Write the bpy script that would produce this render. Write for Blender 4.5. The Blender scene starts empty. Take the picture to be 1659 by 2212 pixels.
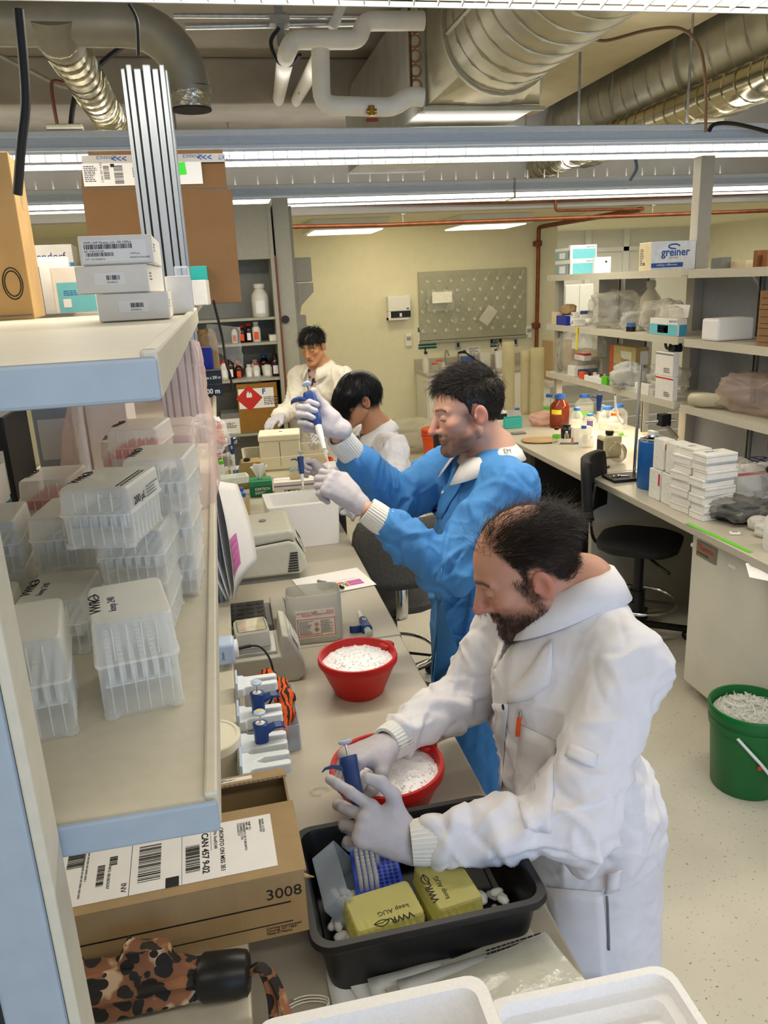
import bpy, bmesh, math, random
import numpy as np
from mathutils import Vector, Matrix, Euler, noise
S = bpy.context.scene
COL = S.collection
random.seed(7)
np.random.seed(7)
PI = math.pi
FPX = 1693.4
YAW, PIT, ROLL = (math.radians(a) for a in (11.055, 16.292, -2.748))
CAM = Vector((0, 0, 2.02))
_f = Vector((math.sin(YAW) * math.cos(PIT), math.cos(YAW) * math.cos(PIT), -math.sin(PIT)))
_r = Vector((math.cos(YAW), -math.sin(YAW), 0))
_u = _r.cross(_f)
CR = _r * math.cos(ROLL) + _u * math.sin(ROLL)
CU = -_r * math.sin(ROLL) + _u * math.cos(ROLL)
CF = _f
cd = bpy.data.cameras.new('camera')
cd.sensor_fit = 'HORIZONTAL'
cd.sensor_width = 36
cd.lens = FPX / 1659 * 36
cd.clip_start = 0.05
cam = bpy.data.objects.new('camera', cd)
COL.objects.link(cam)
m3 = Matrix((CR, CU, -CF)).transposed()
cam.matrix_world = Matrix.Translation(CAM) @ m3.to_4x4()
S.camera = cam
S.view_settings.view_transform = 'Standard'
S.view_settings.look = 'None'
S.view_settings.gamma = 1
S.view_settings.use_curve_mapping = False
S.view_settings.exposure = 0.6
W = bpy.data.worlds.new('world')
S.world = W
W.use_nodes = True
W.node_tree.nodes['Background'].inputs[0].default_value = (.55, .6, .7, 1)
W.node_tree.nodes['Background'].inputs[1].default_value = 0.3
def area(name, loc, rot, sx, sy, power, col):
 l = bpy.data.lights.new(name, 'AREA')
 l.shape = 'RECTANGLE'
 l.size, l.size_y = sx, sy
 l.energy = power
 l.color = col
 o = bpy.data.objects.new(name, l)
 o.location = loc
 o.rotation_euler = rot
 COL.objects.link(o)
 return o
WARM = (1, .925, .79)
for yy, pw in ((-2.9, 8), (-.35, 38), (2.14, 56), (4.87, 50), (7.33, 24)):
 area('tube_light', (1.3, yy, 2.655), (0, 0, 0), 8.0, .16, pw, WARM)
for yy, pw in ((-.35, 8), (2.14, 9), (4.87, 13), (7.33, 12)):
 area('uplight', (1.3, yy, 2.885), (PI, 0, 0), 8.0, .14, pw, (1, .97, .93))
for xx, pw in ((1.95, 5), (3.1, 4.2)):
 area('wall_wash_light', (xx, 9.55, 2.6), (math.radians(28), 0, 0), .45, .25, pw, (1, .84, .5))
area('side_room_light', (6.0, 11.4, 2.6), (0, 0, 0), 2.0, 1.0, 26, (1, .93, .76))
area('window_light', (1.9, -3.2, 1.75), (math.radians(90), 0, 0), 5.2, 1.5, 60, (.34, .58, 1))
def ray(x, y):
 return CF + CR * ((x - 829.5) / FPX) - CU * ((y - 1106) / FPX)
def PZ(x, y, z):
 d = ray(x, y)
 return CAM + d * ((z - CAM.z) / d.z)
def PY(x, y, Y):
 d = ray(x, y)
 return CAM + d * (Y / d.y)
def PX(x, y, X):
 d = ray(x, y)
 return CAM + d * (X / d.x)
def lin(h):
 if not isinstance(h, str):
  return tuple(h)
 h = h.lstrip('#')
 out = []
 for i in (0, 2, 4):
  c = int(h[i:i + 2], 16) / 255
  out.append(c / 12.92 if c <= .04045 else ((c + .055) / 1.055) ** 2.4)
 return tuple(out)
MATS = {}
def mat(name, col='#808080', rough=.5, metal=0, var=.06, scale=30, bump=0, bscale=None, alpha=1, spec=.5,
  trans=0, emit=0, ecol=None, sub=0, coat=0, col2=None, stretch=None, ior=1.45, sheen=0, vcol=False):
 if name in MATS:
  return MATS[name]
 m = bpy.data.materials.new(name)
 m.use_nodes = True
 nt = m.node_tree
 b = nt.nodes['Principled BSDF']
 c = lin(col)
 b.inputs['Roughness'].default_value = rough
 b.inputs['Metallic'].default_value = metal
 b.inputs['Specular IOR Level'].default_value = spec
 b.inputs['Alpha'].default_value = alpha
 b.inputs['IOR'].default_value = ior
 b.inputs['Transmission Weight'].default_value = trans
 b.inputs['Coat Weight'].default_value = coat
 if sub:
  b.inputs['Subsurface Weight'].default_value = sub
  b.inputs['Subsurface Radius'].default_value = (.012, .005, .003)
  b.inputs['Subsurface Scale'].default_value = 1
 if emit:
  b.inputs['Emission Color'].default_value = (*lin(ecol or col), 1)
  b.inputs['Emission Strength'].default_value = emit
 b.inputs['Base Color'].default_value = (*c, 1)
 tc = nt.nodes.new('ShaderNodeTexCoord')
 mp = nt.nodes.new('ShaderNodeMapping')
 nt.links.new(tc.outputs['Object'], mp.inputs[0])
 if stretch:
  mp.inputs['Scale'].default_value = stretch
 if vcol:
  at = nt.nodes.new('ShaderNodeVertexColor')
  at.layer_name = 'Col'
  nt.links.new(at.outputs[0], b.inputs['Base Color'])
 elif var:
  n = nt.nodes.new('ShaderNodeTexNoise')
  n.inputs['Scale'].default_value = scale
  n.inputs['Detail'].default_value = 3
  nt.links.new(mp.outputs[0], n.inputs['Vector'])
  rp = nt.nodes.new('ShaderNodeValToRGB')
  e = rp.color_ramp.elements
  c2 = lin(col2) if col2 else tuple(min(1, x * (1 + var)) for x in c)
  c1 = c if col2 else tuple(x * (1 - var) for x in c)
  e[0].position, e[1].position = .35, .65
  e[0].color, e[1].color = (*c1, 1), (*c2, 1)
  nt.links.new(n.outputs[0], rp.inputs[0])
  nt.links.new(rp.outputs[0], b.inputs['Base Color'])
 if bump:
  n2 = nt.nodes.new('ShaderNodeTexNoise')
  n2.inputs['Scale'].default_value = bscale or scale
  n2.inputs['Detail'].default_value = 4
  nt.links.new(mp.outputs[0], n2.inputs['Vector'])
  bp = nt.nodes.new('ShaderNodeBump')
  bp.inputs['Strength'].default_value = bump
  bp.inputs['Distance'].default_value = .01
  nt.links.new(n2.outputs[0], bp.inputs['Height'])
  nt.links.new(bp.outputs[0], b.inputs['Normal'])
 MATS[name] = m
 return m
def film(name, col, opac=.35, rough=.15, bump=.0, bscale=20):
 if name in MATS:
  return MATS[name]
 m = mat(name, col, rough, var=.03, bump=bump, bscale=bscale)
 nt = m.node_tree
 b = nt.nodes['Principled BSDF']
 o = nt.nodes['Material Output']
 t = nt.nodes.new('ShaderNodeBsdfTransparent')
 tl = nt.nodes.new('ShaderNodeBsdfTranslucent')
 tl.inputs[0].default_value = (*lin(col), 1)
 mx0 = nt.nodes.new('ShaderNodeMixShader')
 mx0.inputs[0].default_value = .3
 nt.links.new(b.outputs[0], mx0.inputs[1])
 nt.links.new(tl.outputs[0], mx0.inputs[2])
 lw = nt.nodes.new('ShaderNodeLayerWeight')
 lw.inputs[0].default_value = .35
 mt = nt.nodes.new('ShaderNodeMath')
 mt.operation = 'MULTIPLY_ADD'
 mt.inputs[1].default_value = .5
 mt.inputs[2].default_value = opac
 mt.use_clamp = True
 nt.links.new(lw.outputs['Facing'], mt.inputs[0])
 mx = nt.nodes.new('ShaderNodeMixShader')
 nt.links.new(mt.outputs[0], mx.inputs[0])
 nt.links.new(t.outputs[0], mx.inputs[1])
 nt.links.new(mx0.outputs[0], mx.inputs[2])
 nt.links.new(mx.outputs[0], o.inputs[0])
 return m
def tag(o, label=None, cat=None, group=None, kind=None):
 if label: o['label'] = label
 if cat: o['category'] = cat
 if group: o['group'] = group
 if kind: o['kind'] = kind
 return o
def thing(name, label, cat, loc=(0, 0, 0), rz=0, group=None, rot=None):
 o = bpy.data.objects.new(name, None)
 o.empty_display_size = .05
 COL.objects.link(o)
 o.location = loc
 o.rotation_euler = rot if rot else (0, 0, rz)
 return tag(o, label, cat, group)
def copy_tree(o, parent=None):
 c = o.copy()
 COL.objects.link(c)
 c.parent = parent
 for ch in o.children:
  copy_tree(ch, c)
 return c
def frame(o, x, y):
 x = Vector(x).normalized()
 z = x.cross(Vector(y)).normalized()
 y = z.cross(x)
 M = Matrix((x, y, z)).transposed().to_4x4()
 M.translation = Vector(o)
 return M
class MB:
 def __init__(s):
  s.v, s.f, s.m = [], [], []
 def add(s, v, f, mi=0, M=None):
  n = len(s.v)
  if M is not None:
   v = [M @ Vector(p) for p in v]
  s.v += [tuple(p) for p in v]
  s.f += [tuple(i + n for i in q) for q in f]
  s.m += [mi] * len(f)
  return s
 def box(s, x0, x1, y0, y1, z0, z1, mi=0, M=None):
  v = [(x, y, z) for z in (z0, z1) for y in (y0, y1) for x in (x0, x1)]
  f = [(0, 2, 3, 1), (4, 5, 7, 6), (0, 1, 5, 4), (2, 6, 7, 3), (0, 4, 6, 2), (1, 3, 7, 5)]
  return s.add(v, f, mi, M)
 def bar(s, p0, p1, w, h, mi=0, up=(0, 0, 1)):
  p0, p1 = Vector(p0), Vector(p1)
  d = (p1 - p0)
  L = d.length
  d.normalize()
  u = Vector(up)
  if abs(d.dot(u)) > .98:
   u = Vector((1, 0, 0))
  M = frame(p0, d, u.cross(d) if False else (u - d * u.dot(d)))
  return s.box(0, L, -h / 2, h / 2, -w / 2, w / 2, mi, M)
 def cyl(s, p0, p1, r0, r1=None, n=16, mi=0, caps=True):
  return s.tube([p0, p1], [r0, r0 if r1 is None else r1], n, mi, caps)
 def tube(s, path, r, n=8, mi=0, caps=True, sx=1, sy=1, up=None):
  P = [Vector(p) for p in path]
  R = r if isinstance(r, (list, tuple)) else [r] * len(P)
  N = len(P)
  T = []
  for i in range(N):
   t = (P[min(i + 1, N - 1)] - P[max(i - 1, 0)])
   if t.length < 1e-9:
    t = T[-1] if T else Vector((0, 0, 1))
   T.append(t.normalized())
  a = Vector(up) if up else (Vector((0, 0, 1)) if abs(T[0].z) < .9 else Vector((1, 0, 0)))
  a = (a - T[0] * a.dot(T[0])).normalized()
  vs = []
  for i in range(N):
   a = (a - T[i] * a.dot(T[i]))
   a = a.normalized() if a.length > 1e-6 else T[i].orthogonal().normalized()
   b = T[i].cross(a)
   for k in range(n):
    t = 2 * PI * k / n
    vs.append(P[i] + (a * math.cos(t) * sy + b * math.sin(t) * sx) * R[i])
  fs = [(i * n + k, i * n + (k + 1) % n, (i + 1) * n + (k + 1) % n, (i + 1) * n + k) for i in range(N - 1) for k in range(n)]
  if caps:
   fs += [tuple(range(n))[::-1], tuple((N - 1) * n + k for k in range(n))]
  return s.add(vs, fs, mi)
 def lathe(s, prof, c=(0, 0, 0), n=24, mi=0, M=None, caps=True):
  v = [(c[0] + r * math.cos(2 * PI * k / n), c[1] + r * math.sin(2 * PI * k / n), c[2] + z) for r, z in prof for k in range(n)]
  N = len(prof)
  f = [(i * n + k, i * n + (k + 1) % n, (i + 1) * n + (k + 1) % n, (i + 1) * n + k) for i in range(N - 1) for k in range(n)]
  if caps:
   f += [tuple(range(n))[::-1], tuple((N - 1) * n + k for k in range(n))]
  return s.add(v, f, mi, M)
 def prism(s, poly, h0, h1, mi=0, M=None):
  n = len(poly)
  v = [(x, y, h0) for x, y in poly] + [(x, y, h1) for x, y in poly]
  f = [tuple(range(n))[::-1], tuple(range(n, 2 * n))] + [(i, (i + 1) % n, n + (i + 1) % n, n + i) for i in range(n)]
  return s.add(v, f, mi, M)
 def loft(s, rings, mi=0, caps=True, closed=True):
  n = len(rings[0])
  v = [p for r in rings for p in r]
  m = n if closed else n - 1
  f = [(i * n + k, i * n + (k + 1) % n, (i + 1) * n + (k + 1) % n, (i + 1) * n + k) for i in range(len(rings) - 1) for k in range(m)]
  if caps and closed:
   f += [tuple(range(n))[::-1], tuple((len(rings) - 1) * n + k for k in range(n))]
  return s.add(v, f, mi)
 def sheet(s, rows, mi=0):
  return s.loft(rows, mi, False, False)
 def ball(s, c, r, n=12, mi=0, sc=(1, 1, 1)):
  pr = [(max(1e-4, r * math.sin(PI * i / n)), -r * math.cos(PI * i / n)) for i in range(n + 1)]
  M = Matrix.Translation(c) @ Matrix.Diagonal((*sc, 1))
  return s.lathe(pr, n=n + 4, mi=mi, M=M, caps=False)
 def mesh(s, name):
  me = bpy.data.meshes.new(name)
  me.from_pydata(s.v, [], s.f)
  bm = bmesh.new()
  bm.from_mesh(me)
  bmesh.ops.recalc_face_normals(bm, faces=bm.faces)
  bm.to_mesh(me)
  bm.free()
  me.polygons.foreach_set('material_index', s.m)
  return me
 def build(s, name, mt, parent=None, loc=(0, 0, 0), rz=0, rot=None, smooth=0, bevel=0, seg=2, solid=0, sub=0, M=None):
  me = s.mesh(name)
  for x in (mt if isinstance(mt, (list, tuple)) else [mt]):
   me.materials.append(x)
  return link(name, me, parent, loc, rz, rot, smooth, bevel, seg, solid, sub, M)
def link(name, me, parent=None, loc=(0, 0, 0), rz=0, rot=None, smooth=0, bevel=0, seg=2, solid=0, sub=0, M=None):
 if smooth:
  me.polygons.foreach_set('use_smooth', [True] * len(me.polygons))
  if smooth < 180:
   me.set_sharp_from_angle(angle=math.radians(smooth))
 o = bpy.data.objects.new(name, me)
 COL.objects.link(o)
 if M is not None:
  o.matrix_local = M
 else:
  o.location = loc
  o.rotation_euler = rot if rot else (0, 0, rz)
 if parent:
  o.parent = parent
 if solid:
  md = o.modifiers.new('solid', 'SOLIDIFY')
  md.thickness = solid
  md.offset = 0
 if sub:
  md = o.modifiers.new('sub', 'SUBSURF')
  md.levels = md.render_levels = sub
 if bevel:
  md = o.modifiers.new('bevel', 'BEVEL')
  md.width = bevel
  md.segments = seg
  md.limit_method = 'ANGLE'
  md.angle_limit = math.radians(35)
 return o
def struct(o):
 o['kind'] = 'structure'
 return o
_fc = [None]
def text(body, size, mt, parent, M, align='LEFT', ext=.0002, name='lettering', sx=1, bold=0, spacing=1):
 cu = bpy.data.curves.new('t', 'FONT')
 cu.body = body
 cu.size = size
 cu.align_x = align
 cu.extrude = ext
 cu.offset = bold
 cu.resolution_u = 3
 cu.space_line = .85
 cu.space_character = spacing
 o = bpy.data.objects.new('t', cu)
 me = bpy.data.meshes.new_from_object(o)
 bpy.data.objects.remove(o)
 bpy.data.curves.remove(cu)
 if sx != 1:
  for v in me.vertices:
   v.co.x *= sx
 me.materials.clear()
 me.materials.append(mt)
 me.name = name
 return link(name, me, parent, M=M)
def barcode(parent, M, w, h, mt, bars=28, seed=1, name='barcode'):
 rn = random.Random(seed)
 mb = MB()
 x = 0
 ws = [rn.choice((1, 1, 2, 3)) for _ in range(bars * 2)]
 t = sum(ws)
 for i, q in enumerate(ws):
  if i % 2 == 0:
   mb.box(x / t * w, (x + q) / t * w, 0, h, 0, .0003)
  x += q
 return mb.build(name, mt, parent, M=M)
def finelines(parent, M, w, n, pitch, mt, seed=1, hh=.45, name='fine_print'):
 rn = random.Random(seed)
 mb = MB()
 for i in range(n):
  x = 0
  end = w * rn.uniform(.6, 1)
  while x < end:
   l = rn.uniform(1.5, 5) * pitch * .45
   mb.box(x, min(end, x + l), -i * pitch, -i * pitch + pitch * hh, 0, .0002)
   x += l + pitch * .3
 return mb.build(name, mt, parent, M=M)
def smoothpath(pts, n=6):
 P = [Vector(p) for p in pts]
 out = []
 for i in range(len(P) - 1):
  p0, p1, p2, p3 = P[max(i - 1, 0)], P[i], P[i + 1], P[min(i + 2, len(P) - 1)]
  for k in range(n):
   t = k / n
   out.append(.5 * ((2 * p1) + (p2 - p0) * t + (2 * p0 - 5 * p1 + 4 * p2 - p3) * t * t + (3 * p1 - p0 - 3 * p2 + p3) * t ** 3))
 out.append(P[-1])
 return out
def corner(pts, r=.05, n=5):
 P = [Vector(p) for p in pts]
 out = [P[0]]
 for i in range(1, len(P) - 1):
  a, b, c = P[i - 1], P[i], P[i + 1]
  d0, d1 = (a - b), (c - b)
  rr = min(r, d0.length * .49, d1.length * .49)
  p, q = b + d0.normalized() * rr, b + d1.normalized() * rr
  for k in range(n + 1):
   t = k / n
   out.append(p * (1 - t) ** 2 + b * 2 * t * (1 - t) + q * t * t)
 out.append(P[-1])
 return out
M_wall = mat('wall_paint', '#e2ddc0', .75, var=.02, scale=8, bump=.05, bscale=200)
M_wallw = mat('wall_white_paint', '#e4e2d8', .75, var=.02, scale=8)
M_upper = mat('upper_wall_paint', '#c8c7c4', .8, var=.04, scale=3)
M_conc = mat('concrete', '#9f978a', .85, var=.12, scale=2.2, bump=.2, bscale=30)
M_bench = mat('bench_laminate', '#b3ac9c', .38, var=.05, scale=400)
M_benchedge = mat('bench_edge', '#a39c8d', .45, var=.03)
M_cab = mat('cabinet_grey', '#a8a396', .5, var=.03, scale=20)
M_shelf = mat('shelf_beige_steel', '#c6c0ae', .45, var=.03, scale=60)
M_shelfb = mat('shelf_grey_steel', '#aab4bc', .45, var=.03, scale=60)
M_post = mat('post_daylight_blue', '#9aa6b0', .42, var=.03, scale=40)  # blue of the window daylight on near faces is put into this colour
M_alu = mat('anodised_aluminium', '#8b9198', .42, .6, var=.04, scale=50, stretch=(1, 1, .05))
M_dark = mat('dark_gap', '#1c1d20', .6, var=.05)
M_black = mat('black_plastic', '#121214', .38, var=.08, scale=60)
M_rubber = mat('black_rubber', '#17171a', .55, var=.1)
M_white = mat('white_plastic', '#e6e6e2', .4, var=.02)
M_paper = mat('paper_white', '#eceae8', .7, var=.015)
M_ink = mat('black_ink', '#1a1a1c', .7, var=0)
M_greyink = mat('grey_ink', '#77777a', .7, var=0)
M_blueink = mat('blue_ink', '#2a55a0', .6, var=0)
M_redink = mat('red_ink', '#c42a22', .6, var=0)
M_greenink = mat('green_ink', '#0c6b48', .6, var=0)
M_card = mat('cardboard', '#a48a63', .8, var=.07, scale=14, bump=.08, bscale=120, stretch=(1, 1, .3))
M_cardd = mat('cardboard_dark', '#8a6844', .82, var=.08, scale=14, bump=.08, bscale=120)
M_cardw = mat('white_card', '#e4e0d8', .6, var=.03, scale=30)
M_cardc = mat('cream_card', '#d9c9a4', .65, var=.04)
M_galv = mat('galvanised_duct', '#b5b09a', .36, .7, var=.12, scale=6, bump=.04, bscale=20)
M_galvs = mat('shiny_duct', '#bdb69c', .2, .95, var=.1, scale=5, bump=.12, bscale=9)
M_galvd = mat('dull_duct_steel', '#9a988e', .45, .55, var=.12, scale=6)
M_chrome = mat('chrome', '#d8d8d8', .12, 1, var=.03)
M_steel = mat('brushed_steel', '#b5b5b2', .32, .9, var=.08, scale=40)
M_copper = mat('copper_pipe', '#7f4a30', .42, .6, var=.2, scale=12)
M_pvc = mat('white_pvc', '#e9e6dc', .4, var=.04, scale=10)
M_fixt = mat('fixture_aluminium', '#d3dce6', .4, 0, var=.02)
M_lens = mat('fixture_lens', '#fff6dc', .4, var=0, emit=3.5, ecol='#fff3da')
M_louv = mat('louver_blade', '#e9ecec', .3, var=0)
M_foam = mat('styrofoam', '#eceae8', .85, var=.02, scale=150, bump=.12, bscale=260)
M_foamy = mat('styrofoam_cream', '#e6dcc0', .85, var=.03, scale=150, bump=.3, bscale=260)
M_pp = film('clear_polypropylene', '#f4f4ee', .28, .2)
M_ppl = film('frosted_polypropylene_lid', '#f6f5ee', .42, .3)
M_ppy = film('yellow_tint_polypropylene', '#e6e08a', .55, .4)
M_ppb = film('bluish_polypropylene', '#c3d2e2', .3, .3)
M_bag = film('clear_bag_film', '#e4e4e0', .13, .1, bump=.9, bscale=14)
M_bagp = film('bag_film_pink', '#efd0ca', .20, .2, bump=.5, bscale=12)
M_bagt = film('bag_film_hazy', '#e2dfd2', .17, .12, bump=1.0, bscale=16)
M_glass = film('clear_glass', '#eef2ee', .10, .04)
M_acryl = film('old_acrylic', '#dcd2a8', .42, .2)
M_amber = film('amber_glass', '#8a2c04', .7, .06)
M_blue = mat('pipette_blue', '#1f3f7d', .35, var=.05)
M_bluel = mat('pale_blue_plastic', '#b9cbe2', .35, var=.03)
M_cap = mat('blue_cap', '#2b62b8', .4, var=.04)
M_red = mat('red_rubber', '#c01f1c', .42, var=.06, scale=20)
M_ice = mat('crushed_ice', '#f7f8fa', .35, var=.02, scale=60)
M_teal = mat('teal_print', '#6fbfcb', .5, var=.03)
M_orange = mat('orange_plastic', '#e4551f', .4, var=.05)
M_green = mat('green_bucket_plastic', '#0d6a2e', .35, var=.06, scale=8)
M_fluor = mat('green_tape', '#62c326', .5, var=.05)
M_yellow = mat('yellow_tape', '#e2cf2e', .5, var=.05)
M_fridge = mat('fridge_enamel', '#d6d2c4', .4, var=.04, scale=5)
M_instr = mat('instrument_grey', '#bdbcae', .42, var=.03)
M_instd = mat('instrument_dark_grey', '#74756f', .5, var=.04)
M_chairf = mat('black_upholstery', '#0f0f11', .65, var=.15, scale=80, bump=.1)
# ================================================================ room shell
def speckle_floor():
 m = mat('vinyl_floor', '#cbc5b4', .3, var=.05, scale=3, bump=.03, bscale=60)
 nt = m.node_tree
 b = nt.nodes['Principled BSDF']
 old = b.inputs['Base Color'].links[0].from_socket
 tc = [n for n in nt.nodes if n.type == 'TEX_COORD'][0]
 v = nt.nodes.new('ShaderNodeTexVoronoi')
 v.inputs['Scale'].default_value = 55
 nz = nt.nodes.new('ShaderNodeTexNoise')
 nz.inputs['Scale'].default_value = 75
 nz.inputs['Detail'].default_value = 5
 nt.links.new(tc.outputs['Object'], v.inputs['Vector'])
 nt.links.new(tc.outputs['Object'], nz.inputs['Vector'])
 r = nt.nodes.new('ShaderNodeValToRGB')
 r.color_ramp.elements[0].position = .63
 r.color_ramp.elements[1].position = .70
 r.color_ramp.elements[0].color = (0, 0, 0, 1)
 nt.links.new(nz.outputs[0], r.inputs[0])
 mx = nt.nodes.new('ShaderNodeMix')
 mx.data_type = 'RGBA'
 nt.links.new(r.outputs[0], mx.inputs[0])
 nt.links.new(old, mx.inputs[6])
 mx.inputs[7].default_value = (*lin('#8e8672'), 1)
 nt.links.new(mx.outputs[2], b.inputs['Base Color'])
 return m
struct(MB().box(-4.2, 8.5, -3.6, 13.2, -.08, 0).build('floor', speckle_floor()))
struct(MB().box(-4.2, 8.5, -3.6, 8.0, 3.75, 3.85).build('ceiling', M_conc))
struct(MB().box(-4.2, 8.5, 8.0, 13.2, 2.70, 2.8).build('ceiling_lower', M_wall))
struct(MB().box(-4.2, 8.5, 7.98, 8.1, 2.70, 3.75).build('wall_upper', M_upper))
struct(MB().box(-4.2, 4.62, 10.5, 10.62, 0, 2.72).build('wall_far', M_wall))
struct(MB().box(4.5, 4.62, 10.62, 13.2, 0, 2.72).build('wall_return', M_wallw))
struct(MB().box(4.62, 8.5, 13.0, 13.12, 0, 2.72).build('wall_side_room', M_wallw))
struct(MB().box(-4.2, -4.1, -3.6, 13.2, 0, 3.75).build('wall_left', M_wall))
struct(MB().box(8.4, 8.5, -3.6, 13.2, 0, 3.75).build('wall_right', M_wall))
mb = MB().box(-4.2, 8.5, -3.6, -3.5, 0, .95).box(-4.2, 8.5, -3.6, -3.5, 2.55, 3.75)
mb.box(-4.2, -.8, -3.6, -3.5, .95, 2.55).box(4.6, 8.5, -3.6, -3.5, .95, 2.55)
struct(mb.build('wall_back', M_wallw))
struct(MB().box(-4.2, 2.3, 6.9, 7.98, 3.42, 3.75).build('trim_1', M_conc, bevel=.02))
struct(MB().box(2.35, 3.2, 3.0, 7.98, 3.50, 3.75).build('trim_2', mat('pale_concrete', '#b8ab86', .85, var=.1, scale=3), bevel=.02))
struct(MB().box(-4.2, 8.5, 7.80, 7.98, 2.66, 2.80).build('trim_3', M_upper))
for i, (x0, x1, z0, z1) in enumerate(((5.3, 5.36, 0, 2.72), (6.2, 6.3, 0, 2.72), (6.9, 7.0, 0, 2.72), (4.7, 8.3, 2.35, 2.42))):
 struct(MB().box(x0, x1, 12.93, 13.0, z0, z1).build('trim_%d' % (i + 4), M_white))
struct(MB().box(.8, 2.75, 10.475, 10.5, 0, .07).build('baseboard_far', M_cab))
# ================================================================ linear light fixtures
def fixture(yc, label, louv, x0=-3.0, x1=5.8, zb=2.70):
 t = thing('linear_light_fixture', label, 'light fixture', (0, yc, zb))
 h = MB()
 prof = [(-.10, .05), (-.10, .062), (-.112, .066), (-.112, .082)]
 for k in range(5):
  z = .085 + k * .0095
  prof += [(-.100, z), (-.100, z + .005), (-.106, z + .006), (-.106, z + .009)]
 prof += [(-.112, .136), (-.112, .16), (-.085, .168), (.085, .168), (.112, .16), (.112, .05)]
 h.loft([[(x0, p[0], p[1]) for p in prof], [(x1, p[0], p[1]) for p in prof]])
 h.build('housing', M_fixt, t)
 MB().box(x0, x1, -.088, .088, .012, .05).build('lens', M_lens, t)
 rail = MB().box(x0, x1, -.112, -.100, .0, .05).box(x0, x1, .100, .112, .0, .05)
 rail = MB().box(x0, x1, -.108, -.102, .0, .012).box(x0, x1, .102, .108, .0, .012)
 rail.build('lens_rail', M_fixt, t)
 if louv:
  me = MB().add([(-.022, -.104, .004), (-.018, -.104, .004), (.022, .10, .004), (.018, .10, .004), (-.022, -.104, .052), (-.018, -.104, .052), (.022, .10, .052), (.018, .10, .052)],
                      [(0, 1, 2, 3), (4, 7, 6, 5), (0, 4, 5, 1), (2, 6, 7, 3), (1, 5, 6, 2), (0, 3, 7, 4)]).mesh('louver_blade')
  me.materials.append(M_louv)
  a, b, st = louv
  x = a
  while x < b:
   o = bpy.data.objects.new('louver_blade', me)
   COL.objects.link(o)
   o.parent = t
   o.location = (x, 0, -.002)
   x += st
 return t
f1 = fixture(2.14, 'nearest linear ceiling light, cut off by the top edge', (-1.0, 1.7, .065))
f2 = fixture(4.87, 'long ribbed linear ceiling light crossing in front of the ducts', (-1.5, 3.6, .08))
f3 = fixture(7.33, 'farthest linear ceiling light, just before the lower ceiling', (-2.2, 4.8, .09))
for f, xs in ((f2, (2.27, 4.1)), (f3, ())):
 for x in xs:
  MB().cyl((x, 0, .165), (x, 0, 1.05), .008, n=8).build('hanger_rod', M_steel, f)
pm = MB().cyl((0, 0, .16), (0, 0, .255), .007, n=6).mesh('pin')
pm.materials.append(M_galvd)
for k in range(44):
 o = bpy.data.objects.new('pin', pm)
 COL.objects.link(o)
 o.parent = f3
 o.location = (-2.2 + k * .165 + (.03 if k % 3 else 0), .05, 0)
MB().box(2.75, 2.765, -.118, .118, .0, .172).build('joint_plate', M_galvd, f3)
# ================================================================ benches
def bench_top(name, label, x0, x1, y0, y1, z=.91):
 o = MB().box(x0, x1, y0, y1, z - .038, z).build(name, M_bench, bevel=.006, seg=3)
 return tag(o, label, 'worktop')
bench_top('lab_worktop', 'grey laminate worktop with the black tub and red bowls on it', -.95, .485, .25, 2.303)
bench_top('lab_worktop', 'grey laminate worktop beyond the seam, under the thermal cycler', -.95, .490, 2.308, 5.15)
bench_top('lab_worktop', 'grey laminate worktop on the right holding the glass bottles', 1.955, 2.95, 4.06, 6.3)
bench_top('lab_worktop', 'grey laminate worktop on the right with the green tape strip', 1.985, 2.95, 1.2, 4.055)
def base_cab(label, x0, x1, y0, y1, nd, face=1):
 t = thing('base_cabinet', label, 'cabinet', ((x0 + x1) / 2, (y0 + y1) / 2, 0))
 hx, hy = (x1 - x0) / 2, (y1 - y0) / 2
 MB().box(-hx, hx, -hy, hy, .08, .871).box(-hx + .05, hx - .05, -hy, hy, 0, .08).build('body', M_cab, t)
 w = 2 * hy / nd
 for i in range(nd):
  d = MB().box(face * hx - (0 if face > 0 else .018), face * hx + (.018 if face > 0 else 0), -hy + i * w + .004, -hy + (i + 1) * w - .004, .1, .86).build('door', M_cab, t, bevel=.003)
  MB().bar((face * (hx + .03), -hy + (i + .5) * w - .05, .78), (face * (hx + .03), -hy + (i + .5) * w + .05, .78), .01, .01).build('handle', M_steel, d)
base_cab('grey cupboard under the near end of the left worktop', -.9, .36, .3, 2.25, 3)
base_cab('grey cupboard under the far end of the left worktop', -.9, .10, 2.4, 5.1, 4)
t = thing('knee_space_unit', 'dark grey knee-space panels and legs under the right worktops', 'bench frame', (2.5, 4.5, 0))
for y in (-.40, 1.72):
 MB().box(-.46, .4, y - .02, y + .02, 0, .871).build('end_panel', M_cab, t)
MB().box(.28, .32, -3.2, 1.74, 0, .871).build('back_panel', M_cab, t)
MB().box(-.4, -.36, -.38, 1.7, .8, .871).build('rail', M_cab, t)
MB().box(-.42, .2, .55, .62, .0, .871).build('drawer_pedestal', M_dark, t)
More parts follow.
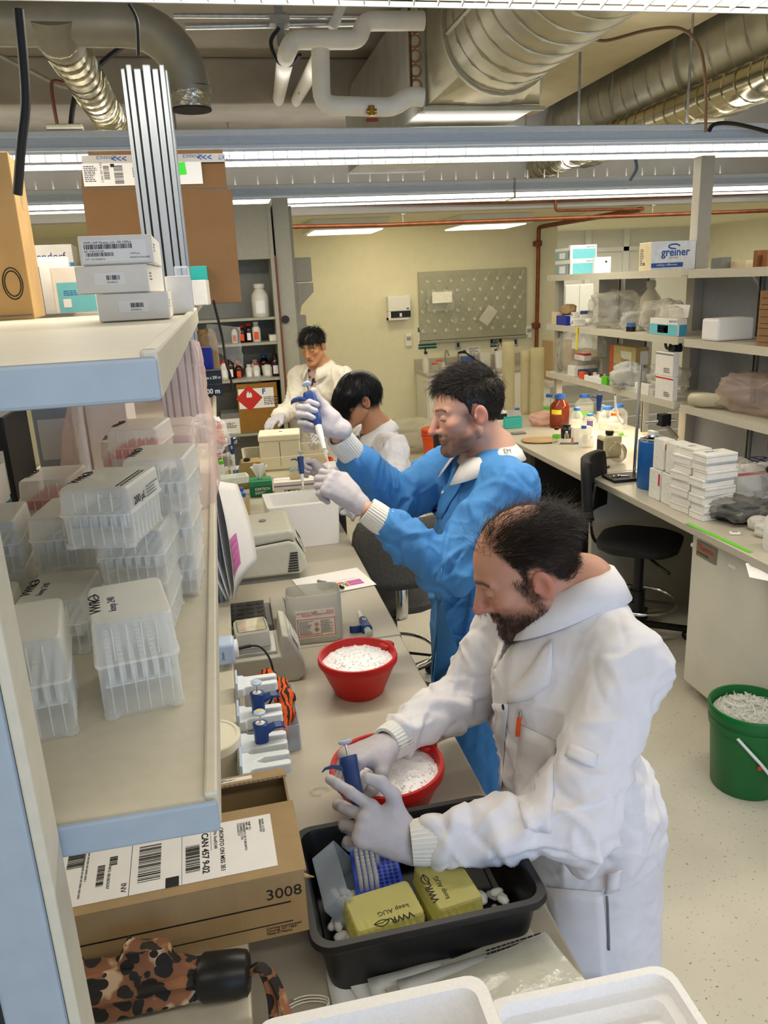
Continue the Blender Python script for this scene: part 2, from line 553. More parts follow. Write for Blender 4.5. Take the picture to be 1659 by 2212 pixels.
# ================================================================ left shelving unit
sh = thing('shelving_unit', 'steel reagent shelving with beige shelves and blue-grey posts above the left worktop', 'shelving', (-.2, .63, .91))
def shelf(x0, x1, y0, y1, zt, lip=True, m=M_shelf, parent=sh, base=(-.2, .63, .91), endm=None):
 bx, by, bz = base
 p = MB().box(x0 - bx, x1 - bx, y0 - by, y1 - by, zt - .030 - bz, zt - bz).build('shelf', m, parent, bevel=.004, seg=2)
 if lip:
  MB().box(x1 - bx - .012, x1 - bx + .001, y0 - by, y1 - by, zt - .031 - bz, zt - bz + .006).build('lip', m, p, bevel=.003)
 return p
shelf(-.52, -.043, .632, 2.40, 1.58)
shelf(-.85, -.045, .600, 2.06, 1.976)
shelf(-.52, -.035, 2.62, 4.3, 1.62)
shelf(-.85, -.065, 2.62, 4.3, 1.976)
MB().box(-.17, .157, -.006, 0, .6385, .6705).build('end_daylight_tint', M_post, sh, bevel=.003)  # thin sheet over the beige shelf end, coloured as in blue daylight
MB().box(-.17, .155, -.036, -.030, 1.0345, 1.0665).build('end_daylight_tint', M_post, sh, bevel=.003)
MB().box(-.13, .012, -.052, -.008, 0, 1.5).box(-.09, -.048, -.06, -.05, 0, 1.5).build('upright', M_post, sh, bevel=.004)  # post front carries the daylight blue in its colour
MB().box(-.048, -.036, -.0535, -.05, 0, 1.5).build('slot', M_dark, sh)
MB().box(.0125, .022, -.05, -.008, 0, 1.5).build('upright_edge', M_shelf, sh, bevel=.002)
cx, cy, w = -.1275, 2.51, .1144
mbc = MB()
zt = 2.605
prof = []
mbc.box(cx - w / 2, cx + w / 2, cy - .05, cy + .06, .91, zt)
mbc.v = [(x + .2, y - .63, z - .91) for x, y, z in mbc.v]
mbc.build('column_core', M_dark, sh)
k = 0
for a, b in [(a * 1.3, b * 1.3) for a, b in ((-.044, -.036), (-.033, -.022), (-.018, -.004), (.000, .016), (.019, .031), (.034, .044))]:
 MB().box(cx + a + .2, cx + b + .2, cy - .065 - .63, cy - .04 - .63, .0, zt - .91 + .01 * (k % 2)).build('column_rib', M_alu, sh, bevel=.003)
 k += 1
MB().box(cx + .057 + .2, cx + .064 + .2, cy - .05 - .63, cy + .06 - .63, 0, zt - .91).build('column_rib', M_alu, sh, bevel=.002)
for yy in (4.2,):
 MB().box(-.13 - .03 + .2, -.13 + .03 + .2, yy - .03 - .63, yy + .03 - .63, 0, 1.0).build('upright', M_shelfb, sh, bevel=.004)
lg = thing('service_ledge', 'beige raised service ledge running along the back of the left worktop', 'ledge', (-.2, 2.6, .91))
MB().box(-.14, .138, -2.3, 2.4, 0, .115).build('body', mat('ledge_blue_grey', '#8797a6', .5, var=.03), lg)
MB().box(-.15, .150, -2.3, 2.4, .115, .130).build('top', M_shelf, lg, bevel=.004)
MB().box(.139, .146, -2.3, 2.4, 0, .112).build('front_strip', M_shelf, lg)
# ================================================================ right shelving unit
RX = 2.48
rs = thing('shelving_unit', 'tall grey shelving bay above the right worktop, crowded with kits and bags', 'shelving', (RX, 3.95, .91))
def rshelf(y0, y1, zt, x1=2.86):
 p = MB().box(0, x1 - RX, y0 - 3.95, y1 - 3.95, zt - .032 - .91, zt - .91).build('shelf', M_shelf, rs, bevel=.003)
 MB().box(-.006, .0, y0 - 3.95, y1 - 3.95, zt - .038 - .91, zt + .004 - .91).build('lip', M_shelf, p)
for zt in (2.012, 1.655, 1.297):
 rshelf(3.99, 5.80, zt)
 rshelf(1.6, 3.93, zt - .006)
MB().box(.315, .40, .42, .50, 0, 1.72).build('upright', M_cab, rs, bevel=.004)
for y, z1 in ((1.80, 1.12), (-2.2, 1.12)):
 MB().box(.05, .10, y - .025, y + .025, 0, z1).build('upright', M_cab, rs, bevel=.004)
M_pan = mat('grey_back_panel', '#8f9299', .5, var=.03)
for y0, y1, z0, z1 in ((-.10, .42, .04, 1.08), (-.62, -.14, .04, 1.08), (-1.02, -.66, .04, 1.08), (-1.5, -1.06, .04, 1.08), (-2.1, -1.54, .04, 1.08), (1.05, 1.36, .38, 1.08), (1.46, 1.76, .38, 1.08)):
 MB().box(.375, .395, y0, y1, z0, z1).build('back_panel', M_pan, rs)
for y in (.44, -.12, -.64, -1.04, -1.52, 1.41, 1.02):
 MB().box(.36, .40, y - .016, y + .016, .02, 1.1).build('panel_joint', M_galvd, rs)
 MB().box(.357, .361, y - .006, y + .006, .02, 1.1).build('slot', M_dark, rs)
lt = thing('under_shelf_light', 'slim lit tube light under the lowest right shelf', 'light fixture', (RX + .16, 5.05, 1.24))
MB().box(-.04, .04, -.55, .55, 0, .025).build('housing', M_white, lt, bevel=.003)
MB().box(-.03, .03, -.53, .53, -.012, 0).build('tube', mat('task_tube', '#fff0d0', .4, var=0, emit=5, ecol='#ffe6b8'), lt)
al = area('task_light', (0, 0, -.03), (0, 0, 0), .06, 1.05, 4, (1, .84, .6))
al.parent = lt
lt2 = thing('under_shelf_light', 'dim tube light under the right shelf past the post', 'light fixture', (RX + .16, 4.3, 1.24))
MB().box(-.03, .03, -.15, .15, 0, .022).build('housing', M_white, lt2, bevel=.003)
# ================================================================ ducts and pipes overhead
def spiral_duct(name, label, p0, p1, r, m, pitch, cat='duct', n=28, seam=.007):
 p0, p1 = Vector(p0), Vector(p1)
 t = thing(name, label, cat, p0)
 d = p1 - p0
 L = d.length
 MB().tube([(0, 0, 0), d], r, n).build('duct_body', m, t, smooth=40)
 ax = d.normalized()
 a = ax.orthogonal().normalized()
 b = ax.cross(a)
 path = []
 N = int(L / pitch * 16)
 for i in range(N + 1):
  th = 2 * PI * i / 16
  path.append(ax * (L * i / N) + (a * math.cos(th) + b * math.sin(th)) * (r + .001))
 MB().tube(path, seam, 4).build('spiral_seam', m, t)
 return t
a = PY(118, 62, 3.6)
b = a.copy(); b.y = 7.95
spiral_duct('spiral_duct', 'shiny spiral duct slanting from the tee at upper left behind the column', a, b, .088, M_galvs, .12)
t = thing('exhaust_pipe', 'dull grey exhaust pipe with an elbow ending in a foil-capped drop', 'duct', (a.x, 3.62, a.z + .06))
e = PY(330, 52, 3.62)
el = PY(405, 150, 3.62)
z0 = e.z - (a.z + .06)
path = [(-2.5, 0, z0)] + [(el.x - a.x - .26, 0, z0)]
for k in range(9):
 th = PI / 2 * k / 8
 path.append((el.x - a.x - .23 + .23 * math.sin(th), 0, z0 - .23 + .23 * math.cos(th)))
MB().tube(path, .083, 24).build('pipe', M_galvd, t, smooth=40)
MB().tube([(0, -.03, z0 + .02), (0, 0, z0 - .02), (0, .12, -.05)], .10, 24).build('tee', M_galvd, t, smooth=60)
pe = Vector(path[-1])
MB().cyl(pe, pe - Vector((0, 0, .015)), .087, n=24).build('flange', M_galvd, t, smooth=40)
MB().cyl(pe - Vector((0, 0, .015)), pe - Vector((0, 0, .075)), .079, n=24).build('foil_collar', mat('foil', '#c9c9c4', .2, 1, var=.1, bump=.5, bscale=40), t, smooth=40)
MB().cyl(pe - Vector((0, 0, .075)), pe - Vector((0, 0, .082)), .081, n=24).build('cap', M_dark, t)
for (x0, y0, x1, y1, Y, r, lb) in ((375, 34, 800, 36, 4.6, .014, 'upper thin steel conduit crossing behind the exhaust elbow'), (400, 58, 790, 50, 4.7, .018, 'thicker steel conduit just below the thin one by the elbow')):
 p, q = PY(x0, y0, Y), PY(x1, y1, Y)
 t = thing('conduit', lb, 'pipe', p)
 MB().cyl((0, 0, 0), q - p, r, n=10).build('tube', M_steel, t, smooth=40)
 c = (q - p) * .53
 MB().cyl(c - Vector((.03, 0, 0)), c + Vector((.03, 0, 0)), r * 1.5, n=10).build('coupling', M_steel, t, smooth=40)
p, q = PY(330, 183, 7.9), PY(790, 186, 7.9)
tag(MB().cyl(p, q, .014, n=8).build('conduit', M_steel, smooth=40), 'thin conduit running along the upper wall at half height', 'pipe')
t = thing('conduit_clamp', 'steel channel bracket clamping the conduits near the white pipes', 'bracket', PY(603, 45, 4.55))
MB().box(-.02, .02, -.02, .02, -.12, .12).build('channel', M_galvd, t)
MB().box(-.05, .05, -.03, .03, -.02, .02).build('strap', M_steel, t)
def pvc(pts, r, label, rr=.07, mark=None):
 pts = [Vector(p) for p in pts]
 t = thing('pvc_pipe', label, 'pipe', pts[0])
 path = corner([p - pts[0] for p in pts], rr)
 MB().tube(path, r, 16).build('pipe', M_pvc, t, smooth=60)
 for p in pts[1:-1]:
  pass
 return t
A1 = PY(915, 45, 4.4)
t = pvc([A1, PY(786, 46, 4.4), PY(776, 86, 4.4), PY(632, 86, 4.4), PY(618, 118, 4.4), PY(598, 236, 7.95)], .045, 'white pipe stepping down then running back to the upper wall')
t2 = pvc([PY(690, 110, 4.5), PY(690, 125, 4.5), PY(628, 238, 7.95)], .042, 'second printed white pipe running back to the upper wall', .03)
t3 = pvc([PY(692, 108, 4.25), PY(695, 228, 4.25), PY(850, 232, 4.25), PY(882, 207, 4.25), PY(914, 210, 4.25)], .045, 'lower white pipe dropping and turning towards the air unit')
t4 = pvc([PY(740, 12, 4.6), PY(716, 62, 4.6)], .026, 'short slanting white pipe at the top')
for tt, (ax_, ay_) in ((t, (606, 178)), (t2, (655, 185))):
 c = PY(ax_, ay_, 6.0)
 loc = c - tt.location
 d = Vector((0, 1, 0))
 text('PVC 2 IN 890', .045, M_ink, tt, frame(loc + Vector((-.012, -.25, -.047)), (0, 1, -.02), (-1, 0, 0)))
tag(MB().tube(smoothpath([PY(603, 60, 4.5), PY(585, 90, 4.5), PY(600, 132, 4.5), PY(628, 140, 4.5), PY(648, 118, 4.4)]), .010, 6).build('black_cable', M_rubber, smooth=60), 'black cable looped behind the stepped white pipe', 'cable')
t = thing('brass_valve', 'small brass valve with red handle under the lower white pipe', 'valve', PY(803, 250, 4.2))
MB().cyl((0, 0, 0), (0, 0, .045), .016, n=12).cyl((-.025, 0, .02), (.025, 0, .02), .012, n=10).build('body', mat('brass', '#b08a3c', .3, .9), t, smooth=40)
MB().box(-.03, .03, -.012, .012, -.03, -.012).build('handle', mat('rust_red', '#8c3a22', .6), t, bevel=.004)
c0 = PY(920, 232, 4.55)
W_, D_, H_ = .66, 2.6, .62
t = thing('air_unit', 'boxy grey fan coil unit hung under the slab beside the big duct', 'air handler', (c0.x, 4.55, c0.z))
MB().box(0, W_, 0, D_, 0, H_).build('casing', M_galvd, t, bevel=.008)
MB().box(-.03, 0, .0, .05, -.02, H_ + .02).build('flange', M_galv, t)
MB().box(-.02, W_ + .02, -.02, 0, -.02, .0).build('bottom_rail', M_galv, t)
for k, (y, z) in enumerate(((.25, -.05), (.5, -.075), (.9, -.10))):
 MB().box(.08 - .04 * k, W_ - .04, y, y + .35, z - .02, z).build('drain_tray', M_galv, t, bevel=.004)
for k in range(7):
 MB().tube([(-.06 + .03 * math.cos(th), -.03, .10 + .07 * k + .028 * math.sin(th)) for th in [j * PI / 6 for j in range(13)]], .007, 6).build('coil_loop', M_cardd, t, smooth=60)
MB().cyl((-.085, -.03, .05), (-.085, -.03, .62), .008, n=8).build('coil_pipe', mat('dark_copper', '#5c3d2a', .5, .5), t)
gx, gz = c0.x + .36, c0.z + .33
mb = MB()
sq = []
rd = []
for k in range(32):
 th = 2 * PI * k / 32
 c, s_ = math.cos(th), math.sin(th)
 mx = max(abs(c), abs(s_))
 sq.append((W_ / 2 + c / mx * W_ * .49, 0, H_ / 2 + s_ / mx * H_ * .49))
 rd.append((W_ / 2 + c * .30, -.28, H_ / 2 + s_ * .30))
mb.loft([sq, rd], caps=False)
mb.build('transition', M_galv, t, smooth=30)
MB().tube([(W_ / 2, -.27, H_ / 2), (W_ / 2, -.30, H_ / 2)], .318, 32).build('ring_flange', M_galv, t, smooth=40)
spiral_duct('spiral_duct', 'wide ribbed duct leading from the air unit towards the viewer', (c0.x + W_ / 2, 4.25, c0.z + H_ / 2), (c0.x + W_ / 2 - .02, 1.6, c0.z + H_ / 2), .30, M_galv, .16, n=40, seam=.009)
gr = thing('return_grille', 'dark perforated return grille on the flank of the wide duct', 'grille', (c0.x + .06, 4.2, c0.z + .30))
Mg = frame((0, 0, 0), (0, -1, 0), (.45, 0, .9))
MB().box(0, 1.3, -.03, .50, -.005, .005, M=Mg).build('mesh_panel', mat('perforated_dark', '#5a5245', .6, .3, var=.5, scale=160), gr)
fb = MB()
for q in ((0, 1.3, -.05, -.02), (0, 1.3, .49, .52), (-.02, .01, -.05, .52)):
 fb.box(q[0], q[1], q[2], q[3], -.015, .02, M=Mg)
fb.build('frame', M_galv, gr)
e = PY(1262, 268, 7.95)
spiral_duct('spiral_duct', 'largest dull duct at upper right above the slim shiny one', e, (e.x - .15, 2.6, e.z + .06), .40, M_galv, .20, n=44, seam=.01)
fl = thing('duct_flange', 'flange ring around the largest right duct', 'duct flange', PY(1395, 215, 5.6))
MB().tube([(e.x - .07 - fl.location.x, 0, e.z + .025 - fl.location.z), (e.x - .07 - fl.location.x, -.04, e.z + .025 - fl.location.z)], .42, 44).build('ring', M_galv, fl, smooth=40)
e2 = PY(1162, 362, 7.95)
spiral_duct('spiral_duct', 'slim shiny duct slanting up to the right edge below the largest duct', e2, (e2.x + .05, 2.8, e2.z + .05), .115, M_galvs, .13)
for (x, y0, y1, Y, lb) in ((1325, 130, 250, 6.4, 'thin hanger rod in front of the largest duct'), (1497, 30, 290, 4.85, 'long hanger rod over the right end of the ribbed light'), (1136, 170, 400, 7.3, 'thin hanger rod by the air unit trays'), (478, 120, 297, 7.6, 'dark threaded rod on the upper wall left of the white pipes'), (370, 190, 292, 6.5, 'grey rod just right of the ribbed column')):
 p, q = PY(x, y0, Y), PY(x - (y1 - y0) * .03 + (18 if x < 500 else 0), y1, Y)
 q.x = p.x;
 tag(MB().cyl(p, q, .008, n=8).build('hanger_rod', M_steel if x > 600 else M_galvd), lb, 'rod')
def cable(pts, r, label, m=M_rubber, name='cable'):
 return tag(MB().tube(smoothpath(pts), r, 7).build(name, m, smooth=70), label, 'cable')
cable([PY(40, 20, 1.6), PY(52, 150, 1.6), PY(55, 230, 1.6), PY(46, 310, 1.6), PY(38, 420, 1.62)], .0085, 'thick black power cable hanging down the left edge')
cable([PY(278, 10, 1.88), PY(290, 30, 1.88), PY(297, 55, 1.885), PY(299, 120, 1.90)], .004, 'black cable dropping into the top of the ribbed column')
cable([PY(128, 292, 5.0), PY(112, 200, 5.0), PY(118, 175, 5.0), PY(160, 188, 5.0)], .010, 'brown cable arching over the left end of the ribbed light', mat('brown_cable', '#5d3526', .5))
cable([PY(151, 292, 4.9), PY(165, 200, 4.9), PY(215, 140, 4.9), PY(268, 98, 4.9)], .014, 'black cable climbing from the ribbed light to the exhaust pipe')
cable([PY(-20, 110, 6), PY(60, 150, 6), PY(130, 185, 6), PY(165, 186, 6)], .014, 'grey conduit bending down at the far left of the upper wall', M_galvd)
cable([PY(1272, 80, 4.4), PY(1310, 88, 4.4), PY(1400, 65, 4.4), PY(1470, 62, 4.4), PY(1510, 100, 4.4), PY(1524, 180, 4.5), PY(1524, 284, 4.7)], .009, 'brown cable looping down to the ribbed light at upper right', mat('tan_cable', '#7a5a3c', .5))
cable([PY(1532, 283, 4.75), PY(1545, 268, 4.75), PY(1590, 268, 4.7), PY(1680, 290, 4.6)], .012, 'black cable lying over the ribbed light at the right edge')
cable([PY(1372, 340, 6.5), PY(1375, 365, 6.6), PY(1362, 388, 6.8)], .014, 'blue hose behind the farthest light fixture', mat('blue_hose', '#4a6a94', .5))
for x, Y in ((143, 4.87), (1527, 4.87)):
 c = PY(x, 288, Y)
 tag(MB().box(c.x - .09, c.x + .09, Y - .04, Y + .04, 2.868, 2.91).build('junction_box', M_galv, bevel=.004), 'small junction box on the ribbed light ' + ('where the brown and black cables rise' if x < 500 else 'at the upper right'), 'box')
def copper(pts, r, label, hang=()):
 pts = [Vector(p) for p in pts]
 t = thing('copper_pipe', label, 'pipe', pts[0])
 MB().tube(corner([p - pts[0] for p in pts], .03), r, 10).build('tube', M_copper, t, smooth=60)
 for h in hang:
  h = Vector(h) - pts[0]
  MB().cyl(h, h + Vector((0, 0, .07)), .006, n=6).box(h.x - .02, h.x + .02, h.y - .02, h.y + .02, h.z + .065, h.z + .075).build('hanger', M_galvd, t)
 return t
yy = 7.62
copper([PY(430, 494, yy), PY(830, 486, yy), PY(1659, 455, yy), PY(1720, 452, yy)], .019, 'long copper pipe crossing under the farthest light', (PY(870, 480, yy), PY(1409, 460, yy)))
copper([PY(500, 444, 7.7), PY(1110, 438, 7.7), PY(1720, 415, 7.7)], .012, 'thin copper pipe tight under the farthest light')
copper([PY(1200, 433, 7.65), PY(1200, 455, 7.65), PY(1387, 451, 7.65)], .014, 'short copper branch with an elbow under the farthest light')
copper([PY(1387, 452, 7.7), PY(1172, 489, 10.35), PY(1164, 492, 10.42), PY(1158, 790, 10.42)], .028, 'copper riser running down the corner of the far wall')
for y in (526, 703):
 c = PY(1162 - (y - 520) * .02, y, 10.42)
 tag(MB().box(c.x - .04, c.x + .04, 10.36, 10.5, c.z - .035, c.z + .035).build('pipe_clamp', M_copper, bevel=.01), ('upper' if y < 600 else 'lower') + ' round clamp on the copper riser', 'clamp')
for x0, x1, y0, y1, lb in ((695, 800, 496, 522, 'boxed troffer light on the lower ceiling above the standing man'), (978, 1118, 470, 514, 'boxed troffer light on the lower ceiling above the peg board')):
 c = PY((x0 + x1) / 2, y1, 9.3)
 t = thing('troffer_light', lb, 'light fixture', (c.x, 9.2, 2.58))
 MB().box(-.45, .4, -.4, .5, .012, .12).build('housing', M_wallw, t, bevel=.005)
 MB().box(-.40, .35, -.3, .4, 0, .012).build('diffuser', mat('troffer_diffuser', '#fff4d8', .4, var=0, emit=1.6, ecol='#fff1cc'), t)
# ================================================================ tip boxes
def rrect(w, d, r, z, n=3):
 pts = []
 for cx_, cy_, a0 in ((w / 2 - r, d / 2 - r, 0), (-w / 2 + r, d / 2 - r, 90), (-w / 2 + r, -d / 2 + r, 180), (w / 2 - r, -d / 2 + r, 270)):
  for k in range(n + 1):
   t = math.radians(a0 + 90 * k / n)
   pts.append((cx_ + r * math.cos(t), cy_ + r * math.sin(t), z))
 return pts
def tip_proto(h, mb_, ml, tips, w=.086, d=.122, open_lid=False):
 t = thing('tip_box', 'x', 'tip box')
 hb = h * .58
 b = MB()
 b.loft([rrect(w - .006, d - .006, .008, 0), rrect(w - .002, d - .002, .009, hb * .92), rrect(w + .002, d + .002, .009, hb * .93), rrect(w + .002, d + .002, .009, hb)], caps=False)
 b.add(rrect(w - .006, d - .006, .008, .003), [tuple(range(16))])
 for k in range(6):
  x = (k - 2.5) * .0125
  for sy in (-1, 1):
   b.box(x - .0007, x + .0007, sy * (d / 2 - .002) - .0012, sy * (d / 2 - .002) + .0012, .004, hb * .9)
 for k in range(8):
  y = (k - 3.5) * .0135
  for sx in (-1, 1):
   b.box(sx * (w / 2 - .002) - .0012, sx * (w / 2 - .002) + .0012, y - .0007, y + .0007, .004, hb * .9)
 for sx in (-1, 1):
  for sy in (-1, 1):
   b.lathe([(.009, 0), (.009, .005)], (sx * (w / 2 - .009), sy * (d / 2 - .009), 0), 10)
 b.build('base', mb_, t, smooth=35)
 tr = MB().box(-w / 2 + .006, w / 2 - .006, -d / 2 + .006, d / 2 - .006, hb * .55, hb * .57)
 tr.build('tray', tips, t)
 nb = MB()
 for i in range(6):
  for j in range(9):
   nb.cyl(((i - 2.5) * .0118, (j - 4) * .012, hb * .57), ((i - 2.5) * .0118, (j - 4) * .012, hb * .90), .0036, n=5)
 nb.build('tip_rows', tips, t)
 if not open_lid:
  l = MB()
  l.loft([rrect(w + .003, d + .003, .009, hb * .96), rrect(w + .003, d + .003, .009, hb), rrect(w, d, .009, hb + .002), rrect(w - .004, d - .004, .008, h - .003), rrect(w - .009, d - .009, .006, h)], caps=False)
  l.add(rrect(w - .009, d - .009, .006, h), [tuple(range(16))])
  for k in range(4):
   x = (k - 1.5) * .015
   for sy in (-1, 1):
    l.box(x - .0006, x + .0006, sy * (d / 2 - .001) - .001, sy * (d / 2 - .001) + .001, hb + .003, h - .006)
  l.build('lid', ml, t, smooth=35)
 return t
def leaf(parent, M, s, m=M_ink):
 mb = MB()
 for a in (0, 1):
  pts = []
  for k in range(9):
   u = k / 8
   pts.append((u * s, (math.sin(PI * u) * .34 * (1 if a == 0 else -.5)) * s, 0))
  mb.tube(pts, s * .035, 4)
 mb.tube([(-.05 * s, -.12 * s, 0), (.5 * s, .06 * s, 0), (.95 * s, .02 * s, 0)], s * .03, 4)
 return mb.build('emblem', m, parent, M=M)
M_rack = mat('rack_grey_white', '#c9c9c2', .6, var=.05)
M_rackr = mat('rack_red', '#d8423a', .5, var=.06)
M_racky = mat('rack_yellow', '#d6cf52', .5, var=.06)
deepP = tip_proto(.112, M_pp, M_ppl, M_rack)
shortP = tip_proto(.074, M_pp, M_ppl, M_rack)
pinkP = tip_proto(.074, M_pp, M_ppl, M_rackr)
yelP = tip_proto(.080, M_ppy, M_ppy, M_racky)
GT = 'pipette tip boxes on the lower left shelf'
_used = set()
def tips(proto, label, x, y, z, rz, h, mark=None, group=GT, side=None):
 if id(proto) in _used:
  t = copy_tree(proto)
 else:
  t = proto
  _used.add(id(proto))
 t.location = (x, y, z)
 t.rotation_euler = (0, 0, math.radians(rz))
 t['label'] = label
 t['group'] = group
 par = t
 if mark:
  lt_, s = mark
  M0 = frame((-.030, -.028, h + .0002), (0, 1, 0), (-1, 0, 0))
  text('VWR', .016, M_ink, par, M0, sx=1.1, bold=.0003)
  leaf(par, frame((-.034, .008, h + .0006), (0, 1, 0), (-1, 0, 0)), .022)
  if lt_:
   text(lt_, .012, mat('purple_marker', '#3c2a55', .6, var=0), par, frame((-.014, -.03, h + .0002), (0, 1, .0), (-1, 0, 0)))
 if side:
  text(side, .014, M_ink, par, frame((.0445, -.045, h * .66), (0, 1, 0), (0, 0, 1)))
  finelines(par, frame((.0445, .0, h * .8), (0, 1, 0), (0, 0, 1)), .05, 4, .004, M_greyink, 5)
  finelines(par, frame((.028, -.05, h + .0002), (0, 1, 0), (-1, 0, 0)), .09, 2, .005, M_ink, 6)
 return t
_protos = (deepP, shortP, pinkP, yelP)
L0, hs = 1.581, .0745
tips(deepP, 'tallest clear tip box, front right on the lower left shelf, handwriting on its lid', -.129, .862, L0, 10, .112, ('keep 240', 1))
tips(deepP, 'tall clear tip box beside the near daylight-tinted post', -.236, .83, L0, 9, .112)
tips(shortP, 'clear tip box at the bottom of the pile, behind the tallest tip box', -.135, 1.06, L0, -5, .074)
tips(shortP, 'clear tip box with a marked lid, low and left behind the tall ones', -.24, 1.04, L0, -4, .074, ('keep 240', 1))
tips(shortP, 'clear tip box in the middle layer under the slanted topmost one', -.132, 1.06, L0 + hs, -7, .074)
tips(shortP, 'clear tip box in the middle layer left of the slanted topmost one', -.238, 1.17, L0 + hs, -6, .074)
tips(shortP, 'clear tip box in the bottom layer left, mostly hidden in the pile', -.24, 1.175, L0, -3, .074)
tips(shortP, 'slanted topmost clear tip box printed 200 µL on its side', -.150, 1.00, L0 + 2 * hs, -14, .074, ('', 1), side='200 µL')
for k in range(3):
 tips(shortP, ['clear tip box at the foot of the stack by the shelf lip', 'clear tip box midway in the stack by the shelf lip', 'clear marked tip box on top of the stack by the shelf lip'][k], -.105 + .004 * k, 1.20 - .03 * k, L0 + k * hs, -4 - 2 * k, .074, ('', 1) if k == 2 else None)
tips(shortP, 'clear tip box at the left edge behind the near post, lower of two', -.335, 1.02, L0, 4, .074)
tips(shortP, 'ribbed clear tip box at the left edge, upper of two', -.345, 1.17, L0 + hs, 3, .074)
tips(shortP, 'clear tip box hidden under the ribbed one at the left edge', -.345, 1.17, L0, 3, .074)
for k, (x, y, z, r, lb) in enumerate(((-.305, 1.42, L0 + hs, -6, 'tip box with red tips showing through, left of the pink bag'), (-.305, 1.42, L0, -6, 'tip box with red tips at the bottom left, under its twin'), (-.15, 1.42, L0 + hs * 2, -10, 'red-tip box with a white lid on top, just before the pink bag'), (-.15, 1.42, L0 + hs, -10, 'red-tip box in the middle of the stack before the pink bag'), (-.15, 1.42, L0, -10, 'red-tip box at the foot of the stack before the pink bag'))):
 tips(pinkP, lb, x, y, z, r, .074, ('', 1) if k in (0, 2) else None)
def bag(name, label, c, size, rz, m, seed=1, amp=.16, cat='plastic bag', crumple=1.0, flat=.0, group=None, nu=34, nv=22, top=None):
 rn = random.Random(seed)
 ox, oy, oz = rn.uniform(0, 50), rn.uniform(0, 50), rn.uniform(0, 50)
 v, f = [], []
 for j in range(nv + 1):
  ph = PI * j / nv
  for i in range(nu):
   th = 2 * PI * i / nu
   d = Vector((math.sin(ph) * math.cos(th), math.sin(ph) * math.sin(th), -math.cos(ph)))
   p = Vector([math.copysign(abs(q) ** .7, q) for q in d])
   n1 = noise.noise(d * 2.1 + Vector((ox, oy, oz)))
   n2 = 1 - abs(noise.noise(d * 5.5 + Vector((oy, oz, ox)))) * 2
   n3 = 1 - abs(noise.noise(d * 11 + Vector((oz, oz, ox)))) * 2
   k = 1 + amp * (n1 * .9 + crumple * (n2 - .6) * .5 + crumple * (n3 - .6) * .22)
   if top:
    up = max(0, d.z)
    p.x *= 1 - top * up ** 2
    p.y *= 1 - top * up ** 2
   q = Vector((p.x * size[0] / 2 * k, p.y * size[1] / 2 * k, (p.z * k + 1) * size[2] / 2))
   q.z = max(q.z, 0.0)
   v.append(q)
 for j in range(nv):
  for i in range(nu):
   f.append((j * nu + i, j * nu + (i + 1) % nu, (j + 1) * nu + (i + 1) % nu, (j + 1) * nu + i))
 mb = MB().add(v, f)
 o = mb.build(name, m, None, c, rz, smooth=180)
 return tag(o, label, cat, group)
t = thing('zip_bag', 'large clear zip bag with a pink sheen, full of red tip boxes', 'plastic bag', (-.20, 1.80, 1.581))
rows = []
for j in range(15):
 v_ = j / 14
 row = []
 for i in range(40):
  th = 2 * PI * i / 40
  wx = .165 * (1 - .25 * v_ * v_) + .012 * noise.noise(Vector((i * .5, j * .4, 3)))
  wy = .20 * (1 - .80 * v_ ** 1.5) + .012 * noise.noise(Vector((i * .6, j * .5, 9)))
  cx_ = math.copysign(abs(math.cos(th)) ** .5, math.cos(th))
  sy_ = math.copysign(abs(math.sin(th)) ** .5, math.sin(th))
  row.append((wx * cx_ + .03 * v_, wy * sy_, v_ * .34 + .01 * noise.noise(Vector((i * .4, j * .7, 1)))))
 rows.append(row)
mb = MB().loft(rows, caps=False)
bo = mb.build('film', M_bagp, t, smooth=180)
MB().box(-.12, .16, -.045, -.040, .325, .330).build('zip_strip', M_bag, t)
MB().box(-.13, .16, -.05, -.047, .285, .29).build('zip_strip', M_bag, t)
for k, (x, y, z) in enumerate(((-.22, 1.74, L0), (-.22, 1.74, L0 + hs), (-.12, 1.76, L0), (-.12, 1.76, L0 + hs), (-.22, 1.885, L0 + hs), (-.22, 1.885, L0), (-.12, 1.90, L0), (-.12, 1.90, L0 + hs))):
 tips(pinkP, 'red tip box inside the pink zip bag, ' + ('front' if k < 4 else 'back') + (' left' if x < -.2 else ' right') + (' lower' if z == L0 else ' upper'), x, y, z, 0, .074, group='red tip boxes in the zip bag')
o = tag(bag('bag_scrap', 'small crumpled clear bag at the far lip of the lower left shelf', (-.06, 2.25, 1.582), (.10, .16, .10), .3, M_bag, 5, .3), None, None)
t = thing('reagent_box', 'blue and white kit box at the left edge, standing on the lower left shelf', 'box', (-.42, 1.30, 1.581), math.radians(-4))
MB().box(-.06, .06, -.04, .04, 0, .19).build('body', M_cardw, t, bevel=.002)
MB().box(-.0602, .0605, -.0405, .0405, 0, .13).build('blue_panel', mat('kit_blue', '#3d7fae', .5), t)
text('eppendorf', .022, mat('navy_print', '#2a2a78', .5, var=0), t, frame((-.05, -.0407, .15), (1, 0, 0), (0, 0, 1)))
for k, (x, y) in enumerate(((-.36, 1.62), (-.33, 1.66))):
 tt = thing('clear_tube', 'clear tube with blue bands left of the pink bag, ' + ('front' if k == 0 else 'rear') + ' one', 'tube', (x, y, 1.61), group='banded tubes')
 MB().cyl((-.06, 0, 0), (.06, 0, 0), .028, n=16).build('wall', M_pp, tt, smooth=40)
 for q in (-.035, .03):
  MB().cyl((q, 0, 0), (q + .012, 0, 0), .0285, n=16).build('band', M_cap, tt, smooth=40)
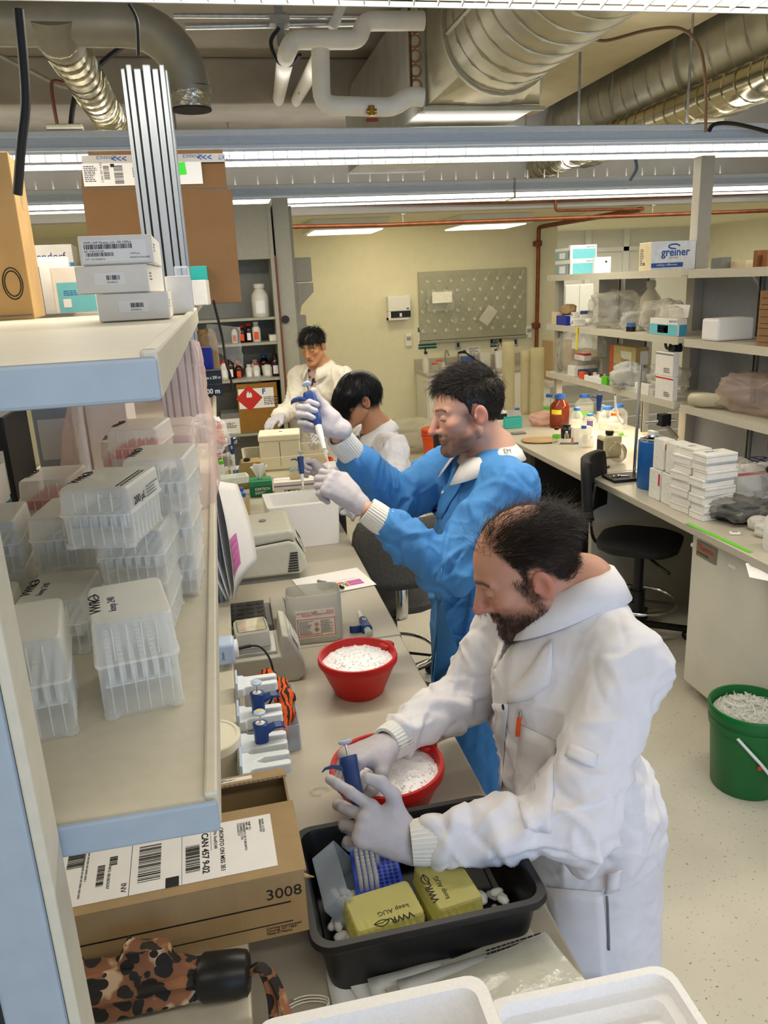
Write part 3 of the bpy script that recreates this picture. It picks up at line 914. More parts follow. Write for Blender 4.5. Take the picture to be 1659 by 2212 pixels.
for k, (x, y, w_, h_, m) in enumerate(((-.47, 1.75, .08, .22, M_black), (-.40, 2.05, .09, .24, M_shelfb), (-.30, 2.2, .10, .26, M_cardw))):
 t = thing('file_box', ['black upright box far back under the upper left shelf', 'grey upright box far back under the upper left shelf', 'white upright box at the back of the lower left shelf, behind the pink bag'][k], 'box', (x, y, 1.581))
 MB().box(-w_ / 2, w_ / 2, -.1, .1, 0, h_).build('body', m, t, bevel=.003)
 MB().box(-w_ / 2 + .01, w_ / 2 - .01, -.1006, -.1, h_ * .3, h_ * .7).build('label', M_paper, t)
# ================================================================ upper left shelf
U = 1.977
def carton(name, label, size, loc, rz=0, m=M_cardw, cat='box', seam=True, group=None, tape=None, bevel=.002):
 w_, d_, h_ = size
 t = thing(name, label, cat, loc, math.radians(rz), group)
 MB().box(-w_ / 2, w_ / 2, -d_ / 2, d_ / 2, 0, h_).build('body', m, t, bevel=bevel)
 if seam:
  MB().box(-w_ / 2 - .0003, w_ / 2 + .0003, -.0006, .0006, h_ - .0002, h_ + .0006).box(-w_ / 2 + .004, w_ / 2 - .004, -d_ / 2 - .0006, -d_ / 2, h_ * .02, h_ * .03).build('flap_edge', M_greyink, t)
 if tape:
  MB().box(-w_ * .5 - .0004, w_ * .5 + .0004, -.025, .025, h_, h_ + .0006).box(-w_ / 2 - .0006, -w_ / 2, -.025, .025, h_ * .7, h_).box(w_ / 2, w_ / 2 + .0006, -.025, .025, h_ * .7, h_).build('tape', tape, t)
 return t
def front(t, size, x, z):     # frame on the -Y face, origin lower left of face + (x,z)
 w_, d_, h_ = size
 return frame((-w_ / 2 + x, -d_ / 2 - .0004, z), (1, 0, 0), (0, 0, 1))
def rightf(size, y, z):
 w_, d_, h_ = size
 return frame((w_ / 2 + .0004, -d_ / 2 + y, z), (0, 1, 0), (0, 0, 1))
def leftf(size, y, z):
 w_, d_, h_ = size
 return frame((-w_ / 2 - .0004, d_ / 2 - y, z), (0, -1, 0), (0, 0, 1))
def topf(size, x, y):
 w_, d_, h_ = size
 return frame((-w_ / 2 + x, -d_ / 2 + y, h_ + .0008), (1, 0, 0), (0, 1, 0))
def sticker(t, M, w_, h_, m=M_paper, name='label'):
 return MB().box(0, w_, 0, h_, 0, .0004).build(name, m, t, M=M)
T4 = Matrix.Translation
sz = (.118, .24, .046)
stack = [('white pipette box at the bottom of the stack of three on the upper left shelf', -.140, 1.57, 0, 1.5), ('white pipette box in the middle of the stack of three on the upper left shelf', -.160, 1.565, .0465, -2.5), ('white pipette box with a long barcode label, top of the stack of three', -.153, 1.56, .093, 0.5)]
for i, (lb, x, y, dz, rz) in enumerate(stack):
 t = carton('pipette_box', lb, sz, (x, y, U + dz), rz, M_cardw, group='white pipette boxes')
 if i == 2:
  s_ = sticker(t, front(t, sz, .004, .005), .104, .034)
  text('VWR UHP Pipette, 1ch, 100-1000µl', .0052, M_ink, s_, T4((.004, .0285, .0005)))
  barcode(s_, T4((.004, .020, .0004)), .078, .0075, M_ink, 48, 3)
  text('REF  VWRI 613-5265', .0036, M_ink, s_, T4((.004, .0155, .0005)))
  barcode(s_, T4((.006, .0085, .0004)), .044, .006, M_ink, 30, 4)
  text('LOT  +B 10223001Q', .0036, M_ink, s_, T4((.004, .003, .0005)))
  text('1 EA/Case\n\nMADE IN POLAND', .0038, M_ink, s_, T4((.076, .0105, .0005)))
 else:
  s_ = sticker(t, front(t, sz, .030 if i else .034, .014), .05, .02)
  barcode(s_, T4((.020, .008, .0004)), .022, .0075, M_ink, 18, 8 + i)
  text('S/N 042315', .0036, M_ink, s_, T4((.020, .003, .0005)))
 finelines(t, rightf(sz, .02, .03), .04, 3, .005, M_greyink, 20 + i)
sz = (.05, .2, .075)
t = carton('kit_box', 'narrow white box beside the stacked pipette boxes, at the shelf edge', sz, (-.072, 1.80, U), 2, M_cardw)
finelines(t, rightf(sz, .02, .05), .05, 4, .005, M_greyink, 31)
sz = (.03, .12, .10)
carton('plate_box', 'thin clear plastic box standing behind the narrow white box at the shelf edge', sz, (-.068, 1.975, U), 0, M_ppb, seam=False)
sz = (.055, .14, .078)
carton('kit_box', 'small white carton overhanging the upper left shelf by the teal glove box', sz, (-.045, 2.72, U), -4, M_cardw)
sz = (.075, .10, .125)
t = carton('glove_box', 'teal glove box standing at the end of the upper left shelf', sz, (-.055, 2.87, U), 3, mat('teal_card', '#23a096', .35, var=.05))
MB().box(-.0377, .0377, -.0503, .0503, 0, .035).build('white_band', M_cardw, t)
sz = (.105, .14, .118)
t = carton('kit_box', 'white box with a pale teal panel, left of the pipette boxes', sz, (-.365, 2.37, U + .004), 0, M_cardw, seam=False)
MB().box(-.042, .053, -.0704, -.07, .002, .078).build('teal_panel', M_teal, t)
finelines(t, front(t, sz, .026, .055), .04, 3, .005, M_blueink, 40)
sticker(t, front(t, sz, .022, .014), .02, .022)
sz = (.19, .28, .36)
t = carton('shipping_carton', 'tall brown carton cut off by the left edge, on the upper left shelf', sz, (-.525, 2.15, U), 6, mat('light_cardboard', '#c39d68', .8, var=.06, scale=12), tape=film('clear_tape', '#cfae7a', .5, .3))
text('FARM', .07, M_ink, t, frame((.03, -.1405, .12), (0, 0, 1), (-1, 0, 0)))
mbr = MB()
for r in (.035, .028):
 mbr.tube([(.06 + r * math.cos(a_) * .6, -.141, .08 + r * math.sin(a_)) for a_ in [2 * PI * k / 24 for k in range(25)]], .0012, 4)
mbr.build('round_stamp', M_ink, t)
sz = (.12, .2, .15)
t = carton('wrapped_carton', 'blue and white carton wrapped in clear film beside the tall brown carton', sz, (-.47, 2.55, U), 10, M_cardw, seam=False)
MB().box(-.0606, -.02, -.1006, -.1, 0, .13).build('blue_panel', mat('deep_blue_print', '#2a5fa8', .4), t)
text('B', .09, M_blueink, t, frame((.0612, -.05, .02), (0, 1, 0), (0, 0, 1)))
MB().box(-.064, .064, -.104, .104, -.0, .156).build('wrap', M_bag, t, bevel=.012)
sz = (.20, .2, .16)
t = carton('kit_box', 'tall white and blue kit box behind the wrapped carton', sz, (-.57, 3.10, U + .06), 4, M_cardw)
text('eppendorf', .035, mat('navy_print', '#2a2a78', .5, var=0), t, front(t, sz, .03, .11))
MB().box(-.1002, .1004, -.1006, -.1, 0, .10).build('blue_panel', mat('kit_blue', '#3d7fae', .5), t)
sz = (.20, .22, .12)
t = carton('kit_carton', 'cream printed carton with a plastic bag on top, behind the pipette boxes', sz, (-.40, 3.3, U + .05), 0, M_cardc)
finelines(t, front(t, sz, .03, .09), .12, 6, .012, M_ink, 44)
barcode(t, front(t, sz, .12, .05), .05, .03, M_ink, 16, 9)
carton('shipping_carton', 'plain brown carton under the cream printed carton', (.24, .24, .05), (-.40, 3.3, U), 0, M_card)
t = carton('shipping_carton', 'low brown carton under the tall blue and white kit box', (.24, .24, .06), (-.57, 3.1, U), 0, M_card)
bag('film_bag', 'small clear bag with a red mark lying on the cream carton', (-.36, 3.28, U + .17), (.16, .12, .05), 0, M_bag, 9, .25)
Yc = 2.86
def corner_at(x, y):
 return PY(x, y, Yc)
t = thing('opened_carton', 'large opened brown carton with its flap up, standing behind the ribbed column', 'box', (-.14, Yc, U))
o0 = Vector((-.14, Yc, U))
TL, TR, ML, MR, BR = [corner_at(*p) - o0 for p in ((175, 335), (485, 332), (176, 412), (490, 408), (521, 640))]
BL = Vector((ML.x + .0, 0, 0)); BR.z = 0
def slab(pts, th, m, name, parent):
 n = len(pts)
 v = [Vector(p) + Vector((0, dy, 0)) for dy in (0, th) for p in pts]
 f = [tuple(range(n)), tuple(range(n, 2 * n))[::-1]] + [(i, (i + 1) % n, n + (i + 1) % n, n + i) for i in range(n)]
 return MB().add(v, f).build(name, m, parent, bevel=.002)
M_cardk = mat('kraft_brown', '#755636', .85, var=.06, scale=6, bump=.05, bscale=80)
MR2 = Vector((MR.x + .004, 0, MR.z))
slab([BL, BR, MR2 + Vector((.012, 0, -.002)), ML], .006, M_cardk, 'front_panel', t)
fl_ = slab([ML + Vector((.001, -.003, .001)), MR + Vector((0, -.003, .001)), TR + Vector((0, .01, 0)), TL + Vector((0, .01, 0))], .005, M_cardk, 'flap', t)
slab([Vector((BR.x, .006, 0)), Vector((BR.x, .25, 0)), Vector((MR2.x + .01, .25, MR.z)), Vector((MR2.x + .012, .006, MR.z - .002))], .004, M_cardk, 'side_panel', t)
MB().box(TL.x + .02, TR.x - .005, .012, .016, TL.z - .03, TL.z + .012).build('rear_flap', M_cardd, t)
tp = MB().box(TL.x + .001, TR.x - .001, -.004, .004, TL.z - .028, TL.z - .002).build('printed_tape', mat('tape_white', '#b9b6b0', .35, var=.03), t)
for xx in (.09, .36):
 text('<<<', .028, M_blueink, tp, frame((TL.x + xx, -.0045, TL.z - .023), (1, 0, 0), (0, 0, 1)), bold=.0006)
 text('NEXT', .018, M_blueink, tp, frame((TL.x + xx + .115, -.0045, TL.z - .008), (-1, 0, 0), (0, 0, -1)))
 text('ADVANCE', .014, M_blueink, tp, frame((TL.x + xx + .02, -.0045, TL.z - .004), (-1, 0, 0), (0, 0, -1)))
c1, c2 = corner_at(184, 412) - o0, corner_at(305, 412) - o0
s_ = MB().box(0, .375, 0, .068, 0, .0005).build('label', M_paper, t, M=frame((c1.x, -.0045, c1.z + .012), (1, 0, 0), (0, 0, 1)))
finelines(s_, T4((.005, .058, .0005)), .04, 9, .0055, M_ink, 50)
text('CAN 457 9-02', .010, M_ink, s_, frame((.062, .01, .0008), (0, 1, 0), (-1, 0, 0)))
barcode(s_, frame((.083, .02, .0005), (0, 1, 0), (-1, 0, 0)), .042, .018, M_ink, 20, 11)
barcode(s_, frame((.125, .006, .0005), (0, 1, 0), (-1, 0, 0)), .056, .028, M_ink, 24, 12)
MB().box(.088, .1, .056, .066, 0, .0008).build('black_square', M_ink, s_)
finelines(s_, T4((.24, .056, .0005)), .05, 12, .0042, M_greyink, 51)
finelines(s_, T4((.155, .05, .0005)), .03, 5, .006, M_ink, 52)
sticker(t, frame((corner_at(378, 385).x - o0.x, -.0052, corner_at(378, 380).z - o0.z), (1, .0, .08), (0, 0, 1)), .04, .038, mat('fluor_green', '#3fe03a', .5, var=.02), 'green_sticker')
# ================================================================ second bay: foil box, bags
t = carton('foil_box', 'black foil roll box printed 200 m, on the far end of the left shelf', (.30, .085, .10), (.0, 3.2, 1.622), 0, mat('foil_box_black', '#15171c', .35), seam=False)
t.location.x = -.153
text('30 cm x 200 m', .0165, M_white, t, frame((.07, -.0432, .068), (1, 0, 0), (0, 0, 1)), sx=.75, bold=.0004)
text('200 m', .027, M_white, t, frame((.073, -.0432, .012), (1, 0, 0), (0, 0, 1)), sx=.95, bold=.0008)
MB().box(.06, .149, -.0432, -.0428, .047, .0478).build('rule', M_greyink, t)
MB().box(-.15, .151, -.0425, .0, .1, .1008).build('tear_edge', M_greyink, t)
o = tag(MB().box(-.09, -.03, 3.32, 3.40, 1.622, 1.80).build('blue_bin', mat('deep_blue_bin', '#1c2b9c', .4), bevel=.006), 'blue plastic bin tucked behind the foil roll box', 'bin')
bag('paper_bag', 'crumpled brown paper bag above the foil roll box', (-.055, 3.55, 1.622), (.10, .10, .24), .2, mat('brown_paper', '#a98a62', .8, var=.08, scale=10), 12, .12, 'paper bag')
t = thing('zip_bag', 'clear zip bag sagging off the shelf end above the foil roll box', 'plastic bag', (.01, 3.4, 1.70))
rows = []
for j in range(10):
 v_ = j / 9
 rows.append([Vector((-.05 + .13 * u_ + .01 * noise.noise(Vector((u_ * 5, v_ * 5, 2))), .03 * math.sin(u_ * 6) * (1 - v_) + .02 * noise.noise(Vector((u_ * 7, v_ * 6, 7))), .19 - .17 * v_ * (.55 + .45 * u_) - .02 * u_)) for u_ in [k / 11 for k in range(12)]])
MB().sheet(rows).build('film', M_bag, t, smooth=180, solid=.004)
tag(MB().tube(smoothpath([(-.004, 2.72, 1.99), (.012, 2.78, 1.87), (.018, 3.05, 1.76), (.03, 3.15, 1.70), (.032, 3.155, 1.64)]), .0045, 7).build('cable', M_rubber, smooth=70), 'thin black cable hanging past the foil roll box', 'cable')
# ================================================================ things on the left worktop
BZ = .911
def hollow(rings_out, rings_in, m, name, parent, smooth=40):
 return MB().loft(rings_out + rings_in).build(name, m, parent, smooth=smooth)
tx, ty = .245, 1.14
t = thing('black_tub', 'black rectangular plastic tub with a rolled rim on the near worktop', 'tub', (tx, ty, BZ), math.radians(1))
R = lambda w_, d_, r, z: rrect(w_, d_, r, z, 5)
hollow([R(.345, .25, .03, 0), R(.375, .275, .03, .118), R(.40, .295, .035, .120), R(.405, .30, .035, .128), R(.40, .295, .035, .138)],
       [R(.375, .272, .03, .138), R(.367, .266, .03, .128), R(.337, .242, .03, .006)], M_black, 'shell', t)
MB().loft([R(.364, .263, .03, .1), R(.369, .268, .03, .106), R(.366, .265, .03, .112)], caps=False).build('step_line', M_black, t, smooth=40)
t.scale.z = .84
pm = MB().tube([(-.012, 0, 0), (-.006, 0, .001), (.006, 0, .001), (.012, 0, 0)], [.004, .0075, .0075, .005], 7).mesh('dry_ice_pellet')
pm.materials.append(mat('dry_ice', '#eef0f2', .7, var=.03, bump=.2))
pm.polygons.foreach_set('use_smooth', [True] * len(pm.polygons))
rn = random.Random(4)
for k in range(64):
 if k < 34:
  x, y = rn.uniform(tx - .155, tx - .105), rn.uniform(ty - .10, ty + .05)
 elif k < 56:
  x, y = rn.uniform(tx + .085, tx + .155), rn.uniform(ty - .10, ty + .0)
 else:
  x, y = rn.uniform(tx - .02, tx + .03), rn.uniform(ty - .06, ty + .02)
 o = bpy.data.objects.new('dry_ice_pellet', pm)
 COL.objects.link(o)
 o.location = (x, y, BZ + .014 + .011 * (k % 4))
 o.rotation_euler = (rn.uniform(-.5, .5), rn.uniform(-.5, .5), rn.uniform(0, 6))
 tag(o, 'small white dry ice pellet in the black tub, ' + ('left of the blue rack' if k < 34 else 'under the near sleeve at the right' if k < 56 else 'in the middle'), 'dry ice', 'dry ice pellets in the black tub')
t = thing('dark_filler', 'dark cold pack bottom layer lying in the black tub', 'cold pack', (tx, ty, BZ + .0065))
MB().loft([rrect(.30, .19, .02, 0), rrect(.31, .20, .02, .006), rrect(.30, .19, .02, .010)]).build('slab', M_rubber, t)
GY = 'yellow-tinted tip boxes in the tub'
ya = tips(yelP, 'yellow-tinted tip box lying lid-up in front inside the black tub, marked keep', .176, 1.072, BZ + .02, 98, .080, group=GY)
yb = tips(yelP, 'yellow-tinted tip box in the tub under the near sleeve', .296, 1.10, BZ + .02, 8, .080, group=GY)
for q in (ya, yb):
 text('VWR', .018, M_ink, q, frame((-.031, -.04, .0802), (0, 1, 0), (-1, 0, 0)), bold=.0004)
 leaf(q, frame((-.034, .002, .0806), (0, 1, 0), (-1, 0, 0)), .026)
 text('keep AUG', .013, M_ink, q, frame((-.012, -.04, .0802), (0, 1, 0), (-1, 0, 0)))
t = thing('tip_rack', 'clear tip box with a bright blue perforated rack, under the pipetting hands', 'tip box', (.185, 1.188, BZ + .02), math.radians(-3))
b = MB().loft([rrect(.082, .118, .008, 0), rrect(.086, .122, .009, .055)], caps=False)
b.add(rrect(.08, .116, .008, .002), [tuple(range(16))])
b.build('base', M_ppb, t, smooth=35)
M_rackb = mat('rack_bright_blue', '#2f55d8', .4, var=.05)
MB().box(-.0435, .0435, -.0615, .0615, .055, .060).build('rack', M_rackb, t, bevel=.003)
hm = MB().lathe([(.0036, 0), (.0036, .0007)], n=8).mesh('hole')
hm.materials.append(mat('hole_dark_blue', '#101c66', .6))
tm = MB().cyl((0, 0, 0), (0, 0, .03), .0036, .0028, n=6).mesh('tip')
tm.materials.append(M_pp)
for i in range(8):
 for j in range(12):
  hole = i > 3 and j < 8 and not (i == 4 and j > 5)
  o = bpy.data.objects.new('hole' if hole else 'tip', hm if hole else tm)
  COL.objects.link(o)
  o.parent = t
  o.location = ((i - 3.5) * .0095, (j - 5.5) * .0097, .060)
t = thing('empty_tip_cover', 'empty clear tip box lid tipped on its side at the left of the black tub', 'lid', (.098, 1.165, BZ + .055), rot=(math.radians(10), math.radians(58), math.radians(12)))
hollow([rrect(.088, .126, .008, 0), rrect(.094, .132, .009, .05)], [rrect(.090, .128, .008, .05), rrect(.084, .122, .007, .002)], M_ppb, 'shell', t, 35)
for k in range(4):
 MB().box(.044, .047, -.05 + k * .03, -.048 + k * .03, .004, .046).build('rib', M_ppb, t)
def ice_mound(r, hgt, seed, parent=None, n=420):
 rn = random.Random(seed)
 mb = MB()
 rows = []
 for j in range(14):
  q = r * j / 13
  rows.append([(max(q, .0005) * math.cos(2 * PI * i / 40), max(q, .0005) * math.sin(2 * PI * i / 40), hgt * (1 - (q / r) ** 2) + .004 * noise.noise(Vector((q * 60 * math.cos(2 * PI * i / 40), q * 60 * math.sin(2 * PI * i / 40), seed)))) for i in range(40)])
 mb.loft(rows, caps=False)
 for k in range(n):
  a_, q = rn.uniform(0, 2 * PI), r * math.sqrt(rn.random()) * .985
  c = Vector((q * math.cos(a_), q * math.sin(a_), hgt * (1 - (q / r) ** 2) + rn.uniform(-.003, .0012)))
  s_ = rn.uniform(.0022, .0048)
  M = Matrix.Translation(c) @ Euler((rn.uniform(0, 6), rn.uniform(0, 6), rn.uniform(0, 6))).to_matrix().to_4x4()
  mb.add([(s_, 0, 0), (-s_, s_ * .3, 0), (0, s_, s_ * .4), (0, -s_, .2 * s_), (0, .1 * s_, s_), (0, 0, -s_)], [(0, 2, 4), (2, 1, 4), (1, 3, 4), (3, 0, 4), (2, 0, 5), (1, 2, 5), (3, 1, 5), (0, 3, 5)], M=M)
 return mb
def bowl(label, c, r, h, ilabel, seed):
 t = thing('ice_bowl', label, 'bowl', c)
 rb = r * .62
 MB().lathe([(rb, 0), (rb * 1.02, .004), (r * .955, h * .80), (r * .965, h * .82), (r, h * .84), (r * 1.005, h * .92), (r * .985, h), (r * .93, h), (r * .905, h * .9), (r * .88, h * .8), (rb * .95, .012)], n=48).build('shell', M_red, t, smooth=40)
 th = -.5
 MB().lathe([(.018, 0), (.022, .004), (.022, .010), (.018, .014)], (r * .97 * math.cos(th), -r * .97 * math.sin(th), h * .84), 16).build('pour_lug', M_red, t, smooth=60)
 o = ice_mound(r * .90, h * .16, seed).build('crushed_ice', M_ice, None, (c[0], c[1], c[2] + h * .80))
 tag(o, ilabel, 'ice', kind='stuff')
bowl('red rubber bowl heaped with crushed ice, standing free on the worktop', (.292, 1.985, BZ), .112, .112, 'crushed ice heaped in the free-standing red bowl', 3)
bowl('red rubber bowl of ice behind the black tub, under the man\'s wrist', (.262, 1.445, BZ), .124, .118, 'crushed ice in the red bowl behind the black tub', 8)
t = thing('foam_box', 'open white foam box cut off by the bottom edge', 'foam box', (.10, .60, BZ), math.radians(0))
hollow([rrect(.27, .27, .02, 0, 4), rrect(.285, .29, .024, .275, 4), rrect(.28, .285, .022, .28, 4)], [rrect(.25, .255, .018, .28, 4), rrect(.246, .25, .018, .265, 4), rrect(.225, .23, .016, .03, 4)], M_foam, 'shell', t)
p = PZ(1350, 2110, .985)
t = thing('foam_cover', 'white foam box lid lying upside down at the lower right corner', 'cover', (p.x - .075, p.y - .13, BZ + .001), math.radians(-1))
hollow([rrect(.30, .285, .03, 0, 4), rrect(.305, .29, .032, .055, 4), rrect(.30, .285, .03, .07, 4)], [rrect(.275, .26, .026, .07, 4), rrect(.268, .252, .024, .05, 4), rrect(.24, .222, .02, .045, 4), rrect(.23, .212, .02, .022, 4)], M_foam, 'shell', t)
M_pouch = film('pouch_film', '#e6e6dc', .4, .08, bump=.6, bscale=18)
M_pouchp = mat('pouch_paper', '#e3e8ea', .6, var=.02)
def pouch(label, x, y, z, rz, paper, w_=.27, d_=.12, seed=0, prn=False):
 t = thing('sterile_pouch', label, 'pouch', (x, y, z), math.radians(rz), 'sterile pouches')
 rows = [[Vector((-w_ / 2 + w_ * u, -d_ / 2 + d_ * v, .003 * noise.noise(Vector((u * 4 + seed, v * 3, seed))) + .004 * u * u + .002)) for u in [k / 14 for k in range(15)]] for v in [k / 6 for k in range(7)]]
 MB().sheet(rows).build('sheet', M_pouchp if paper else M_pouch, t, smooth=180, solid=.0012)
 if paper:
  finelines(t, frame((w_ / 2 - .012, .03, .0095), (-1, 0, -.03), (0, -1, 0)), .16, 6, .0065, M_ink, seed)
 else:
  rows = [[p + Vector((0, 0, .004)) for p in r] for r in rows]
  MB().sheet(rows).build('film', M_pouch, t, smooth=180)
 return t
pl = [(.205, 1.005, .912, 2, 1), (.245, 1.012, .917, 17, 1), (.285, .985, .924, 12, 0), (.27, .955, .930, 3, 1), (.30, .945, .936, 12, 0), (.315, .935, .942, 5, 1), (.318, .915, .948, 12, 0)]
for k, (x, y, z, rz, pa) in enumerate(pl):
 pouch(['grey-blue sterile pouch at the bottom of the pile against the black tub', 'printed sterile pouch slanting furthest towards the tub', 'clear film pouch third up in the pile before the tub', 'paper-backed pouch in the middle of the pile before the tub', 'glossy clear pouch with strong reflections near the top of the pile', 'frosted pouch near the top right of the pile', 'topmost clear pouch, its corner at the lower right of the pile'][k], x, y, z, rz, pa, seed=k + 3)
zc = 1.041
q0, q1 = PZ(668, 2008, zc), PZ(172, 2001 + 118, zc)
rz = math.atan2(q0.y - q1.y, q0.x - q1.x)
t = thing('shipping_carton', 'opened brown carton printed 3008 with a long white shipping label on top', 'box', (q0.x, q0.y, zc), rz)
Wc, Dc, Hc = .50, .275, .112
th = .004
MB().box(-Wc, 0, 0, th, 0, Hc).build('front_wall', M_card, t)
MB().box(-Wc, 0, Dc - th, Dc, 0, Hc).build('rear_wall', M_card, t)
MB().box(-th, 0, th, Dc - th, 0, Hc).box(-Wc, -Wc + th, th, Dc - th, 0, Hc).build('end_walls', M_card, t)
MB().box(-Wc + th, -th, th, Dc - th, 0, th).build('bottom', M_cardd, t)
Mf = Matrix.Translation((0, 0, Hc)) @ Matrix.Rotation(math.radians(2.5), 4, 'X')
fp = MB().box(-Wc, .004, 0, .165, 0, th).build('front_flap', M_card, t, M=Mf)
Mr = Matrix.Translation((0, Dc, Hc)) @ Matrix.Rotation(math.radians(-24), 4, 'X')
rp = MB().box(-Wc, 0, -.075, 0, 0, th).build('rear_flap', M_card, t, M=Mr)
mbf = MB()
for k in range(60):
 mbf.box(-Wc + k * .0083, -Wc + k * .0083 + .004, -.0765, -.075, .0006, .0034)
mbf.build('corrugation', M_cardd, rp)
s2 = sticker(rp, frame((-.30, -.055, th), (1, 0, 0), (0, 1, 0)), .24, .034)
finelines(s2, T4((.10, .024, .0005)), .13, 4, .006, M_ink, 60)
MB().add([(-.002, .0, Hc - .012), (.014, -.012, Hc - .004), (.010, .010, Hc - .02), (-.002, .012, Hc - .012)], [(0, 1, 2), (0, 2, 3)]).build('torn_corner', M_card, t, solid=.002)
text('3008', .027, M_ink, t, frame((-.062, -.0004, .072), (1, 0, 0), (0, 0, 1)), sx=1.05)
MB().box(-Wc, -.024, -.0005, 0, .060, .0625).build('printed_rule', M_ink, t)
MB().box(-Wc, -.024, -.0005, 0, .024, .0258).build('printed_rule', M_ink, t)
text('Corning Incorporated\nCorning, NY 14831\nMade in Mexico', .0062, M_ink, t, frame((-.066, -.0004, .017), (1, 0, 0), (0, 0, 1)))
text('Corning Incorporated', .013, M_ink, t, frame((-.47, -.0004, .076), (1, 0, 0), (0, 0, 1)))
lb_ = sticker(fp, frame((-.50, .018, th + .0003), (1, 0, 0), (0, 1, 0)), .462, .122)
def lt(x, y, body, s, ext=0):
 return text(body, s, M_ink, lb_, frame((x, y, .0006), (0, -1, 0), (1, 0, 0)), bold=ext)
def bar_(x, y, w_, h_, n, sd):
 return barcode(lb_, frame((x, y, .0005), (0, -1, 0), (1, 0, 0)), w_, h_, M_ink, n, sd)
lt(.348, .104, 'CAN 457 9-02', .0150, .0003)
lt(.376, .110, 'ORONTO ON M5S 3E1', .0098, .0001)
lt(.367, .110, 'TTN: Rm/Fl:340', .0072)
lt(.424, .112, 'SHIP TO:\nMPI: 340\nUNIVERSITY OF TORONTO\nDONNELLY CTR\nCOLLEGE ST', .0054)
lt(.446, .113, 'FROM: 13 GTD\nWINDSOR RD', .005)
bar_(.322, .080, .060, .022, 26, 21)
bar_(.250, .100, .080, .034, 24, 22)
bar_(.188, .075, .045, .011, 24, 23)
bar_(.140, .11, .03, .026, 14, 24)
bar_(.205, .09, .02, .012, 10, 25)
MB().box(.292, .312, .0, .020, 0, .0007).build('black_square', M_ink, lb_)
MB().box(.100, .116, .0, .012, 0, .0007).build('black_square', M_ink, lb_)
MB().box(.316, .3166, 0, .118, 0, .0006).box(.362, .3626, .06, .118, 0, .0006).box(.238, .2388, 0, .118, 0, .0006).box(.088, .0884, 0, .118, 0, .0006).box(.080, .0804, 0, .118, 0, .0006).build('rule', M_ink, lb_)
lt(.226, .028, 'INV', .012)
lt(.204, .07, 'WO: 0010676767', .0065)
lt(.126, .033, '11/10/23\n5103109659', .0105)
lt(.108, .017, '05 UPST', .0105)
lt(.093, .05, '1 CV  MULT 1\n254A2-350', .0075)
lt(.055, .082, 'for Packing List', .0125, .0002)
lt(.118, .10, 'BC', .016)
finelines(lb_, frame((.17, .11, .0006), (0, -1, 0), (1, 0, 0)), .1, 2, .006, M_greyink, 66)
def leopard():
 m = mat('leopard_cloth', '#7a4f34', .7, var=.25, scale=14)
 nt = m.node_tree
 b_ = nt.nodes['Principled BSDF']
 old = b_.inputs['Base Color'].links[0].from_socket
 tc = [n for n in nt.nodes if n.type == 'TEX_COORD'][0]
 nz = nt.nodes.new('ShaderNodeTexNoise'); nz.inputs['Scale'].default_value = 30; nz.inputs['Detail'].default_value = 1
 nt.links.new(tc.outputs['Object'], nz.inputs['Vector'])
 ad = nt.nodes.new('ShaderNodeMixRGB'); ad.blend_type = 'ADD'; ad.inputs[0].default_value = .022
 nt.links.new(tc.outputs['Object'], ad.inputs[1]); nt.links.new(nz.outputs[1], ad.inputs[2])
 v = nt.nodes.new('ShaderNodeTexVoronoi'); v.inputs['Scale'].default_value = 44
 nt.links.new(ad.outputs[0], v.inputs['Vector'])
 r = nt.nodes.new('ShaderNodeValToRGB'); r.color_ramp.interpolation = 'CONSTANT'
 r.color_ramp.elements[0].color = (0, 0, 0, 1); r.color_ramp.elements[1].position = .50; r.color_ramp.elements[1].color = (1, 1, 1, 1)
 nt.links.new(v.outputs['Distance'], r.inputs[0])
 mx = nt.nodes.new('ShaderNodeMix'); mx.data_type = 'RGBA'
 nt.links.new(r.outputs[0], mx.inputs[0])
 mx.inputs[6].default_value = (*lin('#15110f'), 1)
 nt.links.new(old, mx.inputs[7])
 nt.links.new(mx.outputs[2], b_.inputs['Base Color'])
 n2 = nt.nodes.new('ShaderNodeTexNoise'); n2.inputs['Scale'].default_value = 22
 nt.links.new(tc.outputs['Object'], n2.inputs['Vector'])
 r2 = nt.nodes.new('ShaderNodeValToRGB'); r2.color_ramp.elements[0].position = .52; r2.color_ramp.elements[1].position = .58
 nt.links.new(n2.outputs[0], r2.inputs[0])
 m2 = nt.nodes.new('ShaderNodeMix'); m2.data_type = 'RGBA'
 nt.links.new(r2.outputs[0], m2.inputs[0]); nt.links.new(old, m2.inputs[6]); m2.inputs[7].default_value = (*lin('#b89c7c'), 1)
 nt.links.new(m2.outputs[2], mx.inputs[7])
 return m
M_leo = leopard()
u0, u1 = Vector((-.115, .925, 1.086)), Vector((-.40, .955, 1.088))
t = thing('umbrella', 'folded leopard-print umbrella with a black handle lying on the ledge by the post', 'umbrella', (-.2, .93, 1.041))
o0 = Vector(t.location)
ax = (u1 - u0).normalized()
a_ = Vector((0, 0, 1)); b_ = ax.cross(a_)
rings = []
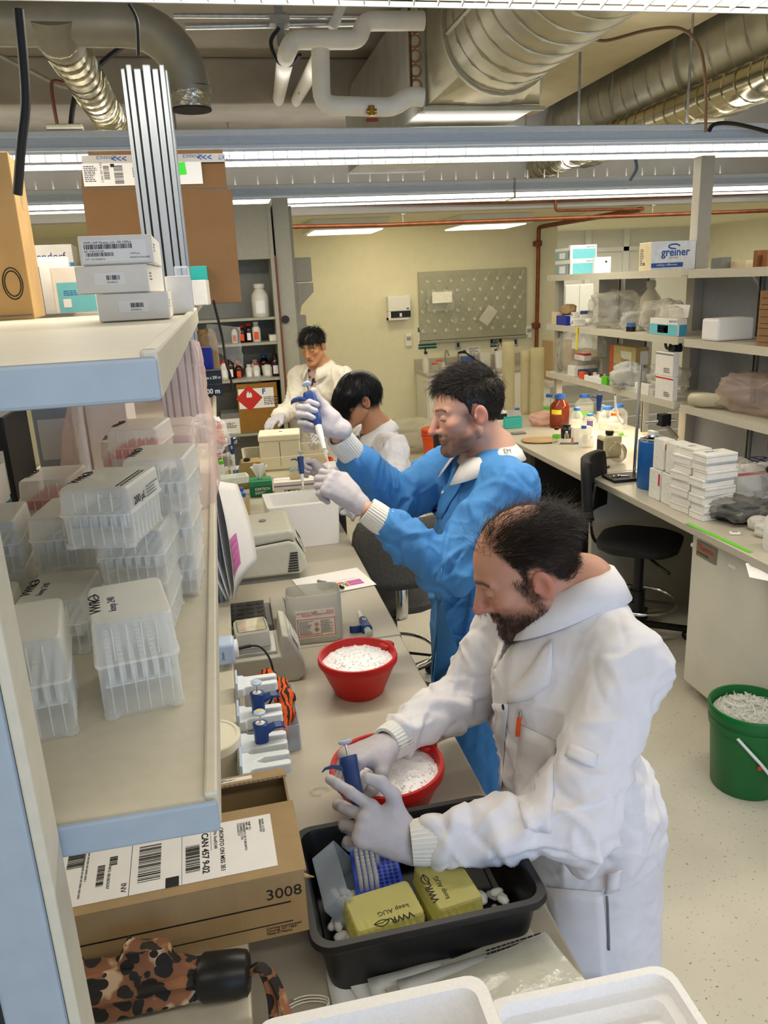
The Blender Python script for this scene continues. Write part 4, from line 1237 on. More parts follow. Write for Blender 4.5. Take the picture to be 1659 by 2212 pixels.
for j in range(26):
 s_ = j / 25
 r0 = .040 * (.75 + .35 * math.sin(PI * min(1, s_ * 1.2)) ** .7)
 ring = []
 for i in range(48):
  th = 2 * PI * i / 48
  fold = .010 * (abs(((th * 7 / (2 * PI) + .15 * math.sin(s_ * 9)) % 1) - .5) * 2) ** 2 + .004 * noise.noise(Vector((i * .5, j * .6, 2)))
  if j > 2 and abs(s_ - .25) < .13 and 0.9 < th < 1.7:
   fold += .022
  ring.append(u0 + (u1 - u0) * s_ - o0 + (a_ * math.sin(th) + b_ * math.cos(th)) * (r0 + fold - .012))
 rings.append(ring)
MB().loft(rings).build('canopy', M_leo, t, smooth=50)
MB().tube([u0 - o0 + ax * .005, u0 - o0 - ax * .004, u0 - o0 - ax * .05, u0 - o0 - ax * .064, u0 - o0 - ax * .068], [.026, .0325, .0325, .030, .024], 24).build('handle', M_black, t, smooth=40)
for s_ in (.62, .72):
 c = u0 + (u1 - u0) * s_ - o0
 MB().tube([c + ax * -.006, c + ax * .006], .046, 24, caps=False).build('tie_band', M_leo, t, smooth=40)
st = smoothpath([u0 - ax * .066 - o0, u0 - ax * .085 + Vector((0, 0, .006)) - o0, u0 + Vector((.105, -.025, -.02)) - o0, u0 + Vector((.118, -.07, -.075)) - o0, u0 + Vector((.112, -.085, -.13)) - o0])
MB().tube(st, .0055, 6, sx=1.7, sy=.5).build('strap', M_leo, t, smooth=60)
st = smoothpath([u0 - ax * .066 - o0, u0 - ax * .085 + Vector((0, 0, .005)) - o0, u0 + Vector((.095, -.03, -.03)) - o0, u0 + Vector((.092, -.07, -.08)) - o0, u0 + Vector((.086, -.085, -.13)) - o0])
MB().tube(st, .0055, 6, sx=1.7, sy=.5).build('strap', M_leo, t, smooth=60)
tag(MB().tube([(.03 + .035 * math.cos(a) * (1 + .1 * math.sin(3 * a)), .985 + .02 * math.sin(a), .914 + .001 * a) for a in [k * .3 for k in range(50)]], .0012, 5).build('wire_coil', M_pvc, smooth=60), 'thin pale wire coiled between the brown carton and the black tub', 'wire')
def marker(label, p0, p1, r, barrel, capm, capfrac=.4):
 p0, p1 = Vector(p0), Vector(p1)
 t = thing('marker_pen', label, 'pen', p0)
 d = p1 - p0
 c = d * (1 - capfrac)
 MB().tube([(0, 0, 0), d * .02, c], [r * .7, r, r], 12).build('barrel', barrel, t, smooth=50)
 MB().tube([c, c + d * .01, d * .97, d], [r * 1.02, r * 1.08, r * .95, r * .6], 12).build('cap', capm, t, smooth=50)
 text('MARKER', .005, M_ink, t, frame(d * .15 + Vector((0, 0, r * 1.01)), d, (0, 0, 1)) @ Matrix.Rotation(-PI / 2, 4, 'X') if False else frame(d * .2 + Vector((0, 0, r * 1.02)), d, Vector((0, 0, 1)).cross(d)))
 return t
marker('white marker with a black cap upright-slanted between the carton and the tub', (.060, 1.345, .922), (.052, 1.235, .922), .0062, M_white, M_black, .36)
t = thing('petri_dish', 'clear petri dish lid lying between the marker and the red bowl', 'dish', (.088, 1.335, BZ))
MB().lathe([(.045, 0), (.045, .012), (.0435, .012), (.0435, .002)], n=36).build('wall', M_glass, t, smooth=40)
tag(MB().tube(smoothpath([(.052, 1.70, .914), (.03, 1.62, .93), (.05, 1.50, .925), (.052, 1.42, .914), (.04, 1.36, .913)]), .003, 6).build('cable', M_rubber, smooth=60), 'black cord lying beside the opened brown carton', 'cable')
tag(MB().tube([(.122 + .02 * math.cos(a), 1.55 + .014 * math.sin(a), BZ + .004) for a in [k * .4 for k in range(13)]], .004, 6).build('plastic_curl', M_glass, smooth=60), 'small curl of clear plastic on the worktop left of the rear bowl', 'scrap')
def pipette(label, top, tip, hook, group=None, capc=None, tipl=True, L=None):
 top, tip = Vector(top), Vector(tip)
 d = tip - top
 L = d.length
 x = Vector(hook)
 z = -d.normalized()
 x = (x - z * x.dot(z)).normalized()
 y = z.cross(x)
 M = Matrix((x * 1.22, y * 1.22, z)).transposed().to_4x4()
 M.translation = tip
 t = bpy.data.objects.new('pipette', None)
 t.empty_display_size = .03
 COL.objects.link(t)
 t.matrix_world = M
 tag(t, label, 'pipette', group)
 s = L / .285
 def Lz(prof, nm, m, n=20):
  return MB().lathe([(r * s, z_ * s) for r, z_ in prof], n=n).build(nm, m, t, smooth=45)
 Lz([(.003, .274), (.0105, .276), (.0125, .279), (.0125, .282), (.009, .285)], 'button', M_bluel)
 Lz([(.0055, .2851), (.0055, .2857)], 'button_dot', capc or M_cap)
 Lz([(.0022, .245), (.0022, .276)], 'plunger_rod', M_chrome, 8)
 Lz([(.006, .2502), (.010, .2502), (.010, .2508), (.006, .2508)], 'socket_ring', M_white)
 b = MB()
 rings = []
 for z_, w_, dd, ox in ((.14, .0095, .0095, 0), (.148, .0125, .012, 0), (.17, .0135, .0135, 0), (.20, .0135, .0145, .001), (.225, .0145, .0155, .001), (.238, .0155, .0165, .001), (.249, .015, .016, 0), (.2505, .013, .014, 0)):
  rings.append([((math.copysign(abs(math.cos(a)) ** .75, math.cos(a)) * dd + ox) * s, math.copysign(abs(math.sin(a)) ** .75, math.sin(a)) * w_ * s, z_ * s) for a in [2 * PI * k / 20 for k in range(20)]])
 b.loft(rings).build('body', M_blue, t, smooth=45)
 hk = [(.010, .232), (.030, .240), (.045, .238), (.052, .230), (.050, .229), (.043, .2325), (.030, .232), (.012, .220)]
 MB().prism([(a * s, z_ * s) for a, z_ in hk], -.011 * s, .011 * s, M=Matrix(((1, 0, 0, 0), (0, 0, 1, 0), (0, 1, 0, 0), (0, 0, 0, 1)))).build('finger_rest', M_blue, t, bevel=.002)
 MB().box(-.0045 * s, .0045 * s, -.0158 * s, -.0140 * s, .178 * s, .197 * s).build('volume_window', M_white, t)
 for k, q in enumerate(('2', '0')):
  MB().box(-.002 * s, .002 * s, -.0161 * s, -.0157 * s, (.188 - .007 * k) * s, (.193 - .007 * k) * s).build('digit', M_ink, t)
 Lz([(.0055, .062), (.006, .085), (.0085, .112), (.0090, .140)], 'shaft', M_white)
 if tipl:
  Lz([(.0008, 0), (.0016, .012), (.0036, .045), (.0042, .064), (.0045, .066)], 'disposable_tip', M_pp, 10)
 return t
p0, p1 = PZ(797, 1368, .925), PZ(770, 1310, .915)
pipette('blue pipette lying on the worktop right of the alcohol jug', p0, p1, (-.9, .3, .0), capc=M_yellow, tipl=False)
def holder(label, y, z=1.05):
 t = thing('pipette_holder', label, 'pipette holder', (-.046, y, z), 0, 'white pipette holders')
 poly = [(0, -.038), (.018, -.038), (.022, -.030), (.030, -.028), (.098, -.028), (.104, -.022), (.104, -.012), (.098, -.008), (.050, -.010), (.034, 0), (.050, .010), (.098, .008), (.104, .012), (.104, .022), (.098, .028), (.030, .028), (.022, .030), (.018, .038), (0, .038)]
 MB().prism(poly, -.012, .012).build('fork', mat('holder_white', '#dfe6ea', .35, var=.02), t, bevel=.003)
 MB().box(0, .006, -.038, .038, -.05, .03).build('clip_plate', M_bluel, t, bevel=.003)
 return t
for k, (y, lb) in enumerate(((1.82, 'empty white pipette holder clipped to the ledge by the orange cloth'), (1.655, 'white pipette holder carrying the pipette with a pale button'), (1.525, 'white pipette holder next to the round lidded tub'), (1.44, 'white pipette holder nearest the opened brown carton'))):
 holder(lb, y, 1.06 + .005 * k)
for k, (y, c, lb) in enumerate(((1.655, M_bluel, 'blue pipette with a plain pale button hanging in the farther holder'), (1.52, M_yellow, 'blue pipette with a yellow-dotted button hanging in the nearer holder'))):
 pipette(lb, (.005, y, 1.155), (-.002, y - .002, 1.155 - .24), (1, .15, 0), 'pipettes hanging in the ledge holders', c)
t = thing('round_tub', 'round white tub with a handwritten lid on the ledge by the carton', 'tub', (-.105, 1.50, 1.041))
MB().lathe([(.058, 0), (.062, .06), (.062, .075)], n=36).build('body', film('milky_tub', '#e4dfcc', .8, .4), t, smooth=40)
MB().lathe([(.064, .062), (.0665, .064), (.0665, .082), (.064, .085), (.058, .085), (.057, .083)], n=40).build('lid', mat('stained_lid', '#e3ddc2', .5, var=.1, scale=12, col2='#e9e4d2'), t, smooth=35)
text('M 330', .02, M_ink, t, frame((-.03, -.005, .0835), (1, .1, 0), (-.1, 1, 0)))
MB().box(-.01, .02, -.0675, -.063, .055, .085).build('tape', M_cardc, t)
t = thing('clear_box', 'low clear box holding the tiger-striped cloth behind the pipette holders', 'box', (.035, 1.84, BZ))
hollow([rrect(.13, .22, .006, 0), rrect(.13, .22, .006, .07)], [rrect(.126, .216, .005, .07), rrect(.126, .216, .005, .003)], M_ppb, 'shell', t, 30)
def tiger():
 m = mat('tiger_cloth', '#d4571a', .8, var=.1)
 nt = m.node_tree; b_ = nt.nodes['Principled BSDF']
 old = b_.inputs['Base Color'].links[0].from_socket
 tc = [n for n in nt.nodes if n.type == 'TEX_COORD'][0]
 w = nt.nodes.new('ShaderNodeTexWave'); w.inputs['Scale'].default_value = 22; w.inputs['Distortion'].default_value = 9; w.inputs['Detail'].default_value = 2
 nt.links.new(tc.outputs['Object'], w.inputs['Vector'])
 r = nt.nodes.new('ShaderNodeValToRGB'); r.color_ramp.elements[0].position = .25; r.color_ramp.elements[1].position = .33
 nt.links.new(w.outputs[1], r.inputs[0])
 mx = nt.nodes.new('ShaderNodeMix'); mx.data_type = 'RGBA'
 nt.links.new(r.outputs[0], mx.inputs[0]); mx.inputs[6].default_value = (*lin('#1c1210'), 1); nt.links.new(old, mx.inputs[7])
 nt.links.new(mx.outputs[2], b_.inputs['Base Color'])
 return m
tag(MB().tube(smoothpath([(-.005, 1.955, .97), (.03, 1.97, .995), (.06, 1.93, .99), (.075, 1.87, .985), (.07, 1.82, .97), (.05, 1.77, .945), (.02, 1.80, .94), (.0, 1.86, .945)], 5), [.024 + .006 * math.sin(k * 1.3) for k in range(36)], 12).build('tiger_cloth', tiger(), smooth=60), 'orange tiger-striped fabric bundled in the clear box', 'cloth')
t = thing('dry_bath', 'beige dry bath heater with a sloped keypad next to the alcohol jug', 'heater', (.045, 2.09, BZ))
poly = [(-.11, .0), (.085, 0), (.105, .018), (.105, .055), (.065, .145), (.048, .150), (.040, .085), (-.11, .085)]
Mxz = Matrix(((1, 0, 0, 0), (0, 0, 1, 0), (0, 1, 0, 0), (0, 0, 0, 1)))
MB().prism(poly, 0, .19, M=Mxz).build('housing', M_instr, t, bevel=.004)
pa, pb = Vector((.105, 0, .055)), Vector((.065, 0, .145))
Mk = frame((.1052, .012, .0555), (0, 1, 0), (pb - pa))
kp = MB().box(0, .165, .004, .092, 0, .0008).build('keypad', mat('keypad_pale', '#d9dad2', .5), t, M=Mk)
for i in range(5):
 for j in range(3):
  MB().box(.07 + i * .019, .083 + i * .019, .016 + j * .024, .032 + j * .024, .0008, .0018).build('key', M_white, kp, bevel=.001)
  MB().box(.073 + i * .019, .080 + i * .019, .020 + j * .024, .0215 + j * .024, .0018, .002).build('key_mark', M_ink, kp)
MB().box(.012, .05, .03, .07, .0008, .0014).build('display', M_instd, kp)
MB().box(-.1, .03, .02, .16, .085, .095).build('block', M_steel, t, bevel=.002)
cl = thing('clear_cover', 'reflective clear plastic cover box standing on the dry bath', 'lid', (.008, 2.20, BZ + .096), math.radians(4))
hollow([rrect(.10, .11, .012, 0), rrect(.098, .108, .012, .045), rrect(.09, .10, .01, .05)], [rrect(.088, .098, .01, .049), rrect(.094, .104, .01, .002)], M_ppl, 'shell', cl, 35)
MB().box(-.04, .04, -.045, .045, .05, .0508).build('top_film', mat('glossy_film_top', '#d8d3b4', .06, .4, var=.2, scale=20), cl)
tag(MB().tube(smoothpath([(-.03, 1.99, 1.085), (.005, 2.0, 1.083), (.03, 1.995, 1.075), (.05, 1.985, 1.04), (.055, 1.975, .99), (.05, 1.96, .95), (.03, 1.93, .93)]), [.005] * 6 + [.003] * 31, 7).build('power_cord', M_rubber, smooth=60), 'black power cord dropping from the plug adapter past the heater', 'cable')
t = thing('plug_adapter', 'pale blue plug adapter sticking out of the ledge with scribbled label', 'plug', (-.04, 1.99, 1.085))
MB().box(-.06, -.002, -.032, .032, -.03, .03).build('body', M_bluel, t, bevel=.008, seg=3)
MB().lathe([(.026, 0), (.026, .008), (.015, .010)], n=20, M=frame((-.002, 0, 0), (0, 1, 0), (0, 0, 1))).build('face', M_white, t, smooth=40)
text('2mm', .012, M_blueink, t, frame((-.03, -.0325, -.015), (0, 0, 1), (-1, 0, 0)))
t = thing('block_heater', 'grey block heater with a dark drilled block and angled display, behind the dry bath', 'heater', (.02, 2.43, BZ))
MB().box(-.13, .06, -.07, .12, 0, .07).build('housing', M_instd, t, bevel=.005)
MB().prism([(.06, 0), (.15, 0), (.15, .02), (.105, .09), (.06, .09)], -.07, .12, M=Mxz).build('console', M_cab, t, bevel=.005)
Mk = frame((.1503, -.055, .0205), (0, 1, 0), (-.045, 0, .07))
pn = MB().box(0, .15, .004, .078, 0, .001).build('display_panel', mat('panel_slate', '#3a4652', .4), t, M=Mk)
for i in range(6):
 for j in range(3):
  MB().box(.012 + i * .022, .028 + i * .022, .012 + j * .02, .024 + j * .02, .001, .0018).build('key', mat('key_blue', '#5d7a9a', .4), pn)
bl = MB().box(-.12, .04, -.05, .10, .07, .088).build('block', M_black, t)
for i in range(5):
 for j in range(4):
  MB().lathe([(.012, 0), (.012, .0012)], (-.104 + i * .032, -.03 + j * .036, .088), 10).build('well', M_dark, bl)
t = thing('thermal_cycler', 'beige thermal cycler with a rounded lid and side vents', 'thermal cycler', (.10, 3.07, BZ))
side = [(-.16, .022), (.13, .022), (.155, .05), (.150, .085), (.115, .150), (.09, .162), (-.16, .140)]
MB().prism(side, -.15, .15, M=Mxz).build('housing', M_instr, t, bevel=.012, seg=3)
MB().prism([(-.16, .143), (.088, .165), (.112, .153), (.118, .175), (.11, .200), (.09, .207), (-.16, .195)], -.15, .15, M=Mxz).build('lid', M_instr, t, bevel=.012, seg=3)
MB().box(-.155, .12, -.14, .14, 0, .024).build('foot_base', M_instd, t)
MB().lathe([(.014, 0), (.014, .004), (.011, .005)], (.0, .02, .203), 20).build('lid_badge', M_instd, t, smooth=40)
for k in range(8):
 MB().box(.075 + .002 * k, .118, -.153, -.149, .035 + k * .0105, .040 + k * .0105).build('vent_slot', M_dark, t)
Mk = frame((.1535, -.10, .087), (0, 1, 0), (-.035, 0, .065))
pn = MB().box(0, .20, .004, .066, .002, .004).build('control_panel', mat('panel_pale', '#cfd2ca', .5), t, M=Mk)
for i in range(4):
 for j in range(2):
  MB().box(.012 + i * .03, .028 + i * .03, .012 + j * .026, .026 + j * .026, .004, .005).build('button', M_instd, pn)
MB().box(.135, .19, .014, .05, .004, .005).build('screen', M_dark, pn)
t = thing('alcohol_jug', 'cut-open translucent jug with a red-bordered Anhydrous Ethyl Alcohol label', 'jug', (.215, 2.375, BZ), math.radians(-3))
hollow([rrect(.168, .10, .03, 0, 5), rrect(.178, .11, .032, .012, 5), rrect(.178, .11, .032, .150, 5), rrect(.176, .108, .032, .166, 5)], [rrect(.172, .104, .030, .166, 5), rrect(.172, .104, .03, .01, 5)], film('milky_jug', '#e9e7dd', .62, .35), 'shell', t, 40)
s_ = MB().box(-.062, .064, -.0565, -.0553, .022, .118).build('label', mat('label_cream', '#e9dfcf', .6), t)
text('Anhydrous Ethyl\n      Alcohol', .0098, M_redink, s_, frame((-.058, -.0568, .106), (1, 0, 0), (0, 0, 1)))
text('Alcool\nEthylique Anhydre', .0092, M_redink, s_, frame((.061, -.0568, .108), (1, 0, 0), (0, 0, 1)), 'RIGHT')
text('4 L', .009, M_ink, s_, frame((-.003, -.0568, .109), (1, 0, 0), (0, 0, 1)))
mb = MB()
for k in range(34):
 u = -.058 + k * .0036
 mb.box(u, u + .002, -.057, -.0565, .026, .029).box(u, u + .002, -.057, -.0565, .086, .089)
for k in range(17):
 u = .027 + k * .0036
 mb.box(-.058, -.0552, -.057, -.0565, u, u + .002).box(.0608, .0635, -.057, -.0565, u, u + .002)
mb.build('dashed_border', M_redink, s_)
for (x, w_) in ((-.052, .044), (.016, .042)):
 finelines(s_, frame((x, -.0568, .079), (1, 0, 0), (0, 0, 1)), w_, 11, .0042, M_greyink, int(x * 1000))
finelines(s_, frame((-.05, -.0568, .033), (1, 0, 0), (0, 0, 1)), .1, 1, .005, M_redink, 3)
for z_, m in ((.068, M_redink), (.05, M_ink)):
 MB().tube([(.003 + .006 * math.cos(a), -.0569, z_ + .006 * math.sin(a)) for a in [2 * PI * k / 16 for k in range(17)]], .0008, 4).box(.0015, .0045, -.0572, -.0566, z_ - .003, z_ + .003).build('hazard_mark', m, s_)
def plate_map(parent, M, w_, h_, seed):
 rn = random.Random(seed)
 pal = ['#c8342c', '#e0a32c', '#5a9a3c', '#3a6fb8', '#e8e2d8', '#d86a2c', '#8ab84c', '#4aa0b0']
 ms = [mat('print_' + c_[1:], c_, .7, var=0) for c_ in pal] + [mat('print_pink', '#cf6fb0', .7, var=0)]
 mb = MB()
 n = 22
 for i in range(n):
  for j in range(3):
   mb.box(i * w_ * .66 / n, (i + .92) * w_ * .66 / n, j * h_ / 3, (j + 1) * h_ / 3, 0, .0002, rn.randrange(8))
 mb.box(w_ * .67, w_, 0, h_, 0, .0002, 8)
 mb.build('colour_table', ms, parent, M=M)
 mb = MB()
 for i in range(9):
  for j in range(2):
   mb.box(w_ * (.69 + i * .034), w_ * (.69 + i * .034) + .006, h_ * (.15 + .45 * j), h_ * (.2 + .45 * j), .0003, .0004)
 for i in range(20):
  mb.box(i * w_ / 21, i * w_ / 21 + w_ / 60, h_ * 1.3, h_ * 1.36, 0, .0003)
 mb.build('table_text', M_ink, parent, M=M)
P_ = [PZ(637, 1257, .913), PZ(780, 1230, .913), PZ(806, 1280, .913), PZ(665, 1292, .913)]
dx = (P_[1] - P_[0]).normalized()
t = thing('printed_sheet', 'sheet of paper with a colour-coded table lying by the thermal cycler', 'paper', P_[3], math.atan2(dx.y, dx.x))
MB().box(0, .275, 0, .212, 0, .0008).build('sheet', M_paper, t)
plate_map(t, T4((.065, .035, .0009)), .175, .055, 5)
q0, q1 = PZ(743, 1270, .924), PZ(686, 1255, .924)
marker('black and grey marker lying across the colour-coded sheet', q1, q0, .0065, mat('marker_grey', '#8d8d8a', .4), M_black, .42)
def hang(label, c, seed, lift):
 t = thing('hanging_sheet', label, 'paper', c[0], group='sheets clipped to the lower left shelf')
 o0 = Vector(c[0])
 rows = []
 for j in range(12):
  v_ = j / 11
  rows.append([c[0].lerp(c[1], u_).lerp(c[3].lerp(c[2], u_), v_) - o0 + Vector((.035 * math.sin(v_ * PI) * lift - .02 * math.sin(u_ * PI), 0, 0)) for u_ in [k / 9 for k in range(10)]])
 MB().sheet(rows).build('sheet', M_paper, t, smooth=180, solid=.0006)
 return t, rows
Ch = [PY(466, 1032, 2.42), PY(513, 1046, 2.75), PY(556, 1213, 2.68), PY(508, 1300, 2.38)]
t, rows = hang('foremost curled sheet with a pink table, hanging off the shelf edge', Ch, 1, .3)
for k in range(3):
 d_ = Vector((-.006 * (k + 1), .012, 0))
 hang(['second curled sheet just behind the foremost hanging one', 'third curled sheet in the hanging bundle', 'rearmost sheet of the hanging bundle'][k], [c + d_ * (1 + .5 * (i in (2, 3))) for i, c in enumerate(Ch)], 2 + k, .3 - .5 * (k + 1))
def onsheet(u_, v_):
 return Ch[0].lerp(Ch[1], u_).lerp(Ch[3].lerp(Ch[2], u_), v_) - Ch[0] + Vector((.035 * math.sin(v_ * PI) * .3 - .02 * math.sin(u_ * PI), 0, 0))
nrm = (Ch[1] - Ch[0]).cross(Ch[3] - Ch[0]).normalized()
if nrm.y > 0: nrm = -nrm
def patch(u0, u1, v0, v1, m, nm):
 rows = [[onsheet(u0 + (u1 - u0) * i / 5, v0 + (v1 - v0) * j / 5) + nrm * .0012 for i in range(6)] for j in range(6)]
 MB().sheet(rows).build(nm, m, t, smooth=180)
patch(.12, .55, .52, .84, MATS['print_pink'], 'pink_table')
for k in range(4):
 patch(.02 + .025 * k, .042 + .025 * k, .50, .80, MATS['print_' + ('c8342c', 'e0a32c', '5a9a3c', '3a6fb8')[k]], 'colour_column')
mb = MB()
for i in range(6):
 for j in range(4):
  p = onsheet(.17 + .06 * i, .57 + .07 * j) + nrm * .002
  mb.bar(p, p + (Ch[3] - Ch[0]).normalized() * .006, .002, .0006)
mb.build('table_text', M_ink, t)
zt = PY(603, 1096, 3.3).z
t = thing('foam_box', 'open white foam box on the worktop beside the thermal cycler', 'foam box', (.285, 3.43, BZ), math.radians(2))
h_ = zt - BZ
hollow([rrect(.30, .25, .012, 0), rrect(.315, .265, .012, h_)], [rrect(.255, .20, .012, h_), rrect(.235, .18, .012, .04)], M_foam, 'shell', t)
t = carton('tissue_box', 'green wipes box with a tissue sticking out at the far end of the left worktop', (.125, .12, .085), (.147, 4.33, BZ), 0, mat('kim_green', '#0f6b43', .45, var=.04), seam=False)
MB().box(-.0628, .0628, -.0605, .0605, .060, .0852).build('top_band', mat('kim_green_light', '#2f8a5e', .45), t)
text('KIMTECH', .020, M_white, t, frame((-.034, -.0608, .036), (1, 0, 0), (0, 0, 1)), bold=.0004)
finelines(t, frame((-.034, -.0608, .026), (1, 0, 0), (0, 0, 1)), .06, 3, .006, M_white, 70)
rows = [[Vector((-.055 + .11 * u + .0, .0 + .012 * math.sin(u * 9), .14 - .10 * (1 - abs(2 * u - 1) * .0) * v - .02 * u)) * 1.0 for u in [k / 12 for k in range(13)]] for v in [j / 6 for j in range(7)]]
rows = [[Vector((p.x * (1 - .85 * j / 6), p.y, .175 - .092 * j / 6 - (.02 if j == 0 and abs(p.x) > .03 else 0))) for p in r] for j, r in enumerate(rows)]
MB().sheet(rows).build('tissue', M_paper, t, smooth=180, solid=.001)
t = carton('wipes_box', 'white and purple wipes box beside the green wipes box', (.25, .12, .075), (.345, 4.30, BZ), -3, M_cardw)
text('KIMTECH', .021, M_ink, t, frame((-.07, -.0608, .018), (1, 0, 0), (0, 0, 1)), bold=.0004)
MB().box(-.125, .125, -.0606, -.06, .05, .056).build('purple_band', mat('purple_print', '#6a4f9a', .5), t)
MB().lathe([(.035, 0), (.035, .001)], n=20, M=frame((0, -.01, .09), (1, 0, 0), (0, 0, 1))).build('lid_tab', M_cardc, t)
t = thing('tan_bin', 'tan wedge-sided bench bin with a black knob behind the green wipes box', 'bin', (.11, 4.56, BZ))
MB().loft([rrect(.20, .15, .01, 0), rrect(.11, .12, .01, .15)]).build('body', mat('tan_plastic', '#a8905a', .5), t, bevel=.003)
MB().lathe([(.012, 0), (.02, .006), (.02, .014), (.012, .018)], (-.02, -.02, .15), 14).build('knob', M_black, t, smooth=40)
t = thing('beaker', 'clear plastic beaker full of capped tubes under the hanging sheets', 'beaker', (.022, 3.87, BZ))
MB().lathe([(.048, 0), (.052, .10), (.05, .10), (.046, .003)], n=28).build('wall', film('yellowed_beaker', '#dccb9a', .45, .25), t, smooth=40)
for k, (x, y, hh, m) in enumerate(((-.02, .0, .14, M_cap), (.012, .015, .15, M_cap), (.02, -.015, .13, M_cap), (-.012, -.022, .125, M_black))):
 tt = thing('capped_tube', 'capped sample tube standing in the plastic beaker', 'tube', (.022 + x, 3.87 + y, BZ + .004), group='tubes in the beaker')
 MB().lathe([(.003, 0), (.009, .02), (.010, hh - .015)], n=12).build('wall', M_glass, tt, smooth=40)
 MB().lathe([(.012, hh - .018), (.0125, hh), (.010, hh + .002)], n=14).build('cap', m, tt, smooth=40)
t = thing('clear_bin', 'wide clear storage bin at the far end of the left worktop', 'bin', (.33, 4.86, BZ))
hollow([rrect(.46, .34, .03, 0), rrect(.50, .38, .03, .125), rrect(.52, .40, .035, .13)], [rrect(.49, .37, .03, .13), rrect(.45, .33, .03, .004)], film('clear_bin', '#e6dfc4', .22, .15), 'shell', t, 35)
t = thing('foam_cooler', 'lidded cream foam cooler standing in the clear bin', 'cooler', (.315, 4.95, BZ + .012), math.radians(-6))
MB().box(-.125, .125, -.10, .10, 0, .18).build('body', M_foamy, t, bevel=.006)
MB().box(-.13, .13, -.105, .105, .181, .222).build('lid', M_foamy, t, bevel=.008)
MB().box(-.06, .02, -.01, .012, .222, .224).box(.0, .02, -.05, .04, .222, .224).build('tape_mark', M_paper, t)
MB().box(-.002, .003, -.1008, -.1, .02, .175).build('printed_line', M_greyink, t)
for k, (x, y, z, w_, m, lb) in enumerate(((.40, 4.74, .92, .10, mat('sky_rack', '#4a9ac4', .5), 'blue tube rack lying in the clear bin'), (.50, 4.80, .93, .09, mat('green_rack', '#4f9a5c', .5), 'green tube rack at the right of the clear bin'))):
 t = thing('tube_rack', lb, 'rack', (x, y, z), .1)
 MB().box(-w_ / 2, w_ / 2, -.04, .04, 0, .03).build('body', m, t, bevel=.003)
 for i in range(5):
  for j in range(3):
   MB().lathe([(.006, 0), (.006, .001)], (-w_ * .4 + i * w_ * .2, -.025 + j * .025, .03), 8).build('hole', M_dark, t)
t = thing('orange_bucket', 'orange pail behind the cream foam cooler', 'bucket', (.61, 5.35, .62))
MB().lathe([(.07, 0), (.085, .20), (.09, .20), (.09, .24), (.08, .24), (.066, .01)], n=28).build('shell', M_orange, t, smooth=40)
tag(MB().box(.5, .75, 5.22, 5.5, .58, .62).build('side_stand', M_cab, bevel=.004), 'low grey stand behind the left worktop, carrying the orange pail', 'stand')
tag(MB().cyl((.62, 5.36, 0), (.62, 5.36, .58), .03, n=14).build('stand_post', M_cab), 'grey post of the low stand behind the worktop', 'post')
t = thing('pipette_stand', 'pale pipette stand at the far end of the left worktop', 'stand', (-.01, 4.62, BZ))
MB().box(-.05, .05, -.05, .05, 0, .012).box(-.012, .0, -.01, .01, 0, .25).build('post', M_shelf, t)
MB().box(-.045, .055, -.045, .03, .25, .275).build('head', M_cardc, t, bevel=.005)
pipette('dark blue pipette hanging from the pale stand, far end of the worktop', (.005, 4.555, 1.235), (.02, 4.55, .985), (1, 0, 0), None, M_bluel)
t = thing('tip_box', 'clear tip box with a blue band standing below the far pipette stand', 'tip box', (.045, 4.66, BZ), group=None)
MB().box(-.04, .04, -.05, .05, 0, .09).build('base', M_pp, t, bevel=.003)
MB().box(-.0405, .0405, -.0505, .0505, .062, .085).build('band', mat('sky_band', '#6f9fd0', .5), t)
t = thing('white_tray', 'long pale green-white instrument tray on the ledge beyond the hanging sheets', 'tray', (-.01, 4.12, 1.041), math.radians(8))
hollow([rrect(.17, .09, .012, 0), rrect(.18, .10, .014, .035)], [rrect(.165, .085, .01, .035), rrect(.16, .08, .01, .015)], mat('tray_mint', '#dfe6dc', .4), 'shell', t)
marker('white vial with a green cap standing beyond the pale tray', (-.055, 4.3, 1.042), (-.055, 4.3, 1.13), .014, M_white, M_fluor, .25)
bag('red_glove', 'dark red glove hanging limp by the far pipette stand', (-.075, 4.5, 1.042), (.05, .05, .16), 0, mat('dark_red_rubber', '#8c1020', .5), 31, .15, 'glove')
bag('film_bag', 'crumpled clear bag below the far pipette stand', (-.03, 4.45, 1.042), (.10, .10, .09), 0, M_bag, 32, .3)
for k in range(4):
 tt = thing('orange_tube', 'orange-capped tube glowing beside the far shelf end', 'tube', (-.075 + .002 * k, 4.4 + .05 * k, 1.30 - .04 * k), group='orange tubes by the far shelf end')
 MB().cyl((0, 0, 0), (.05, 0, 0), .018, n=14).build('cap', M_orange, tt, smooth=40)
 MB().cyl((-.05, 0, 0), (0, 0, 0), .015, n=14).build('barrel', M_pp, tt, smooth=40)
